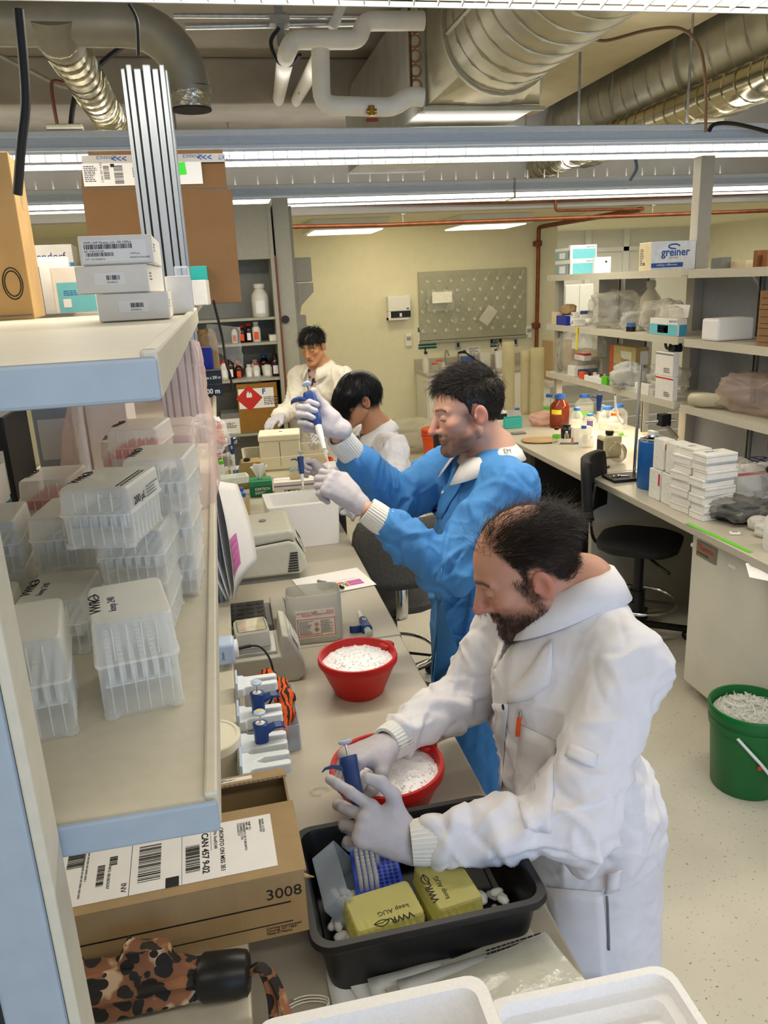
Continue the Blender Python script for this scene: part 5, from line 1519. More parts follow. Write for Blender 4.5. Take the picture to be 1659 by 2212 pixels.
# ================================================================ right worktop and shelves
def rb(name, label, xl, xm, xr, ytop, zs, X=2.5, m=M_cardw, cat='box', ybase=None, group=None, seam=True, bevel=.002):
 if ybase:
  c = PZ(xm, ybase, zs)
 else:
  lo = None
  d0 = PX(xm, 900, X)
  Y = d0.y
  for _ in range(4):
   yy_ = 900
   best = PX(xm, yy_, X)
   for y_ in range(400, 1500, 4):
    p = PX(xm, y_, X)
    if abs(p.z - zs) < abs(best.z - zs):
     best = p
   Y = best.y
  c = Vector((X, Y, zs))
 dl = ray(xl, 900)
 far = c.x * ray(xl, ybase or 800).y / ray(xl, ybase or 800).x
 back = c.y * ray(xr, ybase or 800).x / ray(xr, ybase or 800).y
 D, Wd = max(.03, far - c.y), max(.03, back - c.x)
 h_ = max(.015, PY(xm, ytop, c.y).z - zs)
 t = thing(name, label, cat, (c.x + Wd / 2, c.y + D / 2, zs + .0005), 0, group)
 MB().box(-Wd / 2, Wd / 2, -D / 2, D / 2, 0, h_).build('body', m, t, bevel=bevel)
 if seam:
  MB().box(-Wd / 2, Wd / 2, -.0008, .0008, h_ - .0002, h_ + .0007).build('flap_edge', M_greyink, t)
 t['_s'] = (Wd, D, h_)
 sz_ = (Wd, D, h_)
 del t['_s']
 return t, sz_
def fl(sz, u, v):      # frame on the -X face; u runs from the far edge to the near edge
 return leftf(sz, u * sz[1], v * sz[2])
def ff(t, sz, u, v):
 return front(t, sz, u * sz[0], v * sz[2])
def panel(t, sz, face, u0, u1, v0, v1, m, nm='colour_panel'):
 if face == 'l':
  M = leftf(sz, u0 * sz[1], v0 * sz[2]); w_ = (u1 - u0) * sz[1]
 else:
  M = front(t, sz, u0 * sz[0], v0 * sz[2]); w_ = (u1 - u0) * sz[0]
 return MB().box(0, w_, 0, (v1 - v0) * sz[2], -.0002, .0005).build(nm, m, t, M=M)
S1, S2, S3 = 2.013, 1.656, 1.298
N1, N2, N3 = 2.007, 1.650, 1.292
for k, (y, lb) in enumerate(((562, 'small grey-blue reagent box at the bottom left of the top right shelf'), (535, 'small grey-blue reagent box stacked upper left on the top right shelf'))):
 t, sz = rb('reagent_box', lb, 1196, 1230, 1233, y, S1 if k == 0 else S1 + .104, m=mat('box_greyblue', '#8fa9ae', .5), X=2.52)
 t.scale.z = 1
 panel(t, sz, 'l', 0, 1, .75, 1, M_cardw, 'white_band'); panel(t, sz, 'l', .3, .7, .1, .6, M_paper, 'label')
for k, (y, lb) in enumerate(((560, 'white box with a pale cyan panel, lower of two on the top right shelf'), (530, 'white box with a pale cyan panel, upper of two on the top right shelf'))):
 t, sz = rb('kit_box', lb, 1229, 1232, 1282, y, S1 if k == 0 else S1 + .104, m=M_cardw, X=2.52)
 panel(t, sz, 'f', .08, .95, .03, .72, M_teal)
 text('eppendorf', .018, M_blueink, t, ff(t, sz, .6, .8))
t, sz = rb('white_case', 'plain white case with a keyhole behind the cyan-panel boxes', 1280, 1284, 1312, 556, S1, m=M_white, X=2.62)
MB().lathe([(.008, 0), (.008, .001)], n=10, M=ff(t, sz, .7, .7)).build('keyhole', M_ink, t)
t, sz = rb('plate_carton', 'white and blue carton printed greiner on the top right shelf', 1370, 1406, 1487, 523, S1, m=mat('greiner_white', '#dfe3ea', .5), X=2.50)
text('greiner', sz[0] * .22, M_blueink, t, ff(t, sz, .22, .50), bold=.0015)
MB().tube([(.035 * math.cos(a), .012 * math.sin(a), 0) for a in [k * .3 for k in range(17)]], .004, 5).build('swoosh', M_blueink, t, M=ff(t, sz, .5, .82))
panel(t, sz, 'f', 0, .72, .10, .26, M_blueink, 'blue_band')
text('making a difference', sz[0] * .06, M_white, t, front(t, sz, sz[0] * .12, sz[2] * .16) @ T4((0, 0, .0006)))
text('BIO-ONE', sz[0] * .05, M_greyink, t, ff(t, sz, .40, .40))
panel(t, sz, 'l', .02, .98, .02, .98, M_cardc, 'cream_face')
finelines(t, fl(sz, .1, .75) @ T4((0, 0, .0006)), sz[1] * .3, 10, sz[2] * .06, M_ink, 80)
barcode(t, fl(sz, .35, .2) @ T4((0, 0, .0006)), sz[1] * .15, sz[2] * .1, M_ink, 10, 81)
t, sz = rb('grey_case', 'small dark grey case on the top right shelf past the post', 1520, 1556, 1562, 556, N1, m=M_instd, X=2.5)
t, sz = rb('open_carton', 'low pale carton with a tape roll behind it, top right shelf', 1562, 1610, 1625, 562, N1, m=M_cardc, X=2.55)
tag(MB().tube([(2.60 + .03 * math.cos(a), 3.30, N1 + .034 + .03 * math.sin(a)) for a in [2 * PI * k / 18 for k in range(19)]], .006, 8).build('tape_roll', M_cap, smooth=60), 'blue tape roll on the top right shelf past the post', 'tape')
for k, (a, b_, c) in enumerate(((1621, 1634, 1641), (1642, 1655, 1662))):
 t, sz = rb('wooden_box', ('left' if k == 0 else 'right') + ' of two small brown wooden boxes at the right edge, top shelf', a, b_, c, 541, N1, m=mat('brown_wood', '#8a5528', .6, var=.15, scale=20), X=2.5)
t, sz = rb('kit_box', 'small brown and white box at the left end of the second right shelf', 1190, 1203, 1212, 675, S2, m=M_cardc, X=2.5)
t, sz = rb('blue_tray', 'deep blue tray with a brown paper scrap, left on the second right shelf', 1200, 1222, 1230, 683, S2, m=mat('royal_blue', '#1f2f9e', .4), X=2.5)
bag('paper_scrap', 'crumpled brown paper on the deep blue tray', (2.56, t.location.y, S2 + sz[2] + .001), (.10, .12, .08), 0, MATS['brown_paper'], 41, .2, 'paper')
for k, (a, b_, c, yt, zz, lb) in enumerate(((1232, 1240, 1262, 692, 0, 'flat white box lowest in the pile right of the blue tray'), (1231, 1240, 1250, 675, .055, 'small white box with dark lettering, upper in the pile by the blue tray'), (1250, 1254, 1276, 680, .056, 'white lidded box in the pile before the large clear bag'))):
 t, sz = rb('kit_box', lb, a, b_, c, yt, S2 + zz, m=M_cardw, X=2.5)
 finelines(t, fl(sz, .1, .7), sz[1] * .7, 2, sz[2] * .25, M_ink, 90 + k)
t, sz = rb('blue_box', 'flat blue plastic box behind the white boxes, second right shelf', 1250, 1262, 1278, 672, S2 + .05, m=mat('mid_blue', '#3d6fa8', .4), X=2.68)
bag('film_bag', 'large crumpled clear bag in the middle of the second right shelf', (2.62, 4.98, S2), (.22, .46, .235), .1, M_bagt, 42, .32, crumple=1.6)
bag('film_bag', 'small clear bag of tubes right of the large crumpled bag', (2.60, 4.66, S2), (.18, .2, .12), .1, M_bag, 43, .3, crumple=1.4)
t = thing('squat_jar', 'small dark-based jar with a blue lid among the bags, second right shelf', 'jar', (2.535, 4.62, S2))
MB().lathe([(.03, 0), (.03, .03)], n=18).build('body', M_black, t, smooth=40)
MB().lathe([(.027, .03), (.027, .05), (.022, .052)], n=18).build('lid', M_cap, t, smooth=40)
def bottle(name, label, c, r, h, m, capm, cat='bottle', liquid=None, band=None, group=None, neck=.42, sq=False, lab=None):
 t = thing(name, label, cat, c, random.uniform(0, 1), group)
 rn_ = r * neck
 pr = [(r * .9, 0), (r, r * .12), (r, h * .60), (r * .93, h * .68), (rn_ * 1.15, h * .82), (rn_, h * .85), (rn_, h * .88)]
 MB().lathe(pr, n=26).build('glass', m, t, smooth=45)
 if liquid:
  MB().lathe([(r * .88, r * .1), (r * .94, r * .2), (r * .94, h * liquid[0])], n=22).build('liquid', liquid[1], t, smooth=45)
 MB().lathe([(rn_ * 1.25, h * .865), (rn_ * 1.28, h * .875), (rn_ * 1.28, h * .985), (rn_ * 1.1, h)], n=24).build('cap', capm, t, smooth=40)
 if band:
  MB().lathe([(r * 1.006, h * band[0]), (r * 1.006, h * band[1])], n=26, caps=False).build('tape_band', band[2], t, smooth=60)
 if lab:
  th0 = lab[2] if len(lab) > 2 else -2.2
  rows = [[(r * 1.008 * math.cos(th0 + a * 1.1 / 6), r * 1.008 * math.sin(th0 + a * 1.1 / 6), z_) for a in range(7)] for z_ in (h * lab[0], h * lab[1])]
  t.rotation_euler = (0, 0, 0)
  MB().sheet(rows).build('label', lab[3] if len(lab) > 3 else M_paper, t, smooth=60)
 return t
c = PZ(1360, 706, S2)
bottle('plastic_bottle', 'tall cloudy square-shouldered bottle on the second right shelf', (2.66, 4.62, S2), .062, .30, film('hdpe', '#cfc9b4', .8, .45), film('hdpe_cap', '#cfc9b4', .9, .45), neck=.36)
bag('film_bag', 'clear bag slumped against the open cyan box, second right shelf', (2.60, 4.37, S2), (.2, .26, .19), .1, M_bagt, 44, .28, crumple=1.3)
t, sz = rb('kit_box', 'open white and cyan box with its lid up, right on the second shelf', 1399, 1462, 1478, 690, S2, m=M_cardw, X=2.5, seam=False)
panel(t, sz, 'l', 0, 1, .02, .66, M_teal); panel(t, sz, 'f', .2, 1, .02, .66, mat('teal_deep', '#3d93b0', .5))
panel(t, sz, 'l', .3, .68, .14, .60, M_paper, 'label')
finelines(t, fl(sz, .34, .5) @ T4((0, 0, .0007)), sz[1] * .28, 4, sz[2] * .1, M_ink, 95)
text('eppendorf', .02, M_blueink, t, fl(sz, .7, .8))
MB().box(-sz[0] / 2, -sz[0] / 2 + .004, -sz[1] / 2, sz[1] / 2, 0, .07).build('raised_lid', M_cardw, t, M=T4((sz[0], 0, sz[2])) @ Matrix.Rotation(.15, 4, 'Y'))
bag('film_bag', 'bubble film stuffed in the open white and cyan box', (t.location.x, t.location.y, S2 + sz[2] - .02), (sz[0] * .8, sz[1] * .9, .09), 0, M_bagt, 45, .3)
t, sz = rb('foam_box', 'white foam box on the second right shelf past the post', 1509, 1548, 1622, 690, N2, m=M_foam, X=2.5, bevel=.012, seam=False)
for k in range(3):
 t, sz = rb('brown_box', ['lowest', 'middle', 'topmost'][k] + ' brown carton in the stack at the right edge, second shelf', 1628, 1690, 1720, 705 - 42 * k, N2 + .085 * k, m=M_cardd, X=2.48)
 t.children[0].scale.z = .083 / sz[2]
 t.children[1].location.z = .083 - sz[2]
 for j in range(2):
  MB().box(-sz[0] / 2 - .0006, -sz[0] / 2, -sz[1] * .4, sz[1] * .4, .02 + .03 * j, .0225 + .03 * j).build('printed_rule', M_ink, t)
c = PX(1248, 706, 2.47)
tag(MB().box(2.462, 2.466, c.y - .012, c.y + .012, 1.50, 1.66).build('yellow_ribbon', M_yellow), 'yellow tape strip hanging off the second right shelf', 'tape')
bag('film_bag', 'big hazy bag drooping down at the left end of the lowest right shelf', (2.63, 5.52, S3), (.26, .44, .34), .1, M_bagt, 46, .25, crumple=1.4, top=.5)
t, sz = rb('kit_box', 'white packet with a red top leaning on the hazy bag, lowest right shelf', 1240, 1262, 1276, 764, S3 + .115, m=M_cardw, X=2.55)
panel(t, sz, 'l', 0, 1, .7, 1, M_redink); panel(t, sz, 'f', 0, 1, .7, 1, M_redink)
t, sz = rb('slide_box', 'long grey and blue slide box under the red-topped packet, lowest right shelf', 1226, 1240, 1318, 792, S3, m=M_cardw, X=2.5)
panel(t, sz, 'f', .1, 1, .1, .7, mat('slate_blue', '#4a5a86', .5)); t.location.z += 0
t, sz = rb('slide_box', 'second pale box lying on the long slide box, lowest right shelf', 1232, 1246, 1310, 782, S3 + .07, m=M_cab, X=2.53)
t, sz = rb('kit_box', 'grey carton behind the long slide boxes, lowest right shelf', 1278, 1300, 1316, 775, S3, m=M_cab, X=2.68)
for k in range(2):
 t, sz = rb('enzyme_box', ('lower' if k == 0 else 'upper') + ' tan Monarch kit box with orange corners, lowest right shelf', 1316, 1372, 1400, 778 - 37 * k, S3 + (.125 if k else 0), m=mat('kit_tan', '#b5a06a', .5), X=2.60)
 t.children[0].scale.z = .123 / sz[2]; t.children[1].location.z = .123 - sz[2]
 panel(t, (sz[0], sz[1], .123), 'l', 0, .16, 0, 1, mat('kit_orange', '#b5532c', .5)); panel(t, (sz[0], sz[1], .123), 'l', .45, .85, .3, .75, mat('kit_pale', '#cfd0b8', .5), 'label')
 panel(t, (sz[0], sz[1], .123), 'f', .35, .95, .1, .8, M_paper if k else mat('kit_blue2', '#3a6a86', .5))
 text('Monarch', .03, mat('kit_rust', '#9c4a1c', .6, var=0), t, leftf((sz[0], sz[1], .123), sz[1] * .45, .03) @ T4((0, 0, .0008)))
t, sz = rb('kit_box', 'dark green and white box right of the tan kit boxes', 1371, 1378, 1399, 757, S3 + .08, m=M_cardw, X=2.64)
panel(t, sz, 'l', 0, 1, 0, 1, mat('dark_green_print', '#12402c', .5)); panel(t, sz, 'f', 0, .3, 0, 1, MATS['dark_green_print'])
t, sz = rb('tube_rack', 'clear rack with a blue lid below the dark green box', 1372, 1380, 1392, 790, S3, m=M_pp, X=2.6, seam=False)
panel(t, sz, 'l', -.02, 1.02, .8, 1, M_cap, 'lid'); panel(t, sz, 'f', 0, 1, .8, 1, M_cap, 'lid')
t, sz = rb('vial_tray', 'white tray of vials with black and white caps, lowest right shelf', 1262, 1298, 1318, 818, S3, m=M_white, X=2.47, seam=False)
for i in range(4):
 for j in range(2):
  MB().lathe([(.012, 0), (.012, .02)], ((-.3 + .2 * i) * sz[0], (-.25 + .5 * j) * sz[1], sz[2]), 10).build('vial_cap', [M_white, M_black, M_redink, M_white][(i + j) % 4], t, smooth=40)
t, sz = rb('green_tube', 'small bright green vial pack at the edge of the lowest right shelf', 1298, 1310, 1316, 815, S3, m=M_fluor, X=2.475, seam=False)
t, sz = rb('orange_box', 'small orange box beside the white vial tray', 1250, 1260, 1268, 805, S3, m=M_orange, X=2.5)
t, sz = rb('plate_pack', 'white plate pack half hidden by a knotted bag, lowest right shelf', 1318, 1334, 1360, 826, S3, m=M_white, X=2.49)
bag('film_bag', 'knotted white carrier bag spilling over the edge of the lowest right shelf', (2.53, 4.60, S3), (.18, .26, .16), .2, film('carrier_film', '#dcdcd6', .6, .3, bump=.6), 47, .3, crumple=1.5, top=.3)
t, sz = rb('plate_stack', 'ridged translucent plate stack before the twin white cartons', 1352, 1372, 1392, 838, S3, m=M_ppl, X=2.475, seam=False)
t, sz = rb('kit_box', 'little white open box at the edge of the lowest right shelf', 1372, 1400, 1412, 832, S3, m=M_cardw, X=2.478)
bag('film_bag', 'clear bag of tubes behind the little white open box', (2.63, 4.32, S3), (.2, .22, .17), .2, M_bagt, 48, .3, crumple=1.3)
t, sz = rb('jar', 'small white-capped jar next to the twin white cartons', 1405, 1411, 1416, 842, S3, m=M_ppl, X=2.48, seam=False)
for k in range(2):
 t, sz = rb('kit_carton', ('lower' if k == 0 else 'upper') + ' white carton of the twin stack by the post, lowest right shelf', 1417 - 2 * k, 1452, 1466, 820 - 52 * k, S3 - .0 + (.135 if k else 0), m=M_cardw, X=2.478)
 t.children[0].scale.z = .134 / sz[2]; t.children[1].location.z = .134 - sz[2]
 finelines(t, leftf(sz, sz[1] * .5, .04), sz[1] * .4, 3, .01, M_ink, 100 + k)
 s3_ = (sz[0], sz[1], .134)
 panel(t, s3_, 'l', 0, 1, .88, .94, M_redink if k == 0 else M_greyink, 'stripe')
t = thing('black_clamp', 'black burette clamp lying on the twin white cartons', 'clamp', (2.53, 4.10, S3 + .271))
MB().box(-.03, .03, -.03, .03, 0, .035).build('body', M_black, t, bevel=.006)
MB().tube([(-.03, .03 + .025 * math.cos(a), .04 + .025 * math.sin(a)) for a in [2 * PI * k / 14 for k in range(15)]], .008, 8).build('ring', M_black, t, smooth=60)
MB().box(-.01, .01, -.05, -.03, 0, .10).build('arm', M_black, t)
bag('film_bag', 'big rolled clear bag with reddish contents on the lowest right shelf past the post', (2.68, 3.52, N3), (.30, .50, .20), .1, film('bag_reddish', '#dcc4b8', .3, .25, bump=.8, bscale=14), 49, .25, crumple=1.4)
tag(MB().tube([(2.50, 3.86, N3 + .04), (2.52, 3.78, N3 + .045), (2.60, 3.66, N3 + .05)], [.035, .04, .03], 14).build('film_roll', film('roll_film', '#d9d2b4', .8, .3), smooth=60), 'rolled cream film end at the tip of the big rolled bag', 'film roll')
bag('blue_pouch', 'dark blue padded pouch at the right edge of the lowest right shelf', (2.62, 2.95, N3), (.24, .34, .15), .1, mat('navy_cloth', '#16234f', .7, var=.1, bump=.2), 50, .15, 'pouch')
tag(MB().tube(smoothpath([(2.47, 3.14, N3 + .03), (2.465, 3.16, 1.22), (2.464, 3.13, 1.13), (2.463, 3.08, 1.12), (2.463, 3.06, 1.2), (2.47, 3.05, N3 + .03)]), .010, 8, sx=1.6, sy=.5).build('strap', M_rubber, smooth=60), 'black strap looping down from the lowest right shelf', 'strap')
t = thing('goggles', 'black safety goggles hanging below the lowest right shelf', 'goggles', (2.455, 3.10, 1.10))
for k in (-1, 1):
 MB().ball((0, k * .03, 0), .028, sc=(.5, 1, .7)).build('lens_cup', M_black, t, smooth=60)
t = thing('dark_bottle', 'dark bottle with a pale label standing at the right edge, lowest shelf', 'bottle', (2.50, 2.80, N3))
MB().lathe([(.035, 0), (.035, .16), (.014, .2), (.014, .23)], n=20).build('glass', M_black, t, smooth=45)
MB().lathe([(.0355, .04), (.0355, .13)], n=20, caps=False).build('label', M_cardc, t, smooth=45)
def bp(x, y, zs=BZ):
 c = PZ(x, y, zs)
 return c
def gb(label, x, yb, wpx, ytop, capm=M_cap, m=M_glass, **k):
 c = bp(x, yb)
 kk = (c - CAM).dot(CF)
 r = wpx * kk / FPX / 2
 c.y += r
 c.x += r * .4
 h_ = PY(x, ytop, c.y).z - BZ
 return bottle('reagent_bottle', label, c, r, h_, m, capm, **k)
M_water = film('clear_liquid', '#f1efe4', .22, .05)
gb('large amber bottle with a blue cap and a yellow label', 1209, 926, 42, 851, m=M_amber, lab=(.42, .56, -2.9, M_yellow))
gb('clear blue-capped bottle with a green band, behind the amber bottle', 1186, 903, 26, 851, band=(.35, .45, M_fluor), liquid=(.3, M_water))
gb('clear blue-capped bottle behind the amber one, mostly hidden', 1203, 895, 24, 853)
gb('big clear bottle with a glowing green band and blue cap', 1263, 908, 40, 851, band=(.2, .3, M_fluor), liquid=(.5, M_water))
gb('clear blue-capped bottle right of the amber bottle', 1246, 928, 25, 880, liquid=(.4, M_water))
gb('small clear blue-capped bottle with a purple label', 1275, 930, 24, 893, lab=(.2, .6, -2.6, mat('label_purple', '#5a4f86', .5)))
gb('clear wide bottle with a blue cap, right group rear', 1313, 930, 36, 877, liquid=(.4, M_water))
gb('clear blue-capped bottle furthest right, behind the orange-capped one', 1337, 928, 38, 872)
gb('clear orange-capped bottle with a green band', 1330, 944, 36, 890, capm=M_orange, band=(.02, .12, M_fluor), liquid=(.5, M_water))
gb('clear blue-capped bottle with red print standing foremost', 1261, 968, 22, 919, liquid=(.5, M_water), lab=(.2, .6))
gb('small black-capped vial bottle with a green band', 1202, 961, 18, 923, capm=M_black, band=(.35, .55, M_fluor))
gb('small clear blue-capped bottle near the teal rack', 1117, 914, 19, 881, liquid=(.3, M_water))
gb('squat black bottle right of the amber one', 1224, 948, 24, 916, capm=M_black, m=M_black, neck=.6)
gb('tiny clear vial with a white cap before the black bottle', 1224, 952, 9, 932, capm=M_white)
gb('small white and orange vial beside the foremost bottle', 1278, 966, 10, 942, capm=M_white, m=M_ppl)
c = bp(1300, 918)
t = thing('conical_flask', 'clear conical flask under the hanging electronic pipette', 'flask', c)
MB().lathe([(.05, 0), (.052, .01), (.016, .12), (.016, .15), (.018, .152)], n=24).build('glass', M_glass, t, smooth=45)
c = PX(1298, 850, 2.46)
pipette('black-handled pipette hanging from the lowest right shelf', (2.455, c.y, 1.27), (2.44, c.y, .99), (-1, .3, 0), None, M_black)
tag(MB().tube(smoothpath([(2.47, c.y - .18, 1.25), (2.46, c.y - .22, 1.16), (2.46, c.y - .3, 1.09), (2.455, c.y - .36, 1.12)]), .007, 7).build('cable', M_white, smooth=60), 'white cable curving below the lowest right shelf', 'cable')
for (x, yb, wpx, yt, lb) in ((1103, 890, 27, 738, 'tall yellowed acrylic cylinder standing alone on the left of the three'), (1138, 895, 20, 757, 'narrow yellowed acrylic cylinder in the middle of the three'), (1165, 898, 29, 751, 'widest yellowed acrylic cylinder, right of the three')):
 c = bp(x, yb)
 kk = (c - CAM).dot(CF)
 r = wpx * kk / FPX / 2
 c.y += r
 h_ = PY(x, yt, c.y).z - BZ
 t = thing('acrylic_column', lb, 'cylinder', c)
 MB().lathe([(r, 0), (r, h_), (r * .92, h_), (r * .92, .01)], n=32).build('wall', M_acryl, t, smooth=45)
t, sz = rb('kit_box', 'small white box with a dark label at the left end of the right worktop', 1068, 1075, 1095, 890, BZ, m=M_cardw, ybase=921)
panel(t, sz, 'f', 0, 1, .45, .85, M_ink)
t, sz = rb('plastic_case', 'grey-blue translucent case behind the small white box', 1088, 1092, 1112, 888, BZ, m=M_ppb, ybase=908, seam=False)
t, sz = rb('tube_rack', 'teal tube rack with a stepped top on the right worktop', 1088, 1090, 1128, 905, BZ, m=mat('teal_plastic', '#3aa79c', .4), ybase=927, seam=False)
for i in range(8):
 MB().box(-sz[0] / 2 + sz[0] * i / 8 + .002, -sz[0] / 2 + sz[0] * (i + .8) / 8, -sz[1] * .3, sz[1] * .3, sz[2], sz[2] + .012).build('slot_wall', MATS['teal_plastic'], t)
c = bp(1165, 925)
bag('film_bag', 'clear bag of pink and orange tubes beside the amber bottle', (c.x + .1, c.y + .1, BZ), (.26, .16, .10), 0, film('bag_pink2', '#e8b8a4', .45, .2, bump=.6), 55, .25)
t, sz = rb('plastic_tray', 'small clear tray above the pink bag', 1142, 1146, 1170, 899, BZ, m=M_ppl, ybase=910, seam=False)
c = bp(1160, 955)
tag(bag('brown_wrap', 'folded brown paper lying at the edge of the right worktop', (c.x + .03, c.y + .03, BZ), (.24, .20, .016), -.3, MATS['brown_paper'], 56, .1, 'paper'), None)
c = bp(1120, 937)
tag(MB().box(c.x - .05, c.x + .05, c.y - .03, c.y + .03, BZ, BZ + .012).build('grey_clip', M_instd, bevel=.004), 'small dark grey clip lying near the teal rack', 'clip')
t, sz = rb('white_carton', 'white carton behind the foremost blue-capped bottle', 1233, 1240, 1278, 925, BZ, m=M_cardw, ybase=956)
panel(t, sz, 'l', .2, .7, 0, .3, M_orange)
c = bp(1247, 960)
marker('blue-ended pen lying by the white carton', (c.x - .1, c.y + .06, BZ + .006), (c.x + .02, c.y, BZ + .006), .006, M_instd, M_cap, .3)
t, sz = rb('vortex_mixer', 'beige wedge-shaped vortex mixer with a black cup', 1287, 1304, 1343, 945, BZ, m=mat('beige_enamel', '#c9c09c', .4), ybase=990, seam=False, bevel=.012)
MB().lathe([(.02, 0), (.026, .01), (.026, .028), (.018, .03)], (0, 0, sz[2]), 18).build('cup', M_black, t, smooth=40)
panel(t, sz, 'l', .1, .9, .2, .8, M_ink, 'dark_face')
c = bp(1318, 998)
t = thing('clear_dome', 'smoky clear dome cover tipped against the vortex mixer', 'cover', (c.x + .03, c.y - .02, BZ), rot=(.0, 0, 0))
Md = T4((0, 0, .062)) @ Euler((.9, .5, 0)).to_matrix().to_4x4()
MB().lathe([(.002, .055), (.04, .045), (.062, .015), (.066, -.01)], n=28, M=Md, caps=False).build('shell', film('smoky', '#8f876a', .45, .12), t, smooth=60)
c = bp(1287, 1012)
t = thing('mini_vortex', 'round white mini vortexer with a black rubber top', 'vortex mixer', (c.x + .03, c.y + .04, BZ))
MB().lathe([(.062, 0), (.068, .012), (.066, .028), (.05, .045), (.03, .052)], n=32).build('body', mat('glossy_white', '#e9e7e0', .2), t, smooth=50)
MB().lathe([(.066, 0), (.0695, .004), (.069, .010)], n=32).build('foot', M_dark, t, smooth=50)
MB().lathe([(.014, .05), (.016, .062), (.026, .075), (.030, .084), (.030, .09), (.02, .092), (.015, .08)], n=24).build('rubber_top', M_rubber, t, smooth=50)
c = bp(1338, 1035)
t = thing('ring_stand', 'ring stand with a dark plate base and a tall thin rod', 'stand', (c.x + .03, c.y + .0, BZ))
MB().box(-.10, .10, -.075, .075, 0, .016).build('base', M_rubber, t, bevel=.003)
MB().cyl((.075, .03, .016), (.085, .03, .62), .0085, n=12).build('rod', M_chrome, t, smooth=40)
tag(MB().tube([(c.x - .02 + .02 * math.cos(a), c.y + .0 + .012 * math.sin(a), BZ + .02) for a in [2 * PI * k / 14 for k in range(15)]], .005, 6).cyl((c.x, c.y, BZ + .02), (c.x + .05, c.y - .02, BZ + .02), .006, n=8).build('metal_clamp', M_chrome, smooth=50), 'shiny metal clamp lying on the ring stand base', 'clamp')
t = thing('clamp_bracket', 'metal bosshead clamp under the lowest right shelf', 'clamp', (2.47, 4.08, 1.17))
MB().box(-.03, .03, -.03, .03, -.02, .05).build('boss', M_black, t, bevel=.004)
for a in (-.5, .5):
 MB().bar((0, 0, 0), (.02, -.10 + .04 * a, -.10 * abs(a) - .02), .012, .012).build('jaw', M_steel, t)
MB().cyl((-.09, .05, 0), (.06, -.02, .01), .012, n=10).build('screw', M_steel, t, smooth=40)
t, sz = rb('white_bottle_holder', 'white cylinder holder clamped behind the blue canister', 1405, 1412, 1430, 915, BZ + .11, m=M_white, X=2.42, seam=False)
t.location.z = BZ; t.children[0].scale.z = 1.4
c = bp(1400, 1062)
t = thing('blue_canister', 'bright blue cylindrical canister with a steel collar', 'canister', (c.x + .075, c.y + .08, BZ))
h_ = PY(1400, 958, c.y).z - BZ
MB().lathe([(.082, 0), (.086, .006), (.086, h_ * .98), (.078, h_)], n=36).build('body', mat('canister_blue', '#1d5fa8', .35, var=.04), t, smooth=40)
MB().lathe([(.078, h_), (.078, h_ + .006), (.06, h_ + .010), (.055, h_ - .02)], n=36).build('collar', M_chrome, t, smooth=40)
MB().ball((-.03, -.085, h_ * .72), .016).build('knob', M_black, t, smooth=60)
for i in range(2):
 for j in range(2):
  z_ = BZ + (.155 if j else 0)
  yb = 1075 + 22 * i
  t, sz = rb('tip_refill_box', ('left' if i == 0 else 'right') + (' lower' if j == 0 else ' upper') + ' translucent white box with a red stripe, beside the blue canister', [1400, 1426][i] + 6 * j, [1423, 1458][i] + 4 * j, [1446, 1492][i] + 6 * j, 985, BZ, m=mat('milky_box', '#e6e5dc', .45), ybase=[1082, 1098][i], seam=False)
  t.location.z = z_
  t.children[0].scale.z = .150 / sz[2]
  s4 = (sz[0], sz[1], .150)
  panel(t, s4, 'f', .15, 1, .68, .88, M_redink, 'red_stripe') if j else panel(t, s4, 'l', .85, 1, .5, .9, M_redink, 'red_stripe')
  if j:
   text('Axygen', .026, M_white, t, front(t, s4, sz[0] * .25, .110) @ T4((0, 0, .0007)), sx=.8)
   finelines(t, front(t, s4, sz[0] * .2, .09), sz[0] * .5, 5, .012, M_greyink, 110 + i)
for i in range(2):
 for j in range(8):
  z_ = BZ + .0385 * j
  c = PZ([1488, 1512][i], [1108, 1126][i], BZ)
  dx_ = [(0, .0), (.004, -.006), (-.006, .004), (.003, .002), (-.008, .005), (.004, -.003), (.0, .006), (-.005, -.004)][j]
  if i == 0 and j == 7: dx_ = (.02, 0)
  t = thing('slide_carton', 'flat white slide carton, number %s from the bottom in the %s stack' % (['one', 'two', 'three', 'four', 'five', 'six', 'seven', 'eight'][j], ['left', 'right'][i]), 'box', (c.x + [.02, .085][i] + dx_[0], c.y + [.05, .045][i] + dx_[1], z_), random.uniform(-.05, .05) + .1, 'stacked white slide cartons')
  w_, d_ = [(.09, .13), (.165, .10)][i]
  MB().box(-w_ / 2, w_ / 2, -d_ / 2, d_ / 2, 0, .0375).build('body', M_cardw, t, bevel=.0015)
  MB().box(-w_ / 2 - .0005, w_ / 2 + .0005, -d_ / 2 - .0005, d_ / 2 + .0005, .026, .0272).build('lid_edge', M_greyink, t)
  if j == 7:
   finelines(t, frame((-w_ * .25, .02, .038), (1, 0, 0), (0, 1, 0)), w_ * .5, 2, .012, M_blueink, 120 + i)
t, sz = rb('printed_carton', 'white carton with large purple lettering behind the white slide cartons', 1572, 1590, 1690, 1008, BZ, m=M_cardw, ybase=1085)
text('elP', .17, mat('deep_purple', '#2b2060', .5, var=0), t, topf(sz, .03, .03))
MB().box(-sz[0] / 2, sz[0] / 2, sz[1] * .3, sz[1] * .42, sz[2] + .001, sz[2] + .0015).build('purple_band', mat('deep_purple', '#2b2060'), t)
panel(t, sz, 'f', .0, 1, .72, .8, M_redink); panel(t, sz, 'l', .0, 1, .72, .8, M_redink)
c = bp(1590, 1135)
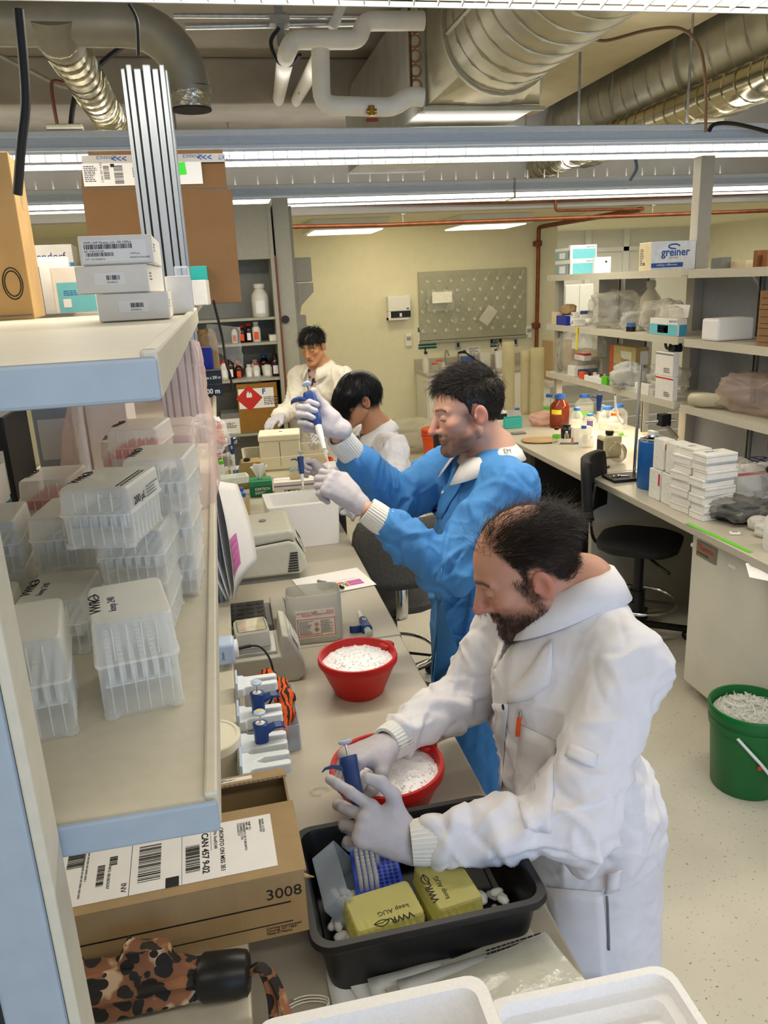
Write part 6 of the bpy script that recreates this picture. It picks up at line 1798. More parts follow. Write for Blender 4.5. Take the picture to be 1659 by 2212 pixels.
bag('film_bag', 'clear bag stuffed with black tubing at the right edge of the worktop', (c.x + .06, c.y + .08, BZ), (.24, .22, .10), .3, film('bag_over_black', '#8a8a86', .45, .1, bump=1, bscale=14), 61, .28, crumple=1.5)
bag('black_tubing', 'coiled black tubing inside the clear bag at the right edge', (c.x + .06, c.y + .08, BZ), (.19, .17, .07), .3, M_rubber, 62, .25, 'tubing', crumple=1.8)
bag('film_bag', 'clear hazy bag behind the slide cartons at the right', (2.42, 3.32, BZ), (.22, .3, .19), .3, M_bagt, 63, .3, crumple=1.4)
for k, (x, y) in enumerate(((1635, 1150), (1650, 1165))):
 c = bp(x, y)
 bag('film_bag', ('left' if k == 0 else 'right') + ' of two small white bags of foam at the lower right of the worktop', (c.x + .03, c.y + .03, BZ), (.09, .08, .06), .3, film('foam_bag', '#e6e4de', .7, .3), 64 + k, .2)
c = bp(1672, 1190)
t = thing('white_jar', 'white plastic jar cut off by the right edge of the photo', 'jar', (c.x + .02, c.y, BZ))
MB().lathe([(.055, 0), (.06, .02), (.06, .13), (.045, .15)], n=28).build('body', M_ppl, t, smooth=50)
MB().lathe([(.045, .15), (.047, .152), (.047, .178), (.04, .18)], n=28).build('cap', M_white, t, smooth=40)
a, b_ = bp(1484, 1130), bp(1622, 1193)
tag(MB().bar(a + Vector((0, 0, .0006)), b_ + Vector((0, 0, .0006)), .001, .022, up=(1, 0, 0)).build('green_tape', M_fluor), 'bright green tape strip along the edge of the right worktop', 'tape')
c = bp(1587, 1154)
t = thing('tape_tab', 'small white rubber piece lying behind the green tape strip', 'rubber', (c.x, c.y, BZ), -.4)
MB().box(-.022, .022, -.012, .012, 0, .010).build('block', M_white, t, bevel=.003)
MB().box(-.012, .012, -.004, .004, .01, .0104).build('print', M_ink, t)
# ================================================================ fridge, bucket, stools
t = thing('under_counter_freezer', 'pale under-counter freezer with a red-lettered badge', 'freezer', (2.42, 2.70, 0))
MB().box(-.30, .35, -.42, .43, .06, .85).build('cabinet', M_fridge, t, bevel=.006)
MB().box(-.345, -.305, -.42, .43, .07, .85).build('door', M_fridge, t, bevel=.010, seg=3)
MB().box(-.28, .34, -.40, .41, 0, .06).build('plinth', M_cab, t)
bd = MB().box(-.352, -.345, .235, .385, .74, .815).build('badge', mat('badge_grey', '#8f8878', .4, .4), t, bevel=.003)
Mt = lambda y, z: frame((-.3525, y, z), (0, -1, 0), (0, 0, 1))
text('Thermo', .038, M_redink, bd, Mt(.375, .776), bold=.0006)
text('SCIENTIFIC', .0185, M_ink, bd, Mt(.375, .752))
MB().box(-.347, -.345, .10, .15, .765, .78).build('serial_tag', M_paper, t)
MB().ball((-.335, .435, .77), .012).build('hinge_cap', M_white, t, smooth=60)
text('REVCO', .045, M_ink, t, Mt2 if False else frame((-.3456, -.205, .70), (0, -1, 0), (0, 0, 1)), bold=.0005)
gs = MB().box(-.3465, -.345, -.33, -.19, .46, .675).build('safety_sticker', M_paper, t)
MB().box(-.3470, -.3462, -.33, -.19, .60, .675).build('green_header', M_greenink, gs)
text('SAFETY\nINSTRUCTIONS', .018, M_white, gs, frame((-.3474, -.195, .645), (0, -1, 0), (0, 0, 1)))
finelines(gs, frame((-.3468, -.2, .58), (0, -1, 0), (0, 0, 1)), .1, 6, .018, M_ink, 130)
c = PZ(1608, 1716, 0)
bx_, by_ = 1.912, 2.42
t = thing('green_bucket', 'dark green pail of discarded pipette tips on the floor by the freezer', 'bucket', (bx_, by_, 0))
MB().lathe([(.125, 0), (.128, .005), (.146, .27), (.152, .272), (.154, .30), (.150, .302), (.150, .318), (.157, .32), (.159, .352), (.156, .358), (.148, .358), (.146, .34), (.122, .012)], n=48).build('shell', M_green, t, smooth=35)
MB().tube(smoothpath([(-.12, -.095, .28), (-.06, -.155, .20), (.0, -.175, .13), (.07, -.165, .14), (.14, -.08, .27)]), .0065, 8).build('handle', M_white, t, smooth=60)
MB().box(-.055, -.035, -.147, -.141, .16, .175).build('orange_fleck', M_orange, t)
rn = random.Random(5)
mb = MB()
for k in range(420):
 a_, q = rn.uniform(0, 2 * PI), .135 * math.sqrt(rn.random())
 p = Vector((q * math.cos(a_), q * math.sin(a_), .325 + rn.uniform(-.01, .035) * (1 - (q / .14) ** 2)))
 d = Vector((rn.uniform(-1, 1), rn.uniform(-1, 1), rn.uniform(-.25, .35))).normalized() * .05
 if (p + d).xy.length < .138 and (p - d).xy.length < .138:
  mb.cyl(p - d * .5, p + d * .5, .0042, .0014, n=5)
tag(mb.build('discarded_tips', M_ppl, None, (bx_, by_, 0)), 'heap of used clear pipette tips filling the green pail', 'pipette tips', kind='stuff')
tag(MB().lathe([(.138, .28), (.138, .322), (.09, .335), (.02, .34)], n=32).build('tip_layer', M_ppl, None, (bx_, by_, 0), smooth=40), 'packed lower layer of clear tips in the green pail', 'pipette tips', kind='stuff')
def stool(label, c, rz, back=True, col=M_chairf, seat_z=.60):
 t = thing('lab_chair', label, 'chair', (c[0], c[1], 0), rz)
 MB().loft([rrect(.36, .36, .1, seat_z - .05, 5), rrect(.43, .42, .13, seat_z - .03, 5), rrect(.44, .43, .13, seat_z, 5), rrect(.36, .36, .12, seat_z + .02, 5)]).build('seat', col, t, smooth=60)
 MB().cyl((0, 0, .12), (0, 0, seat_z - .05), .028, n=16).build('column', M_black, t, smooth=40)
 MB().cyl((0, 0, .08), (0, 0, .30), .042, n=16).build('column_sleeve', M_black, t, smooth=40)
 for k in range(5):
  a = 2 * PI * k / 5 + .3
  MB().bar((0, 0, .10), (.29 * math.cos(a), .29 * math.sin(a), .065), .04, .03).build('base_leg', M_black, t, bevel=.006)
  MB().ball((.28 * math.cos(a), .28 * math.sin(a), .028), .028).build('caster', M_black, t, smooth=60)
 MB().tube([(.21 * math.cos(a), .21 * math.sin(a), .24) for a in [2 * PI * k / 32 for k in range(33)]], .011, 8).build('foot_ring', M_chrome, t, smooth=60)
 for k in range(3):
  a = 2 * PI * k / 3
  MB().cyl((0, 0, .24), (.21 * math.cos(a), .21 * math.sin(a), .24), .007, n=8).build('ring_spoke', M_black, t)
 MB().tube(smoothpath([(.05, -.1, seat_z - .06), (.15, -.22, seat_z - .08), (.19, -.25, seat_z - .09)]), .010, 8).build('lever', M_black, t, smooth=60)
 if back:
  MB().tube(smoothpath([(-.12, 0, seat_z - .05), (-.24, 0, seat_z - .04), (-.27, 0, seat_z + .10), (-.25, 0, seat_z + .30)]), .014, 8, sx=2.0, sy=.6).build('back_bar', M_chrome, t, smooth=60)
  rows = []
  for j in range(9):
   v_ = j / 8
   rows.append([Vector((-.235 - .05 * (1 - (2 * u_ - 1) ** 2) - .02 * v_, .21 * (2 * u_ - 1) * (1 - .15 * (2 * v_ - 1) ** 4), seat_z + .13 + .32 * v_)) for u_ in [k / 10 for k in range(11)]])
  MB().sheet(rows).build('backrest', col, t, smooth=180, solid=.045)
 return t
c = PZ(1375, 1165, .60)
stool('black upholstered lab chair with a chrome foot ring, tucked under the right worktop', (c.x + .02, c.y), math.radians(-38))
stool('black lab chair further along the right worktop, mostly behind the man in blue', (1.72, 5.1), math.radians(25), seat_z=.62)
# ================================================================ far left cabinet with reagents
CY = 6.45
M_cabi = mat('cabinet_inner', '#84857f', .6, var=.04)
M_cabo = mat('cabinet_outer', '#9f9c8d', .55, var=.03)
def zc_(x, y, Y=CY): return PY(x, y, Y).z
xr = PY(604, 700, CY).x
t = thing('reagent_cabinet', 'tall grey open cabinet with shelves of chemical bottles at the far left', 'cabinet', (xr - .5, CY, 0))
lx, rx = -.5, .5
ztop = 2.64
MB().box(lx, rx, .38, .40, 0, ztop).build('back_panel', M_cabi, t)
MB().box(rx - .03, rx, -.01, .38, 0, ztop).build('side_panel', M_cabo, t)
MB().box(lx, lx + .03, 0, .38, 0, ztop).build('side_panel', M_cabo, t)
MB().box(lx, rx, 0, .38, ztop - .40, ztop).build('top_panel', M_cabo, t)
MB().box(rx, rx + .016, -.012, .03, .3, 2.26).build('edge_strip', mat('rust_trim', '#6d3a22', .6), t)
SHZ = []
for y in (686, 740, 818, 935):
 z_ = zc_(560, y)
 SHZ.append(z_)
 MB().box(lx + .03, rx - .03, .0, .38, z_ - .02, z_).build('shelf', M_cabo, t, bevel=.002)
MB().box(rx + .016, rx + .14, .02, .40, 0, 2.68).build('pilaster', M_cabo, t, bevel=.004)
MB().lathe([(.03, 0), (.03, .02)], n=16, M=frame((rx + .05, .018, zc_(612, 690)), (1, 0, 0), (0, 0, 1))).build('lock', M_dark, t)
h1, h2 = PY(640, 560, 6.9), PY(640, 612, 6.9)
t = thing('fume_hood', 'grey fume hood side with angular fairings beside the reagent cabinet', 'fume hood', (PY(622, 700, 6.9).x, 6.9, 0))
ox = t.location.x
MB().box(-.05, .10, 0, .5, 0, 2.66).build('jamb', M_cabo, t)
MB().prism([(.10, PY(640, 556, 6.9).z), (.235, PY(645, 556, 6.9).z), (.235, PY(645, 609, 6.9).z), (.10, PY(640, 609, 6.9).z)], 0, .4, M=Mxz).build('upper_fairing', M_cabo, t, bevel=.004)
MB().prism([(.10, PY(640, 612, 6.9).z), (.24, PY(645, 612, 6.9).z), (.24, PY(645, 632, 6.9).z), (.13, PY(645, 660, 6.9).z), (.10, PY(640, 690, 6.9).z)], 0, .4, M=Mxz).build('lower_fairing', M_cabo, t, bevel=.004)
MB().box(.10, .17, .1, .3, .86, 1.78).build('service_post', M_cabo, t)
for y in (765, 793):
 z_ = PY(640, y, 6.9).z
 MB().cyl((.17, .05, z_), (.26, .05, z_), .010, n=10).cyl((.24, .05, z_ - .03), (.24, .05, z_ + .03), .008, n=8).build('gas_tap', M_steel, t, smooth=40)
z_ = PY(640, 722, 6.9).z
MB().tube([(.20 + .02 * math.cos(a), .05, z_ + .02 * math.sin(a)) for a in [2 * PI * k / 14 for k in range(15)]], .004, 6).build('hook_ring', M_steel, t)
M_brown = mat('brown_glass', '#2c130d', .2, var=.05)
M_hd = mat('white_hdpe', '#d6d2c6', .5, var=.03)
cb = [(575, 0, 36, 612, M_hd, M_hd, 'tall white jar with a green label on the top cabinet shelf', 'g'),
      (514, 1, 13, 706, M_hd, M_redink, 'small white bottle with a red cap, left on the second cabinet shelf', 'o'),
      (530, 1, 16, 702, M_brown, M_redink, 'brown bottle with a red cap on the second cabinet shelf', 'o'),
      (545, 1, 15, 698, M_brown, M_redink, 'brown and white-labelled bottle with a bright red cap, second cabinet shelf', 'w'),
      (561, 1, 18, 694, M_hd, M_hd, 'tall white bottle with orange print, second cabinet shelf', 'o'),
      (485, 2, 17, 778, M_hd, M_redink, 'white bottle with a dark red cap, leftmost on the third cabinet shelf', 'w'),
      (499, 2, 16, 776, M_brown, M_brown, 'dark brown bottle second from left, third cabinet shelf', 'w'),
      (515, 2, 17, 772, M_hd, M_redink, 'white bottle with a wide red cap behind the orange-labelled one', 'w'),
      (516, 2, 17, 784, M_brown, M_redink, 'brown bottle with an orange label and red cap, third cabinet shelf', 'o'),
      (538, 2, 15, 787, M_hd, M_hd, 'small plain white bottle in the middle of the third cabinet shelf', 'w'),
      (554, 2, 16, 784, M_hd, M_redink, 'clear-white bottle with a red cap, third cabinet shelf', 'w'),
      (552, 2, 18, 776, M_hd, M_hd, 'white bottle with a white cap at the back of the third cabinet shelf', 'w'),
      (572, 2, 22, 766, M_brown, M_cap, 'brown bottle with a blue cap at the back, third cabinet shelf', 'w'),
      (578, 2, 21, 782, M_hd, M_brown, 'white jar with a dark lid and red print, third cabinet shelf', 'w'),
      (596, 2, 20, 764, M_brown, M_black, 'tall dark bottle at the right of the third cabinet shelf', 'w')]
for k, (x, si, wpx, yt, m, cm, lb, lc) in enumerate(cb):
 rear = 'back' in lb or 'behind' in lb
 Y_ = CY + (.25 if rear else .12)
 p = PY(x, 800, Y_)
 r = wpx * 6.4 / FPX / 2
 h_ = max(.08, PY(x, yt, Y_).z - SHZ[si])
 bottle('chemical_bottle', lb, (p.x, Y_, SHZ[si]), r, h_, m, cm, group='chemical bottles in the cabinet', neck=.5, lab=(.12, .5, -2.2, {'g': M_paper, 'o': M_orange, 'w': M_paper}[lc]))
p = PY(590, 730, CY + .1)
tag(MB().box(p.x - .03, p.x + .04, CY + .05, CY + .2, SHZ[1] + .001, SHZ[1] + .05).build('white_carton', M_cardw, bevel=.002), 'small low white carton at the right end of the second cabinet shelf', 'box')
z_ = SHZ[3] + .001
p = PY(520, 930, CY); q = PY(606, 930, CY)
sz = (q.x - p.x, .3, PY(560, 828, CY).z - z_)
t = carton('solvent_carton', 'brown solvent carton with a red flammable diamond label in the cabinet', sz, ((p.x + q.x) / 2, CY + .17, z_), 0, mat('ochre_card', '#8f6526', .75, var=.06), tape=film('clear_tape', '#cfae7a', .5, .3))
s_ = sticker(t, front(t, sz, sz[0] * .03, sz[2] * .50), sz[0] * .88, sz[2] * .40)
dm = MB().box(-.075, .075, -.075, .075, 0, .0008).build('flammable_diamond', M_redink, s_, M=T4((.085, sz[2] * .21, .0005)) @ Matrix.Rotation(PI / 4, 4, 'Z'))
fl_m = MB().add([(-.02, -.01, 0), (.02, -.01, 0), (.025, .01, 0), (.012, .035, 0), (.004, .02, 0), (-.006, .045, 0), (-.022, .015, 0)], [tuple(range(7))]).build('flame', M_white, s_, M=T4((.085, sz[2] * .21 + .015, .0018)))
text('F', .06, M_blueink, s_, T4((.19, sz[2] * .28, .0008)), bold=.002)
finelines(s_, T4((.20, sz[2] * .20, .0006)), .13, 5, .014, M_ink, 140)
bag('film_bag', 'torn clear film on top of the solvent carton', (t.location.x - .03, CY + .1, z_ + sz[2] + .001), (.3, .2, .05), 0, M_bag, 71, .3)
p = PY(505, 930, CY)
t = carton('white_carton', 'white carton with dark lid left of the solvent carton', (.16, .25, .17), (p.x - .01, CY + .15, z_), 0, M_cardw)
MB().box(-.081, .081, -.126, .126, .13, .172).build('dark_lid', M_instd, t)
finelines(t, front(t, (.16, .25, .17), .04, .09), .08, 4, .012, M_ink, 141)
# ================================================================ far wall fittings
FY = 10.5
def fw(x, y): return PY(x, y, FY)
a, b_ = fw(902, 588), fw(1135, 722)
t = thing('peg_board', 'grey steel drying board with rows of white pegs on the far wall', 'drying board', (a.x, FY - .001, b_.z))
Wp, Hp = b_.x - a.x, a.z - b_.z
MB().box(0, Wp, -.03, 0, 0, Hp).build('panel', mat('peg_panel', '#a9a890', .42, .4, var=.06, scale=4), t, bevel=.004)
MB().box(-.01, Wp, -.09, 0, -.03, -.005).build('drip_tray', M_cabo, t)
pg = MB().lathe([(.026, 0), (.026, .012), (.008, .02)], n=12, M=frame((0, 0, 0), (1, 0, 0), (0, 0, 1))).tube([(0, -.01, 0), (0, -.13, .085)], [.008, .006], 6).mesh('peg')
pg.materials.append(M_hd)
nx = 9
for r_ in range(6):
 for k in range(nx):
  x = (k + (.75 if r_ % 2 == 0 else .28)) * Wp / (nx + .3)
  z = Hp * (.86 - .145 * r_)
  if x > Wp - .04: continue
  o = bpy.data.objects.new('peg', pg); COL.objects.link(o); o.parent = t; o.location = (x, -.03, z)
for x, z in ((.06, .93), (.95, .93), (.06, .5), (.95, .5), (.06, .07), (.95, .07)):
 MB().lathe([(.008, 0), (.008, .004)], n=8, M=frame((x * Wp, -.03, z * Hp), (1, 0, 0), (0, 0, 1))).build('screw', M_galvd, t)
a = fw(917, 672)
c2 = thing('clear_carton', 'clear plastic tub lid hung on the left pegs of the drying board', 'tray', (a.x, FY - .16, a.z))
MB().box(0, .36, -.03, 0, 0, .26).build('shell', M_glass, c2, bevel=.01)
MB().box(.06, .33, -.034, -.03, .10, .24).build('glossy_sheet', mat('bright_sheet', '#f4f2e6', .15), c2)
a = fw(1037, 690)
c2 = thing('hung_pouch', 'small clear packet hanging askew on the drying board', 'packet', (a.x, FY - .15, a.z), rot=(0, math.radians(38), 0))
MB().box(-.06, .09, -.02, 0, -.04, .20).build('film', M_ppl, c2, bevel=.006)
a = fw(975, 690)
c2 = thing('hung_funnel', 'clear glass funnel hanging low on the drying board', 'funnel', (a.x, FY - .13, a.z))
MB().lathe([(.05, 0), (.04, .03), (.012, .06), (.012, .10)], n=18, M=frame((0, 0, 0), (1, 0, 0), (0, 0, -1))).build('glass', M_glass, c2, smooth=50)
a = fw(833, 640)
t = thing('towel_dispenser', 'white paper towel dispenser on the far wall', 'towel dispenser', (a.x, FY - .14, fw(860, 690).z))
hh = a.z - fw(860, 690).z
MB().box(0, .30, 0, .14, .11, hh).build('cover', M_white, t, bevel=.012)
MB().box(.03, .30, .01, .14, .03, .11).build('dark_mouth', M_black, t)
MB().box(0, .03, 0, .14, .0, .11).box(.0, .27, .02, .14, 0, .03).build('frame', M_white, t)
MB().box(.15, .18, .004, .01, .04, .085).build('lever', M_white, t)
MB().ball((.26, -.001, .14), .02, sc=(1, .1, .5)).build('logo_badge', M_blueink, t, smooth=60)
for x, y, lb in ((882, 735, 'small white wall thermostat left of the green notice'), (1141, 718, 'small white wall box right of the drying board')):
 a = fw(x, y)
 t = thing('wall_sensor', lb, 'sensor', (a.x, FY - .035, a.z - .08))
 MB().box(-.045, .045, 0, .035, 0, .17).build('case', M_white, t, bevel=.01)
 MB().box(-.03, .03, -.002, 0, .08, .13).build('face', M_cabo, t)
def sign(name, label, x0, y0, x1, y1, hdr, body, Y=FY):
 a, b_ = PY(x0, y0, Y), PY(x1, y1, Y)
 t = thing(name, label, 'sign', (a.x, Y - .004, b_.z))
 w_, h_ = b_.x - a.x, a.z - b_.z
 MB().box(0, w_, 0, .003, 0, h_).build('sheet', M_paper, t)
 return t, w_, h_
t, w_, h_ = sign('emergency_notice', 'green and white emergency notice left of the sink', 902, 706, 943, 752, 0, 0)
MB().box(0, w_, -.001, 0, h_ * .76, h_ * .97).box(0, w_, -.001, 0, 0, h_ * .10).box(0, w_, -.001, 0, h_ * .13, h_ * .22).build('green_bands', M_greenink, t)
MB().tube([(w_ * .45 + .045 * math.cos(a), -.001, h_ * .55 + .045 * math.sin(a)) for a in [2 * PI * k / 18 for k in range(19)]], .005, 5).box(w_ * .3, w_ * .68, -.001, 0, h_ * .3, h_ * .42).build('pictogram', M_greenink, t)
text('Emergency', .045, M_white, t, frame((.015, -.0015, h_ * .86), (1, 0, 0), (0, 0, 1)))
t, w_, h_ = sign('eye_wash_sign', 'small eye wash sign beside the taps', 1059, 733, 1084, 776, 0, 0)
MB().box(0, w_, -.001, 0, h_ * .62, h_).box(w_ * .35, w_ * .65, -.001, 0, h_ * .33, h_ * .52).box(w_ * .2, w_ * .85, -.001, 0, h_ * .08, h_ * .2).build('dark_panels', mat('sign_dark_green', '#12301f', .5), t)
text('EYE\nWASH', .055, M_white, t, frame((w_ * .5, -.0015, h_ * .84), (1, 0, 0), (0, 0, 1)), 'CENTER')
t, w_, h_ = sign('wall_notice', 'pale printed notice on the wall behind the taps', 1010, 748, 1038, 775, 0, 0)
finelines(t, frame((.02, -.001, h_ * .8), (1, 0, 0), (0, 0, 1)), w_ * .8, 8, .022, M_greyink, 150)
for x, y, lb in ((989, 745, 'left steel outlet plate above the sink'), (1113, 738, 'right steel outlet plate above the sink')):
 a = fw(x, y)
 t = thing('outlet_plate', lb, 'outlet', (a.x, FY - .012, a.z))
 MB().box(-.035, .035, 0, .012, -.06, .06).build('plate', M_steel, t, bevel=.003)
 MB().box(-.015, .015, -.003, 0, -.03, .03).build('socket', M_dark, t)
cz = .86
x0 = fw(896, 803).x
t = thing('sink_counter', 'cream sink counter with a backsplash along the far wall', 'counter', (x0, 9.89, 0))
MB().box(0, 2.0, -.02, .6, cz - .035, cz).build('top', M_bench, t, bevel=.004)
MB().box(0, 2.0, .58, .598, cz, cz + .14).build('backsplash', M_bench, t)
MB().box(.35, 1.0, .05, .5, cz - .034, cz + .0012).build('sink_basin', M_steel, t)
MB().box(.01, 1.99, .02, .58, 0, cz - .036).build('cabinet', M_wallw, t)
for k in range(4):
 d = MB().box(.03 + k * .49, .03 + k * .49 + .47, .002, .02, .1, cz - .06).build('door', M_wallw, t, bevel=.003)
 MB().box(.42 + k * .49, .44 + k * .49, -.012, .002, .6, .7).build('handle', M_instd, d)
def faucet(label, x, y, hgt, reach):
 a = PY(x, y, 10.35)
 t = thing('tap', label, 'tap', (a.x, 10.35, cz))
 MB().tube(smoothpath([(0, 0, 0), (0, 0, hgt * .8), (0, -.03, hgt), (0, -reach * .6, hgt), (0, -reach, hgt * .8)]), .014, 8).build('spout', M_chrome, t, smooth=60)
 MB().cyl((-.05, 0, .03), (.05, 0, .03), .012, n=10).build('valves', M_chrome, t, smooth=40)
for x, y, h_, r_, lb in ((962, 775, .24, .16, 'curved swan-neck tap, leftmost at the sink'), (990, 790, .22, .05, 'straight tap right of the swan-neck one'), (1075, 790, .3, .12, 'tall arched tap before the eye wash sign')):
 faucet(lb, x, y, h_, r_)
def sb(label, x, y, r, h, m, capm, cat='bottle', neck=.42):
 a = PY(x, y, 10.05)
 bottle('sink_bottle', label, (a.x, 10.05, cz + .001), r, h, m, capm, cat, neck=neck)
a = PY(918, 800, 10.05)
t = thing('spray_bottle', 'white spray bottle with a dark nozzle on the sink counter', 'bottle', (a.x, 10.0, cz + .001))
MB().lathe([(.042, 0), (.045, .02), (.045, .16), (.018, .22), (.018, .25)], n=20).build('body', M_hd, t, smooth=50)
MB().box(-.014, .014, -.05, .02, .25, .28).cyl((0, 0, .28), (0, 0, .34), .010, n=8).build('nozzle', M_dark, t)
sb('small orange-capped bottle nearest the spray bottle', 939, 800, .038, .12, M_glass, M_orange, neck=.8)
sb('taller orange-capped bottle by the sink', 949, 798, .038, .16, M_glass, M_orange, neck=.8)
sb('squat clear wash bottle by the sink', 958, 800, .035, .12, M_ppl, M_white)
for k, (x, w_, h_, m, lb) in enumerate(((1047, .17, .22, M_hd, 'cream plastic jug on the sink counter'), (1078, .13, .22, M_white, 'white carton on the sink counter under the eye wash sign'), (1010, .18, .18, mat('blue_print_bottle', '#4a6ab0', .4), 'blue-labelled detergent jug on the sink counter'))):
 a = PY(x, 790, 10.05)
 t = thing('jug', lb, 'jug', (a.x, 10.05, cz + .001))
 MB().loft([rrect(w_ * .8, w_ * .6, .03, 0), rrect(w_, w_ * .7, .03, h_)]).build('body', m, t, smooth=40)
t = thing('lamp_arm', 'black jointed lamp arm behind the head of the man in blue', 'lamp', (PY(1020, 800, 9.6).x, 9.9, cz))
a1, a2, a3 = [PY(*p, 9.9) - Vector(t.location) for p in ((990, 762), (1003, 760), (1045, 790))]
MB().bar(a1, a2, .03, .03).bar(a2, a3, .02, .02).build('arm', M_black, t)
MB().ball(a2, .025).build('joint', M_black, t, smooth=60)
MB().cyl(a3, (a3.x, a3.y, 0), .012, n=8).build('post', M_black, t)
t = thing('far_bench', 'pale bench with drawers standing beyond the acrylic cylinders', 'bench', (4.1, 8.2, 0))
MB().box(-.7, 1.0, -.3, .4, .87, .91).build('top', M_bench, t)
MB().box(-.65, .95, -.25, .35, 0, .87).build('body', M_wallw, t)
for k in range(4):
 MB().box(-.66, .95, -.262, -.25, .1 + k * .19, .27 + k * .19).build('drawer', M_cabo, t, bevel=.004)
for k, (x, z, w_, h_, lb) in enumerate(((3.62, .912, .22, .42, 'tall brown carton seen between the acrylic cylinders'), (3.95, .912, .2, .3, 'second brown carton behind the acrylic cylinders'))):
 carton('shipping_carton', lb, (w_, .3, h_), (x, 8.2, z), 0, M_card)
t = thing('microscope', 'black microscope on the far bench beside the copper riser', 'microscope', (4.35, 8.1, .912))
MB().box(-.1, .1, -.12, .12, 0, .04).box(-.03, .03, .05, .11, .04, .36).box(-.05, .05, -.1, .1, .14, .16).build('stand', M_black, t, bevel=.004)
MB().cyl((0, -.04, .36), (0, -.10, .44), .03, n=14).cyl((0, 0, .17), (0, 0, .34), .025, n=14).build('tube', M_black, t, smooth=40)
for k, (x, w_, h_, lb) in enumerate(((5.0, .7, 2.0, 'tall white cupboard seen through the opening at the right'), (5.9, .5, 1.85, 'second white cupboard seen behind the right shelving'))):
 t = thing('white_cupboard', lb, 'cupboard', (x, 12.5, 0))
 MB().box(-w_ / 2, w_ / 2, 0, .45, 0, h_).build('body', M_white, t, bevel=.006)
 for s_ in (0, 1):
  MB().box(-w_ / 2 + s_ * w_ / 2 + .004, s_ * w_ / 2 - .004, -.018, 0, .06, h_ - .02).build('door', M_white, t, bevel=.004)
t = thing('wall_banner', 'pale poster printed FCle beside the opening', 'poster', (4.72, 12.0, 1.2))
MB().box(0, .45, 0, .01, 0, .7).build('sheet', M_paper, t)
text('TCle', .16, M_ink, t, frame((.03, -.002, .45), (1, 0, 0), (0, 0, 1)))
MB().box(.02, .4, -.002, 0, .36, .4).build('yellow_rule', M_yellow, t)
t = thing('orange_bucket', 'stack of orange pails on the floor beyond the man in blue', 'bucket', (PY(940, 950, 8.6).x, 8.6, 0))
for k in range(3):
 MB().lathe([(.12, .03 * k), (.15, .30 + .035 * k), (.158, .30 + .035 * k), (.158, .325 + .035 * k), (.148, .325 + .035 * k)], n=32).build('pail', M_orange, t, smooth=40)
bag('film_bag', 'pale heap of clear plastic on the floor by the far wall', (PY(870, 950, 9.4).x, 9.4, 0), (1.0, .7, .38), 0, film('heap_film', '#e2dfcd', .5, .25, bump=.8, bscale=10), 73, .25, crumple=1.4)
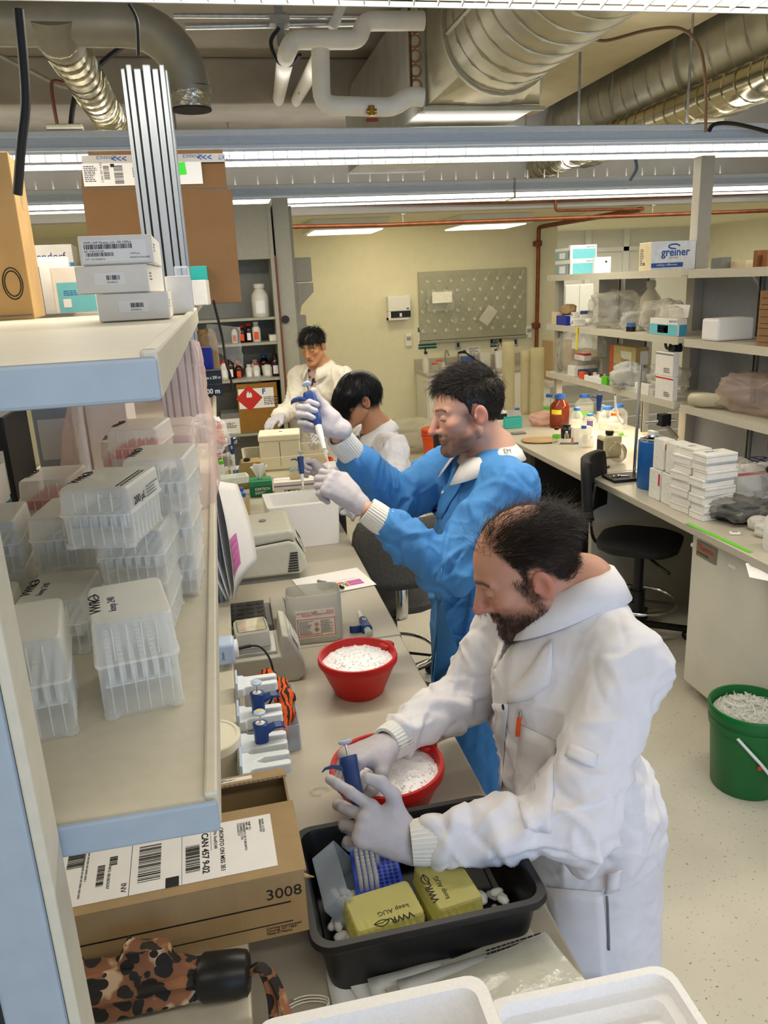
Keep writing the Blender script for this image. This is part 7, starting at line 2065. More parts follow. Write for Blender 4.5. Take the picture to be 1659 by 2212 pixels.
# ================================================================ people: implicit surfaces meshed on a grid
def smin(a, b, k):
 h = np.clip(.5 + .5 * (b - a) / k, 0, 1)
 return b + (a - b) * h - k * h * (1 - h)
class Vox:
 def __init__(s, xs, ys, zs):
  s.g = [np.asarray(q, np.float32) for q in (xs, ys, zs)]
  s.D = np.full([len(q) for q in s.g], .5, np.float32)
 def sl(s, lo, hi):
  out = []
  for q, a, b in zip(s.g, lo, hi):
   i, j = np.searchsorted(q, a), np.searchsorted(q, b)
   out.append(slice(max(0, i - 1), min(len(q), j + 1)))
  return tuple(out)
 def P(s, sl):
  x, y, z = (q[i] for q, i in zip(s.g, sl))
  return x[:, None, None], y[None, :, None], z[None, None, :]
 def put(s, fn, lo, hi, k=.01, op='u'):
  pad = k + .012
  sl = s.sl([a - pad for a in lo], [b + pad for b in hi])
  if any(q.stop <= q.start for q in sl): return
  d = fn(*s.P(sl)).astype(np.float32)
  if op == 'u':
   s.D[sl] = smin(s.D[sl], d, k)
  elif op == 's':
   s.D[sl] = -smin(-s.D[sl], d, k)
  elif op == 'add':
   s.D[sl] += d
 def cone(s, a, b, ra, rb, k=.01, op='u', flat=None):
  a, b = np.array(a, np.float32), np.array(b, np.float32)
  ab = b - a
  L2 = float(ab @ ab) + 1e-9
  R = max(ra, rb) * (max(1, 1 / flat[1]) if flat else 1) * 1.05
  def fn(x, y, z):
   px, py, pz = x - a[0], y - a[1], z - a[2]
   t = np.clip((px * ab[0] + py * ab[1] + pz * ab[2]) / L2, 0, 1)
   qx, qy, qz = px - t * ab[0], py - t * ab[1], pz - t * ab[2]
   r = ra + (rb - ra) * t
   n2 = qx * qx + qy * qy + qz * qz
   if flat:
    u = np.array(flat[0], np.float32)
    u = u / np.linalg.norm(u)
    c = qx * u[0] + qy * u[1] + qz * u[2]
    n2 = n2 + c * c * (1 / flat[1] ** 2 - 1)
    return (np.sqrt(n2) - r) * min(1, flat[1] + .15)
   return np.sqrt(n2) - r
  s.put(fn, np.minimum(a, b) - R, np.maximum(a, b) + R, k, op)
 def mesh(s):
  D = s.D
  S = D < 0
  c = np.zeros(tuple(n - 1 for n in D.shape), np.int8)
  offs = [(i, j, k) for i in (0, 1) for j in (0, 1) for k in (0, 1)]
  nx, ny, nz = c.shape
  for o in offs:
   c += S[o[0]:o[0] + nx, o[1]:o[1] + ny, o[2]:o[2] + nz]
  act = (c > 0) & (c < 8)
  I, J, K = np.nonzero(act)
  idx = np.full(c.shape, -1, np.int32)
  idx[I, J, K] = np.arange(len(I))
  acc = np.zeros((len(I), 3), np.float64)
  cnt = np.zeros(len(I))
  X, Y, Z = s.g
  for a in offs:
   for ax in range(3):
    if a[ax]: continue
    b = list(a); b[ax] = 1
    da = D[I + a[0], J + a[1], K + a[2]]
    db = D[I + b[0], J + b[1], K + b[2]]
    m = (da < 0) != (db < 0)
    t = np.where(m, da / np.where(m, da - db, 1), 0)
    pa = np.stack([X[I + a[0]], Y[J + a[1]], Z[K + a[2]]], 1)
    pb = np.stack([X[I + b[0]], Y[J + b[1]], Z[K + b[2]]], 1)
    acc += np.where(m[:, None], pa + (pb - pa) * t[:, None], 0)
    cnt += m
  V = acc / cnt[:, None]
  F = []
  for ax in range(3):
   o = [0, 0, 0]; o[ax] = 1
   A = S[:D.shape[0] - o[0], :D.shape[1] - o[1], :D.shape[2] - o[2]]
   B = S[o[0]:, o[1]:, o[2]:]
   e = np.argwhere(A != B)
   u, v = [q for q in range(3) if q != ax]
   ok = (e[:, u] > 0) & (e[:, v] > 0) & (e[:, u] < c.shape[u]) & (e[:, v] < c.shape[v])
   e = e[ok]
   sg = A[e[:, 0], e[:, 1], e[:, 2]]
   q = []
   for du, dv in ((1, 1), (0, 1), (0, 0), (1, 0)):
    w = e.copy(); w[:, u] -= du; w[:, v] -= dv
    q.append(idx[w[:, 0], w[:, 1], w[:, 2]])
   q = np.stack(q, 1)
   fl_ = sg if ax != 1 else ~sg
   q = np.where(fl_[:, None], q, q[:, ::-1])
   F.append(q[(q >= 0).all(1)])
  return V, np.concatenate(F)
def vlink(name, V, F, mt, parent, col=None, sub=0):
 me = bpy.data.meshes.new(name)
 me.vertices.add(len(V)); me.vertices.foreach_set('co', np.asarray(V, np.float32).ravel())
 me.loops.add(F.size); me.loops.foreach_set('vertex_index', F.ravel().astype(np.int32))
 me.polygons.add(len(F)); me.polygons.foreach_set('loop_start', np.arange(0, F.size, 4, dtype=np.int32))
 me.polygons.foreach_set('use_smooth', np.ones(len(F), bool))
 me.update(calc_edges=True)
 if col is not None:
  at = me.color_attributes.new('Col', 'FLOAT_COLOR', 'POINT')
  at.data.foreach_set('color', np.concatenate([col, np.ones((len(col), 1))], 1).astype(np.float32).ravel())
 me.materials.append(mt)
 o = bpy.data.objects.new(name, me)
 COL.objects.link(o)
 o.parent = parent
 if parent:
  o.matrix_parent_inverse = Matrix.Translation(parent.location).inverted()
 return o
def grid1(lo, hi, fine, step, coarse):
 out = [lo]
 while out[-1] < hi:
  x = out[-1]
  st = coarse
  for a, b in fine:
   if a - coarse * .5 <= x <= b:
    st = step
  out.append(x + st)
 return out
def vnoise(P, sc, seed=0):
 r = np.random.RandomState(seed)
 s_ = 0
 for _ in range(5):
  d = r.normal(size=3); d /= np.linalg.norm(d)
  s_ = s_ + np.sin((P[0] * d[0] + P[1] * d[1] + P[2] * d[2]) * sc * r.uniform(.7, 1.5) + r.uniform(0, 6))
 return s_ / 5
def npv(v): return np.array(v, float)
def head_frame(face, pitch, tilt=0):
 F = npv(face); F[2] = 0; F /= np.linalg.norm(F)
 c, s_ = math.cos(math.radians(pitch)), math.sin(math.radians(pitch))
 f = F * c + npv((0, 0, -s_)); u = npv((0, 0, c)) + F * s_
 r = np.cross(f, u)
 t = math.radians(tilt)
 u, r = u * math.cos(t) + r * math.sin(t), r * math.cos(t) - u * math.sin(t)
 return np.stack([r, f, u], 1)
def head_prims(v, C, R, sc, opt):
 pad = .17 * sc
 sl = v.sl(C - pad, C + pad)
 x, y, z = v.P(sl)
 dx, dy, dz = x - C[0], y - C[1], z - C[2]
 L = [((dx * R[0, i] + dy * R[1, i] + dz * R[2, i]) / sc).astype(np.float32) for i in range(3)]
 lx, ly, lz = np.broadcast_arrays(*L)
 ax = np.abs(lx)
 def ell(c, r, X=None):
  X = lx if X is None else X
  qx, qy, qz = (X - c[0]), (ly - c[1]), (lz - c[2])
  k0 = np.sqrt((qx / r[0]) ** 2 + (qy / r[1]) ** 2 + (qz / r[2]) ** 2)
  k1 = np.sqrt((qx / r[0] ** 2) ** 2 + (qy / r[1] ** 2) ** 2 + (qz / r[2] ** 2) ** 2)
  return k0 * (k0 - 1) / np.maximum(k1, 1e-6)
 def cap(a, b, ra, rb, X=None):
  X = lx if X is None else X
  a, b = npv(a), npv(b); ab = b - a
  t = np.clip(((X - a[0]) * ab[0] + (ly - a[1]) * ab[1] + (lz - a[2]) * ab[2]) / (ab @ ab), 0, 1)
  return np.sqrt((X - a[0] - t * ab[0]) ** 2 + (ly - a[1] - t * ab[1]) ** 2 + (lz - a[2] - t * ab[2]) ** 2) - (ra + (rb - ra) * t)
 d = ell((0, -.012, .036), (.075, .098, .088))
 d = smin(d, ell((0, .040, .020), (.060, .055, .065)), .02)
 d = smin(d, ell((0, .034, -.040), (.055, .062, .078)), .02)
 d = smin(d, cap((.052, .004, -.052), (.018, .078, -.100), .022, .020, ax), .022)
 d = smin(d, ell((0, .086, -.102), (.022, .017, .018)), .014)
 d = smin(d, ell((.044, .062, -.018), (.022, .022, .018), ax), .018)
 d = smin(d, cap((.012, .092, .022), (.046, .074, .022), .009, .008, ax), .012)
 d = -smin(-d, ell((.032, .106, .003), (.018, .017, .012), ax), .012)
 d = smin(d, ell((.031, .0800, .002), (.0145, .0135, .0125), ax), .003)
 d = smin(d, cap((.018, .0900, -.0025), (.044, .0835, -.0035), .0028, .0022, ax), .002)
 nl = opt.get('nose', 1)
 d = smin(d, cap((0, .092, .016), (0, .096 + .020 * nl, -.032), .0075, .0115), .010)
 d = smin(d, ell((0, .099 + .020 * nl, -.036), (.0115, .011, .0095)), .006)
 d = smin(d, ell((.0105, .099, -.0385), (.0080, .011, .0075), ax), .010)
 d = smin(d, ell((0, .088, -.064), (.026, .014, .016)), .012)
 d = smin(d, cap((0, .0995, -.0615), (.018, .0925, -.0645), .0042, .0026, ax), .003)
 d = smin(d, cap((0, .0985, -.0715), (.017, .0925, -.0690), .0050, .0028, ax), .003)
 d = -smin(-d, ell((0, .107, -.0665), (.024, .010, .0014)), .002)
 e = ell((.0815, -.012, -.008), (.0075, .0185, .031), ax - (ly + .012) * -.35)
 e = -smin(-e, ell((.0905, -.008, -.006), (.0075, .0105, .019), ax - (ly + .012) * -.35), .004)
 e = smin(e, ell((.082, .005, -.010), (.005, .004, .008), ax), .004)
 d = smin(d, e, .006)
 v.D[sl] = smin(v.D[sl], (d * sc).astype(np.float32), .004)
HAIRF = ([-.13, -.10, -.07, -.045, -.028, -.012, .006, .016, .022, .040, .062, .075, .085, .12], [-.075, -.075, -.066, -.040, .000, .028, .028, -.005, .030, .050, .068, .074, .30, .30])
def to_local(V, C, R, sc): return ((V - C) @ R) / sc
def head_colour(L, opt):
 n = len(L)
 x, y, z = np.abs(L[:, 0]), L[:, 1], L[:, 2]
 skin = npv(lin(opt['skin'])); red = npv(lin(opt.get('flush', '#c58a78')))
 col = np.tile(skin, (n, 1))
 def mix(w, c):
  nonlocal col
  w = np.clip(w, 0, 1)[:, None]
  col = col * (1 - w) + npv(lin(c) if isinstance(c, str) else c) * w
 def blob(cx_, cy_, cz_, r): return np.clip(1.4 - np.sqrt((x - cx_) ** 2 + (y - cy_) ** 2 + (z - cz_) ** 2) / r, 0, 1)
 mix(.55 * blob(0, .118, -.034, .022), red); mix(.5 * blob(.082, -.012, -.008, .034), red); mix(.3 * blob(.042, .078, -.03, .03), red)
 lip = np.exp(-((z + .0665) / .0065) ** 2) * (x < .021) * (y > .086)
 mix(.7 * lip, opt.get('lip', '#a8605a'))
 mix(.85 * np.exp(-((z + .0665) / .0012) ** 2) * (x < .022) * (y > .084), '#3a1c18')
 hair = opt['hair']
 bz = .026 + .10 * np.clip(x - .02, 0, .02) - .35 * np.clip(x - .036, 0, .02)
 mix(.85 * np.exp(-((z - bz) / .0048) ** 2) * (x > .010) * (x < .053) * (y > .055), hair)
 mix(.9 * np.exp(-((z + .0042) / .0016) ** 2) * (x > .017) * (x < .046) * (y > .078), '#1c1210')
 b = opt.get('beard', 0)
 if b:
  r = vnoise((L[:, 0], y, z), 260, 3) * .15
  jaw = np.clip((-.036 - z + .12 * np.clip(y - .05, -.06, .04) * (x > .024)) / .03, 0, 1) * np.clip((y + .012) / .05, 0, 1)
  side = np.exp(-((y - .018 - .3 * (z + .02)) / .013) ** 2) * np.clip((.02 - z) / .02, 0, 1) * (z > -.08) * (x > .04)
  mus = np.exp(-((z + .052) / .0085) ** 2) * (x < .032) * (y > .078)
  ex = np.exp(-((z + .067) / .006) ** 2) * (x < .02) * (y > .088)
  nk = np.clip((z + .135) / .02, 0, 1)
  w = np.clip(np.maximum(np.maximum(jaw * nk, side * .8), mus) - ex, 0, 1) * (1 + r)
  mix(b * w, opt.get('beardc', hair))
 f = np.interp(y, *opt.get('line', HAIRF))
 q_ = np.sqrt((L[:, 0] / .075) ** 2 + ((y + .012) / .098) ** 2 + ((z - .036) / .088) ** 2)
 w = np.clip((z - f + .004) / .02, 0, 1) * np.clip((1.12 - q_) / .05, 0, 1)
 if 'thin' in opt:
  tz = np.clip(1.3 - np.sqrt((L[:, 0] / .062) ** 2 + ((y - .005) / .075) ** 2) , 0, 1) * (z > .07)
  w = w * (1 - .9 * np.clip(tz * 1.6, 0, 1))
 mix(.92 * w, opt.get('scalp', hair))
 return col
def strands(V, N, pick, flow, n, length, width, C, R, sc, lift=.3, seg=6, seed=1, wig=.25, grav=.0, jl=.4):
 rs_ = np.random.RandomState(seed)
 L = to_local(V, C, R, sc)
 w = pick(L)
 q_ = np.sqrt((L[:, 0] / .075) ** 2 + ((L[:, 1] + .012) / .098) ** 2 + ((L[:, 2] - .036) / .088) ** 2)
 w = w * ((q_ < 1.16) | (L[:, 1] > .0))
 p = w / w.sum()
 ids = rs_.choice(len(V), n, p=p)
 P = V[ids] + rs_.normal(0, .0012, (n, 3))
 Nn = N[ids]
 ln = length(to_local(P, C, R, sc)) * (1 + jl * rs_.uniform(-1, 1, n))
 pts = [P]
 seedv = rs_.normal(0, 1, (n, 3))
 for k in range(seg):
  Lc = to_local(pts[-1], C, R, sc)
  d = flow(Lc, ids) @ R.T
  d = d / (np.linalg.norm(d, axis=1, keepdims=True) + 1e-9)
  g = Lc - npv((0, -.012, .03)); g = (g / npv((.075, .098, .088)) ** 2) @ R.T
  g /= np.linalg.norm(g, axis=1, keepdims=True) + 1e-9
  d = d - g * (np.sum(d * g, 1, keepdims=True)) * .9 + g * (lift * (1 - k / seg * 1.2))
  d = d + seedv * wig * (.5 + k / seg) + rs_.normal(0, wig * .4, (n, 3)) + npv((0, 0, -grav))
  d /= np.linalg.norm(d, axis=1, keepdims=True) + 1e-9
  pts.append(pts[-1] + d * (ln / seg)[:, None])
 pts = np.stack(pts, 1)
 T = np.gradient(pts, axis=1)
 T /= np.linalg.norm(T, axis=2, keepdims=True) + 1e-9
 a = np.cross(T, rs_.normal(0, 1, (n, 1, 3))); a /= np.linalg.norm(a, axis=2, keepdims=True) + 1e-9
 b = np.cross(T, a)
 wd = width * np.linspace(1, .25, seg + 1)[None, :, None] * rs_.uniform(.7, 1.3, (n, 1, 1))
 ring = np.stack([pts + wd * (a * math.cos(t) + b * math.sin(t)) for t in (0, 2.094, 4.189)], 2)
 VV = ring.reshape(-1, 3)
 base = (np.arange(n)[:, None, None] * (seg + 1) + np.arange(seg)[None, :, None]) * 3
 F = []
 for k in range(3):
  k2 = (k + 1) % 3
  F.append(np.concatenate([base + k, base + k2, base + 3 + k2, base + 3 + k], 2).reshape(-1, 4))
 return VV, np.concatenate(F)
def vnormals(V, F):
 a = V[F[:, 2]] - V[F[:, 0]]; b = V[F[:, 3]] - V[F[:, 1]]
 fn = np.cross(a, b)
 N = np.zeros_like(V)
 for k in range(4): np.add.at(N, F[:, k], fn)
 return N / (np.linalg.norm(N, axis=1, keepdims=True) + 1e-12)
M_glove = mat('nitrile_glove', '#b9b4ba', .48, var=.04, scale=40, bump=.12, bscale=90)
FL = ((.044, .027, .021), (.049, .031, .023), (.046, .029, .022), (.036, .022, .019))
def glove(name, parent, wrist, xd, zd, side, curls, thumb, scl=1.0, spread=0, res=.0017, cuff=.035, label=None):
 x = npv(xd); x /= np.linalg.norm(x)
 z = npv(zd); z = z - x * (z @ x); z /= np.linalg.norm(z)
 y = np.cross(z, x)
 R = np.stack([x, y, z], 1)
 W = npv(wrist)
 v = Vox(np.arange(-.06, .20, res), np.arange(-.085, .095, res), np.arange(-.105, .05, res))
 m = side
 v.cone((-cuff, 0, 0), (.0, 0, 0), .029, .027, .01, flat=((0, 0, 1), .8))
 v.cone((0, 0, 0), (.03, m * .004, -.002), .027, .034, .02, flat=((0, 0, 1), .6))
 for yy, rr in ((.028, .0150), (.009, .0165), (-.010, .0160), (-.028, .0140)):
  v.cone((.018, m * yy * .55, -.002), (.086, m * yy, .001), rr, rr * .82, .018)
 v.cone((.016, m * .024, -.010), (.045, m * .036, -.014), .018, .014, .02)
 for i in range(4):
  yy = (.030, .0095, -.0105, -.0295)[i]
  p = npv((.086 - (.0, -.004, .0, .008)[i], m * yy, .002))
  a = 0
  rad = (.0108, .0110, .0106, .0094)[i]
  v.cone(p, p, rad * 1.12, rad * 1.12, .008)
  sp = spread * (1.5 - i) * .08 * m
  for j in range(3):
   a += math.radians(curls[i][j])
   d = npv((math.cos(a) * math.cos(sp), math.sin(sp), -math.sin(a)))
   q = p + d * FL[i][j]
   v.cone(p, q, rad * (1 - .06 * j), rad * (1 - .06 * (j + 1)), .0035)
   p = q
 p = npv((.022, m * .026, -.008))
 for j, q in enumerate(thumb):
  q = npv((q[0], m * q[1], q[2]))
  v.cone(p, q, (.0165, .0128, .0118)[j], (.0130, .0120, .0100)[j], .006 if j else .014)
  p = q
 V, F = v.mesh()
 V = V + (vnoise(V.T, 420, 5) * .00035 + vnoise(V.T, 170, 6) * .0005)[:, None] * vnormals(V, F)
 V = (V * scl) @ R.T + W
 if np.linalg.det(R) < 0: F = F[:, ::-1]
 o = vlink(name, V, F, M_glove, parent)
 return o, R, W
def knit_cuff(parent, a, b, r, m, n=26):
 a, b = Vector(a), Vector(b)
 mb = MB()
 d = (b - a)
 ax = d.normalized(); u = ax.orthogonal().normalized(); w = ax.cross(u)
 rings = []
 for j in range(9):
  s_ = j / 8
  rr = r * (1 + .10 * math.sin(s_ * PI))
  rings.append([a + d * s_ + (u * math.cos(2 * PI * i / 96) + w * math.sin(2 * PI * i / 96)) * (rr + .0009 * (1 if i % 3 == 0 else -1)) for i in range(96)])
 rings.append([a + d + (u * math.cos(2 * PI * i / 96) + w * math.sin(2 * PI * i / 96)) * r * .8 for i in range(96)])
 mb.loft(rings, caps=False)
 o = mb.build('cuff', m, None, smooth=60)
 o.parent = parent
 o.matrix_parent_inverse = Matrix.Translation(parent.location).inverted()
 return o
from mathutils.bvhtree import BVHTree
M_skin = mat('skin', '#c89a80', .5, vcol=True, sub=.12, spec=.35)
def hairmat(name, col, rough=.35):
 return mat(name, col, rough, var=.35, scale=60, spec=.5)
def cloth(name, col, rough=.75):
 return mat(name, col, rough, var=.02, scale=30, bump=.06, bscale=300, spec=.25)
def bvh_of(V, F): return BVHTree.FromPolygons([tuple(p) for p in V], [tuple(int(i) for i in f) for f in F])
def cast(bv, x, y):
 d = ray(x, y).normalized()
 h = bv.ray_cast(CAM, d)
 return (h[0], h[1]) if h[0] is not None else (None, None)
def adopt(o, parent):
 o.parent = parent
 o.matrix_parent_inverse = Matrix.Translation(parent.location).inverted()
 return o
def band(parent, bv, A, B, nu, nv, off, m, name, solid=.003, bulge=0, subd=1):
 def res(P, n):
  P = [Vector(p) for p in P]
  L = [0]
  for a, b in zip(P, P[1:]): L.append(L[-1] + (b - a).length)
  out = []
  for k in range(n + 1):
   t = L[-1] * k / n
   i = max(j for j in range(len(P) - 1) if L[j] <= t + 1e-9)
   out.append(P[i].lerp(P[i + 1], (t - L[i]) / max(1e-9, L[i + 1] - L[i])))
  return out
 a, b = res(A, nu), res(B, nu)
 rows, last = [], None
 for j in range(nv + 1):
  row = []
  for i in range(nu + 1):
   p = a[i].lerp(b[i], j / nv)
   h, n = cast(bv, p.x, p.y)
   if h is None:
    dd = ray(p.x, p.y)
    q_ = bv.find_nearest(CAM + dd * ((last - CAM).dot(CF) if last is not None else 1.5))
    h, n = q_[0], q_[1]
   if n.dot(ray(p.x, p.y)) > 0: n = -n
   last = h
   row.append(h + n * (off + bulge * math.sin(PI * j / nv)))
  rows.append(row)
 mb = MB().sheet(rows)
 o = mb.build(name, m, None, smooth=180, solid=solid, sub=0)
 return adopt(o, parent)
def button(parent, bv, x, y, r, m, name='snap_button', h=.002):
 p, n = cast(bv, x, y)
 if p is None: return
 if n.dot(ray(x, y)) > 0: n = -n
 M = frame(p + n * .0015, n.orthogonal(), n.cross(n.orthogonal()))
 o = MB().lathe([(r, 0), (r, h * .6), (r * .8, h)], n=14).build(name, m, None, smooth=40, M=M)
 return adopt(o, parent)
def person(label, J, head, opt, coat, base, res=.0065, hres=.0023, legs=True):
 C, R, sc = head
 C = npv(C)
 t = thing('person', label, 'person', base)
 N = npv(J['neck']); up = N - npv(J['waist']); up /= np.linalg.norm(up)
 F = npv(J['face']); F = F - up * (F @ up); F /= np.linalg.norm(F)
 Sd = np.cross(F, up)
 sc_ = J.get('size', 1.0)
 pts = [npv(J[k]) for k in J if k not in ('face', 'size', 'hem', 'bulk')]
 lo = np.min(pts + [C - .15], 0) - .2; hi = np.max(pts + [C + .15], 0) + .2
 pad = .155 * sc
 v = Vox(*[grid1(lo[i], hi[i], [(C[i] - pad, C[i] + pad)], hres, .011) for i in range(3)])
 ch, wa, pe = npv(J['chest']), npv(J['waist']), npv(J['pelvis'])
 bk = J.get('bulk', 1)
 v.cone(N - up * .06, ch, .115 * bk, .135 * bk, .03, flat=(F, .75))
 v.cone(ch, wa, .138 * bk, .135 * bk, .03, flat=(F, .78))
 v.cone(wa, pe, .135 * bk, .15 * bk, .03, flat=(F, .8))
 for s_ in 'LR':
  v.cone(N - up * .03, npv(J['sh' + s_]), .055, .055, .04)
  v.cone(J['sh' + s_], J['el' + s_], .050, .040, .02)
  v.cone(J['el' + s_], J['wr' + s_], .038, .0255, .015)
 n0 = C + R @ (npv((0, -.028, -.045)) * sc)
 v.cone(n0, N, .052 * sc, .058, .025)
 for q in (-1, 1):
  v.cone(C + R @ (npv((q * .04, -.02, -.06)) * sc), N + F * .05 + Sd * q * .01, .012, .012, .02)
 v.cone(N + up * .02 - F * .02, N - up * .05, .058, .09, .05)
 head_prims(v, C, R, sc, opt)
 V, Fc = v.mesh()
 L = to_local(V, C, R, sc)
 col = head_colour(L, opt)
 rel = V - N
 hgt = rel @ up
 dist = np.linalg.norm(V - C, axis=1)
 arms = np.min([np.linalg.norm(V - npv(J['wr' + s_]), axis=1) for s_ in 'LR'], 0)
 shirt = (hgt < .012 + .02 * (rel @ F < 0)) & (dist > .17) & (arms > .16)
 col[shirt] = lin(opt['shirt'])
 if 'shirt2' in opt:
  pat = shirt & (vnoise(V.T, 95, 4) > .08)
  col[pat] = lin(opt['shirt2'])
 vlink('body', V, Fc, M_skin, t, col)
 hm = L[:, 2] > -.14
 VN = vnormals(V, Fc)
 ho = None
 if 'hairfn' in opt:
  ho = opt['hairfn'](t, V[(dist < .2)], VN[(dist < .2)], C, R, sc)
 if J.get('hem') is not None: lo[2] = min(lo[2], J['hem'] + .02)
 v = Vox(*[np.arange(lo[i] - .06, hi[i] + .06, res) for i in range(3)])
 ck = coat['k']
 v.cone(J['shL'], J['shR'], .068, .068, .05)
 v.cone(N - up * .07, ch, .128 * bk, .158 * bk, .05, flat=(F, .76))
 v.cone(ch, wa, .160 * bk, .160 * bk, .05, flat=(F, .88))
 v.cone(wa, pe, .160 * bk, .178 * bk, .05, flat=(F, .85))
 for s_ in 'LR':
  v.cone(N - up * .045, J['sh' + s_], .075, .062, .05)
 if J.get('hem') is not None:
  he = pe.copy(); he[2] = J['hem']; he = he - F * .0
  v.cone(pe, he, .178 * bk, .205 * bk, .05, flat=(F, .9))
 for s_ in 'LR':
  sh_, el_, wr_ = npv(J['sh' + s_]), npv(J['el' + s_]), npv(J['wr' + s_])
  v.cone(sh_, el_, .066 * ck * coat.get('ua', 1), .063 * ck, .03)
  v.cone(el_, wr_ + (el_ - wr_) * coat.get('cuff', .12), .060 * ck, .043 * ck, .02)
 v.cone(N - up * .01 + F * .006, N + up * .14, .066, .085, .012, 's')
 vl = coat.get('vee', .2)
 a = N + F * .055 + up * .03
 b = N + F * (.14 * bk + .015) - up * vl + Sd * coat.get('vx', 0)
 v.cone(a, b, .060, .012, .012, 's')
 if J.get('hem') is not None:
  z0 = J['hem']
  sl = (slice(None), slice(None), slice(0, np.searchsorted(v.g[2], z0)))
  v.D[sl] = np.maximum(v.D[sl], .01)
 V, Fc = v.mesh()
 Nn = vnormals(V, Fc)
 amp = np.full(len(V), .0028)
 for s_ in 'LR':
  for q, w_, r_ in (('el', .0120, .14), ('wr', .0075, .16), ('sh', .0060, .13)):
   amp += w_ * np.exp(-(np.linalg.norm(V - npv(J[q + s_]), axis=1) / r_) ** 2)
 amp += .008 * np.exp(-((V[:, 2] - wa[2]) / .12) ** 2)
 amp *= np.clip(np.linalg.norm(V - N, axis=1) / .17 - .35, .1, 1)
 W_ = V + .03 * np.stack([vnoise(V.T, 14, 11 + i) for i in range(3)], 1)
 sd = coat.get('seed', 1)
 def crease(sc, st, k, w):
  return np.exp(-(vnoise((W_ * npv(st)).T, sc, sd + k) / w) ** 2)
 fo = 1.1 * crease(21, (1, 1, .6), 21, .17) + crease(34, (1, 1, .5), 0, .13) + .7 * crease(46, (.6, .6, 1.3), 5, .11) - .6 * crease(40, (1.1, .9, .8), 9, .10)
 f2 = crease(85, (1, 1, .8), 13, .14)
 V = V + Nn * ((fo * 1.0 + f2 * .35 - .5) * amp * coat.get('fold', 1))[:, None]
 co = vlink('lab_coat', V, Fc, coat['m'], t)
 bv = bvh_of(V, Fc)
 if coat.get('collar', True):
  rows = []
  na = 30
  for j in range(6):
   row = []
   for i in range(na + 1):
    ph = math.radians(-158 + 316 * i / na)
    fr = abs(ph) / math.radians(158)
    top = .050 * (1 - .35 * fr) * coat.get('ch', 1)
    rad, z_ = [(1.0, -.012), (1.02, top * .55), (1.06, top), (1.24, top * .92), (1.50, top * .45 - .008 * fr), (1.70 + .22 * fr, -.004 - .030 * fr)][j]
    fwd = -math.cos(ph) * .070 * rad + .008 + .012 * fr
    p = N + Sd * (math.sin(ph) * .074 * rad) + F * (fwd if ph == ph else 0) + up * (z_ + (.016 * math.sin(PI * fr) if j > 3 else 0)) - up * max(0, fwd) * .35
    row.append(Vector(p))
   rows.append(row)
  o = MB().sheet(rows).build('collar', coat.get('cm', coat['m']), None, smooth=180, solid=.004)
  adopt(o, t)
 if legs:
  v = Vox(*[np.arange(lo[i] - .1 if i < 2 else -.01, hi[i] + .1 if i < 2 else pe[2] + .1, .016) for i in range(3)])
  for q in (-1, 1):
   hp = pe + Sd * q * .09 - npv((0, 0, .02))
   kn = npv(J['knee']) + Sd * q * .10 if 'knee' in J else npv((hp[0], hp[1], .48)) + F * .02
   an = npv(J['foot']) + Sd * q * .10 if 'foot' in J else npv((kn[0], kn[1], .09)) - F * .02
   v.cone(hp, kn, .085, .065, .03); v.cone(kn, an, .062, .05, .02)
  V2, F2 = v.mesh()
  vlink('trousers', V2, F2, cloth('dark_trousers', '#23252b'), t)
  for q in (-1, 1):
   an = (npv(J['foot']) if 'foot' in J else npv((pe[0], pe[1], .09)) ) + Sd * q * .10
   mb = MB().tube([an - F * .06 + npv((0, 0, .045 - an[2])), an + F * .02 + npv((0, 0, .05 - an[2])), an + F * .12 + npv((0, 0, .032 - an[2])), an + F * .19 + npv((0, 0, .026 - an[2]))], [.038, .045, .036, .020], 14)
   adopt(mb.build('shoe', M_rubber, None, smooth=60), t)
 return t, bv, (N, F, Sd, up)
def hairobj(parts, m, t, name='hair'):
 Vs, Fs, n = [], [], 0
 for V, F in parts:
  Vs.append(V); Fs.append(F + n); n += len(V)
 return vlink(name, np.concatenate(Vs), np.concatenate(Fs), m, t)
def cap_mesh(C, R, sc, thick, line, res=.0035, extra=None, jag=.006):
 r = .15
 g = np.arange(-r, r, res, dtype=np.float32)
 v = Vox(g, g, g)
 x, y, z = v.P((slice(None),) * 3)
 tx, ty, tz = thick if isinstance(thick, tuple) else (thick,) * 3
 q = ((x / (.075 + tx)) ** 2 + ((y + .012) / (.098 + ty)) ** 2 + ((z - .036) / (.088 + tz)) ** 2)
 d = (np.sqrt(q) - 1) * .088
 f = np.interp(g, *line).astype(np.float32)[None, :, None] + jag * np.sin(x * 260 + 3 * np.sin(y * 120)) * np.sin(y * 210)
 d = np.maximum(d, (f - z) * .75)
 if extra: d = extra(d, x, y, z)
 inner = np.sqrt((x / .068) ** 2 + ((y + .012) / .09) ** 2 + ((z - .036) / .08) ** 2)
 d = np.maximum(d, (1 - inner) * .07)
 v.D = d.astype(np.float32)
 V, F = v.mesh()
 return (V * sc) @ R.T + C, F
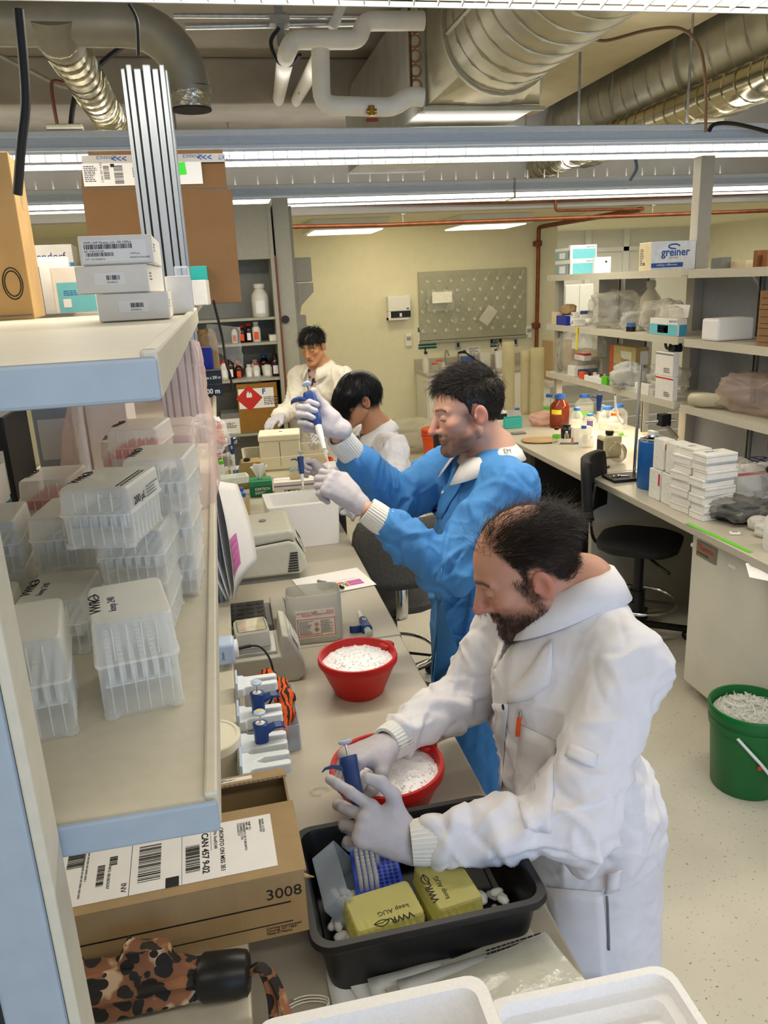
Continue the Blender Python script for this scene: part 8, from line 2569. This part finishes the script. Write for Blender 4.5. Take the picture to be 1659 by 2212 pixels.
# ================================================================ man in the white coat at the tub
M_coatw = cloth('white_coat_cotton', '#e2e0e4')
M_coatb = cloth('blue_gown_cloth', '#4684c2', .6)
M_cuff = cloth('knit_cuff_white', '#e0dfd8', .85)
h1 = ((.578, 1.44, 1.436), head_frame((-.975, .17, 0), 23, 0), 1.07)
LINE1 = ([-.13, -.10, -.07, -.045, -.028, -.012, .004, .014, .022, .035, .05, .06, .12], [-.072, -.072, -.060, -.030, .000, .026, .026, -.012, .030, .055, .085, .30, .30])
def hair1(t, V, N, C, R, sc):
 def pick(L):
  f = np.interp(L[:, 1], *LINE1)
  w = np.clip((L[:, 2] - f) / .01, 0, 1)
  top = np.clip(1.25 - np.sqrt((L[:, 0] / .05) ** 2 + ((L[:, 1] + .01) / .065) ** 2), 0, 1) * (L[:, 2] > .08)
  fr = np.clip((L[:, 1] - .02) / .03, 0, 1)
  return w * (1 - .93 * np.clip(top * 2, 0, 1)) * (1 - .45 * fr) + 1e-6 * 0
 def flow(L, ids):
  d = np.zeros_like(L)
  up_ = np.clip(L[:, 2] / .08, 0, 1)
  d[:, 0] = np.sign(L[:, 0]) * .25 + .45 * up_
  d[:, 1] = -.75
  d[:, 2] = -.25 + .0 * up_
  return d
 def ln(L): return (.012 + .05 * np.clip((L[:, 2] - .03) / .05, 0, 1)) * sc
 a = strands(V, N, pick, flow, 11000, ln, .00042, C, R, sc, .12, 6, 1, .28)
 def pick2(L):
  return ((L[:, 2] > .075) & (L[:, 1] < .075)).astype(float)
 b = strands(V, N, pick2, flow, 700, lambda L: np.full(len(L), .055 * sc), .00032, C, R, sc, .35, 7, 5, .5)
 hairobj([a, b], hairmat('dark_brown_hair', '#2a1e16'), t)
 def pk(L):
  x, y, z = np.abs(L[:, 0]), L[:, 1], L[:, 2]
  jaw = (z < -.048) & (z > -.135) & (y > .008) & ~((x < .022) & (z > -.078) & (z < -.058))
  mus = (np.abs(z + .053) < .009) & (x < .034) & (y > .076)
  side = (np.abs(y - .016 - .25 * (z + .02)) < .013) & (z < .02) & (x > .05)
  return (jaw | mus | side).astype(float) + 1e-9
 def fb(L, ids):
  d = np.zeros_like(L); d[:, 2] = -1; d[:, 1] = .35
  return d
 hairobj([strands(V, N, pk, fb, 4200, lambda L: np.full(len(L), .011), .00038, C, R, sc, .55, 3, 9, .35)], hairmat('beard_brown', '#2b1c14'), t, 'beard')
J1 = dict(face=(-.985, .12, 0), neck=(.688, 1.44, 1.37), chest=(.65, 1.42, 1.17), waist=(.662, 1.40, .98), pelvis=(.695, 1.385, .84),
          shL=(.715, 1.265, 1.285), elL=(.533, 1.125, 1.055), wrL=(.253, 1.168, 1.045), shR=(.615, 1.60, 1.275), elR=(.49, 1.63, 1.045), wrR=(.264, 1.44, 1.078), hem=.34, bulk=1.02)
o1 = dict(skin='#c39078', flush='#c4705c', hair='#1d1511', shirt='#0c0c0e', beard=.93, beardc='#2a1c15', line=LINE1, thin=1, scalp='#2b1f19', hairfn=hair1)
p1, bv1, fr1 = person('balding bearded man in a white lab coat leaning over the black tub with a pipette', J1, h1, o1, dict(m=M_coatw, k=1.04, ua=1.10, vee=.20, seed=3, vx=.012, cuff=.20, fold=.78, ch=1.2), (.76, 1.40, 0))
wl, el = Vector(J1['wrL']), Vector(J1['elL'])
dl = (wl - el).normalized()
knit_cuff(p1, wl - dl * .068, wl + dl * .004, .0375, M_cuff)
wr, er = Vector(J1['wrR']), Vector(J1['elR'])
dr = (wr - er).normalized()
knit_cuff(p1, wr - dr * .060, wr + dr * .004, .036, M_cuff)
glove('glove', p1, wl + dl * .012, (-.80, .14, .52), (.05, -.80, .60), -1, ((12, 22, 18), (48, 40, 25), (62, 48, 30), (66, 40, 25)), ((.058, .062, .010), (.088, .072, .012), (.112, .070, .006)), 1.03, spread=1.4)
glove('glove', p1, wr + dr * .006, (-.90, -.42, .06), (.08, .20, .95), 1, ((46, 66, 38), (52, 70, 42), (56, 72, 42), (56, 66, 40)), ((.050, .052, -.026), (.074, .050, -.052), (.092, .040, -.070)), 1.03)
pipette('blue pipette held upright over the blue tip rack by the man at the tub', (.165, 1.368, 1.150), (.186, 1.225, .935), (-1, .25, .2), None, M_cap)
for x, y in ((1113, 1378), (1167, 1466), (1089, 1527), (1072, 1623)):
 button(p1, bv1, x, y, .0065, M_black)
band(p1, bv1, [(1196, 1382), (1192, 1475), (1150, 1510), (1100, 1520)], [(1180, 1392), (1150, 1440), (1125, 1470), (1098, 1500)], 8, 3, .004, M_coatw, 'lapel')
band(p1, bv1, [(1128, 1565), (1110, 1700), (1135, 1790)], [(1200, 1600), (1195, 1710), (1190, 1800)], 8, 5, .003, M_coatw, 'breast_pocket')
band(p1, bv1, [(1066, 1520), (1058, 1600), (1050, 1700)], [(1100, 1520), (1092, 1600), (1084, 1705)], 10, 2, .003, M_coatw, 'placket')
band(p1, bv1, [(1233, 1608), (1222, 1636)], [(1292, 1632), (1283, 1660)], 3, 6, .005, M_coatw, 'sleeve_tab', bulge=.004)
band(p1, bv1, [(1180, 1915), (1195, 2010), (1230, 2110)], [(1302, 1925), (1308, 2020), (1310, 2120)], 8, 6, .004, M_coatw, 'side_pocket')
band(p1, bv1, [(1309, 1880), (1306, 1925)], [(1345, 1872), (1335, 1915)], 4, 3, .010, M_coatw, 'side_strap', bulge=.006)
band(p1, bv1, [(1309, 1935), (1312, 2050)], [(1313, 1935), (1317, 2050)], 8, 1, .003, M_greyink, 'zip')
a, n = cast(bv1, 1127, 1545); b, _ = cast(bv1, 1121, 1600)
if a and b:
 n = n if n.dot(ray(1127, 1545)) < 0 else -n
 pen = thing('pen', 'orange pen clipped in the breast pocket of the white coat', 'pen', a + n * .006)
 d = (b - a)
 MB().cyl((0, 0, 0), -d * .22, .0042, n=10).build('clip_end', M_chrome, pen, smooth=40)
 MB().cyl((0, 0, 0), d * .75, .0045, n=10).build('barrel', M_orange, pen, smooth=40)
# ================================================================ man in the blue gown
h2 = ((.722, 2.285, 1.632), head_frame((-.999, -.02, 0), 9, 3), 1.03)
def hair2(t, V, N, C, R, sc):
 def pick(L):
  f = np.interp(L[:, 1], *HAIRF)
  return np.clip((L[:, 2] - f) / .008, 0, 1) + 1e-9
 def flow(L, ids):
  d = np.zeros_like(L)
  up_ = np.clip((L[:, 2] - .05) / .05, 0, 1)
  d[:, 1] = .75 * up_ - .35 * (1 - up_)
  d[:, 0] = np.sign(L[:, 0]) * .2 * (1 - up_) + .35 * up_
  d[:, 2] = -.9 * (1 - up_) + .1
  return d
 def ln(L): return (.010 + .034 * np.clip((L[:, 2] - .045) / .05, 0, 1)) * sc
 c = cap_mesh(C, R, sc, (.004, .005, .010), HAIRF)
 a = strands(c[0], vnormals(*c), pick, flow, 10000, ln, .0006, C, R, sc, .30, 5, 2, .2)
 hairobj([a, c], hairmat('dark_hair_brown', '#1c140f'), t)
J2 = dict(face=(-.995, -.05, 0), neck=(.795, 2.30, 1.485), chest=(.775, 2.30, 1.28), waist=(.755, 2.30, 1.08), pelvis=(.755, 2.30, .92),
          shL=(.800, 2.125, 1.415), elL=(.585, 2.06, 1.215), wrL=(.362, 2.125, 1.402), shR=(.745, 2.47, 1.42), elR=(.505, 2.43, 1.325), wrR=(.325, 2.292, 1.578), hem=.16, bulk=.98)
o2 = dict(skin='#cfa08a', flush='#c9705e', hair='#1c140f', shirt='#55585c', beard=.8, beardc='#4f392d', lip='#a55a52', nose=1.1, hairfn=hair2)
p2, bv2, fr2 = person('man in a blue gown holding a pipette up to a tube at eye level', J2, h2, o2, dict(m=M_coatb, cm=cloth('white_collar', '#dedcd8'), k=1.25, vee=.15, seed=8, fold=1.1, ch=.9, cuff=.30), (.76, 2.30, 0))
wl, el = Vector(J2['wrL']), Vector(J2['elL']); dl = (wl - el).normalized()
knit_cuff(p2, wl - dl * .10, wl - dl * .004, .0385, M_cuff)
wr, er = Vector(J2['wrR']), Vector(J2['elR']); dr = (wr - er).normalized()
knit_cuff(p2, wr - dr * .12, wr + dr * .012, .0375, M_cuff)
glove('glove', p2, wl + dl * .040, (-.72, .10, .60), (.28, -.86, .42), -1, ((52, 72, 40), (62, 76, 44), (68, 76, 44), (70, 72, 40)), ((.056, .050, -.018), (.086, .044, -.032), (.108, .026, -.040)), 1.03, cuff=.022)
glove('glove', p2, (.312, 2.282, 1.615), (-.82, .35, .30), (.14, .70, -.45), 1, ((62, 82, 42), (66, 84, 44), (68, 84, 44), (66, 80, 40)), ((.050, .046, -.020), (.076, .056, -.036), (.088, .066, -.052)), 1.03, cuff=.02)
pipette('blue and white pipette raised in the far hand of the man in the blue gown', (.240, 2.325, 1.748), (.274, 2.185, 1.518), (-1, .1, .1), None, M_bluel)
t = thing('sample_tube', 'tiny clear tube pinched in the near hand of the man in blue', 'tube', (.273, 2.186, 1.487))
MB().lathe([(.002, 0), (.005, .012), (.0055, .034)], n=10).build('wall', M_pp, t, smooth=40)
M_sq = M_white
for x, y in ((957, 1064), (919, 1134), (885, 1328), (893, 1420)):
 button(p2, bv2, x, y, .006, M_sq)
band(p2, bv2, [(922, 1365), (918, 1420), (925, 1480)], [(1018, 1375), (1012, 1430), (1005, 1490)], 6, 6, .003, M_coatb, 'gown_pocket')
band(p2, bv2, [(985, 1030), (955, 1075), (935, 1112)], [(1005, 1040), (975, 1085), (955, 1120)], 6, 2, .004, M_coatb, 'gown_placket')
N, F, Sd, up = fr2
text('EM', .020, M_ink, p2, Matrix.Translation(p2.location).inverted() @ frame(N - Sd * .118 + F * .005 + up * .030, Vector(-F), Vector(up) * .8 + Vector(Sd) * .55))
# ================================================================ seated man with black hair
h3 = ((.638, 3.755, 1.482), head_frame((-.995, -.08, 0), 15, 0), .98)
def hair3(t, V, N, C, R, sc):
 LN = ([-.14, -.10, -.07, -.05, -.03, -.01, .004, .014, .022, .04, .06, .085, .11, .14], [-.070, -.070, -.055, -.02, .0, .018, .02, .01, .016, .0, -.008, -.004, .000, .000])
 def pick(L):
  return np.clip((L[:, 2] - .035) / .01, 0, 1) * (L[:, 1] < .085) + 1e-9
 def flow(L, ids):
  d = np.zeros_like(L)
  fw_ = np.clip((L[:, 1] + .06) / .08, 0, 1)
  d[:, 1] = .8 * fw_ - .35 * (1 - fw_)
  d[:, 0] = np.sign(L[:, 0]) * .5
  d[:, 2] = -.55
  return d
 def ln(L): return (.045 + .05 * np.clip(L[:, 1] / .08, 0, 1)) * sc
 def ex(d, x, y, z):
  q = np.sqrt((x / .082) ** 2 + ((y - .05) / .068) ** 2 + ((z - .045) / .060) ** 2) - 1
  fr_ = np.maximum(q * .06, -(z + .008))
  return smin(d, fr_, .01)
 c = cap_mesh(C, R, sc, (.009, .016, .018), LN, extra=ex)
 a = strands(c[0], vnormals(*c), lambda L: (L[:, 2] > -.02) + 1e-9, flow, 5200, ln, .0011, C, R, sc, .10, 7, 3, .10, grav=.2)
 hairobj([a, c], hairmat('jet_black_hair', '#08080a', .42), t)
J3 = dict(face=(-.99, -.12, 0), neck=(.72, 3.77, 1.315), chest=(.745, 3.76, 1.12), waist=(.78, 3.76, .90), pelvis=(.79, 3.70, .74),
          shL=(.755, 3.60, 1.245), elL=(.70, 3.45, 1.04), wrL=(.455, 3.42, 1.055), shR=(.70, 3.93, 1.25), elR=(.60, 3.98, 1.05), wrR=(.425, 3.68, 1.155), hem=.45, bulk=.92, knee=(.55, 3.76, .60), foot=(.60, 3.76, .20))
o3 = dict(skin='#b08062', flush='#b07058', hair='#08080a', shirt='#0b0b0c', nose=.85, lip='#8a5048', hairfn=hair3)
p3_, bv3, fr3 = person('man with jet black fringe in a white coat, bent over the foam box', J3, h3, o3, dict(m=M_coatw, k=1.0, vee=.19, seed=15, fold=1.2, cuff=.15), (.80, 3.76, 0), res=.0085, hres=.003)
wl, el = Vector(J3['wrL']), Vector(J3['elL']); dl = (wl - el).normalized()
wr, er = Vector(J3['wrR']), Vector(J3['elR']); dr = (wr - er).normalized()
knit_cuff(p3_, wr - dr * .06, wr, .036, M_cuff)
glove('glove', p3_, wl + dl * .0, (-.85, -.1, -.45), (-.35, .0, .9), -1, ((30, 30, 20),) * 4, ((.055, .05, -.02), (.08, .045, -.04), (.095, .03, -.055)), 1.0, res=.003)
glove('glove', p3_, wr + dr * .012, (-.80, .05, .45), (.35, .85, .30), 1, ((60, 82, 42), (64, 84, 44), (66, 84, 44), (66, 80, 40)), ((.055, .045, -.006), (.088, .040, -.020), (.108, .024, -.030)), 1.0, res=.0025)
pipette('dark blue pipette in the hand of the man with the black fringe', (.318, 3.60, 1.285), (.314, 3.53, 1.085), (-1, .1, .1), None, M_bluel)
ch = stool('grey-backed lab chair on which the man with the black fringe sits', (.70, 3.52), math.radians(90), seat_z=.56, col=mat('grey_upholstery', '#4d4b48', .8, var=.15, scale=90))
# ================================================================ standing man in the background
h4 = ((.655, 5.70, 1.605), head_frame((-.56, -.83, 0), 17, 0), .98)
def hair4(t, V, N, C, R, sc):
 LN = ([-.13, -.10, -.07, -.045, -.028, -.012, .006, .016, .022, .040, .062, .085, .10, .13], [-.075, -.075, -.06, -.03, .000, .026, .028, .005, .030, .045, .045, .040, .05, .3])
 def pick(L):
  f = np.interp(L[:, 1], *LN)
  return np.clip((L[:, 2] - f) / .008, 0, 1) + 1e-9
 def flow(L, ids):
  d = np.zeros_like(L)
  d[:, 1] = .6; d[:, 0] = np.sign(L[:, 0]) * .4 + .2; d[:, 2] = -.4
  return d
 c = cap_mesh(C, R, sc, (.006, .008, .014), LN, res=.005)
 a = strands(c[0], vnormals(*c), pick, flow, 3000, lambda L: (.015 + .035 * np.clip(L[:, 2] / .08, 0, 1)) * sc, .0011, C, R, sc, .35, 4, 4, .3)
 hairobj([a, c], hairmat('short_black_hair', '#0b0908'), t)
J4 = dict(face=(-.70, -.71, 0), neck=(.705, 5.76, 1.455), chest=(.705, 5.76, 1.27), waist=(.705, 5.77, 1.06), pelvis=(.705, 5.78, .90),
          shL=(.835, 5.62, 1.385), elL=(.80, 5.50, 1.12), wrL=(.66, 5.32, 1.05), shR=(.565, 5.87, 1.385), elR=(.46, 5.72, 1.16), wrR=(.345, 5.28, 1.185), hem=.45, bulk=.95)
o4 = dict(skin='#b9855e', flush='#b5704c', hair='#0b0908', shirt='#c9a5a0', shirt2='#2c2430', nose=.85, lip='#93584a', hairfn=hair4)
p4_, bv4, fr4 = person('standing black-haired man in a cream lab coat by the reagent cabinet', J4, h4, o4, dict(m=cloth('cream_coat', '#dcd5c4'), k=1.0, vee=.24, seed=22, fold=1.2, cuff=.1), (.705, 5.77, 0), res=.011, hres=.0042)
wl, el = Vector(J4['wrL']), Vector(J4['elL']); dl = (wl - el).normalized()
wr, er = Vector(J4['wrR']), Vector(J4['elR']); dr = (wr - er).normalized()
glove('glove', p4_, wr, (-.55, -.80, -.1), (0, -.1, 1), 1, ((15, 20, 15),) * 4, ((.055, .05, -.01), (.08, .055, -.02), (.10, .05, -.03)), 1.0, res=.0035)
glove('glove', p4_, wl, (-.6, -.6, -.3), (.3, -.5, .7), -1, ((30, 40, 20),) * 4, ((.055, .05, -.01), (.08, .055, -.02), (.10, .05, -.03)), 1.0, res=.0035)
c = PX(1640, 1228, 1.985)
t = thing('paper_flap', 'loose white paper sticking out above the freezer door at the right edge', 'paper', (1.975, c.y, .874))
MB().sheet([[(0, -.12, -.012), (-.03, .0, -.03), (0, .07, 0)], [(.03, -.12, 0), (.02, .0, 0), (.03, .07, 0)]]).build('sheet', M_paper, t, solid=.001)
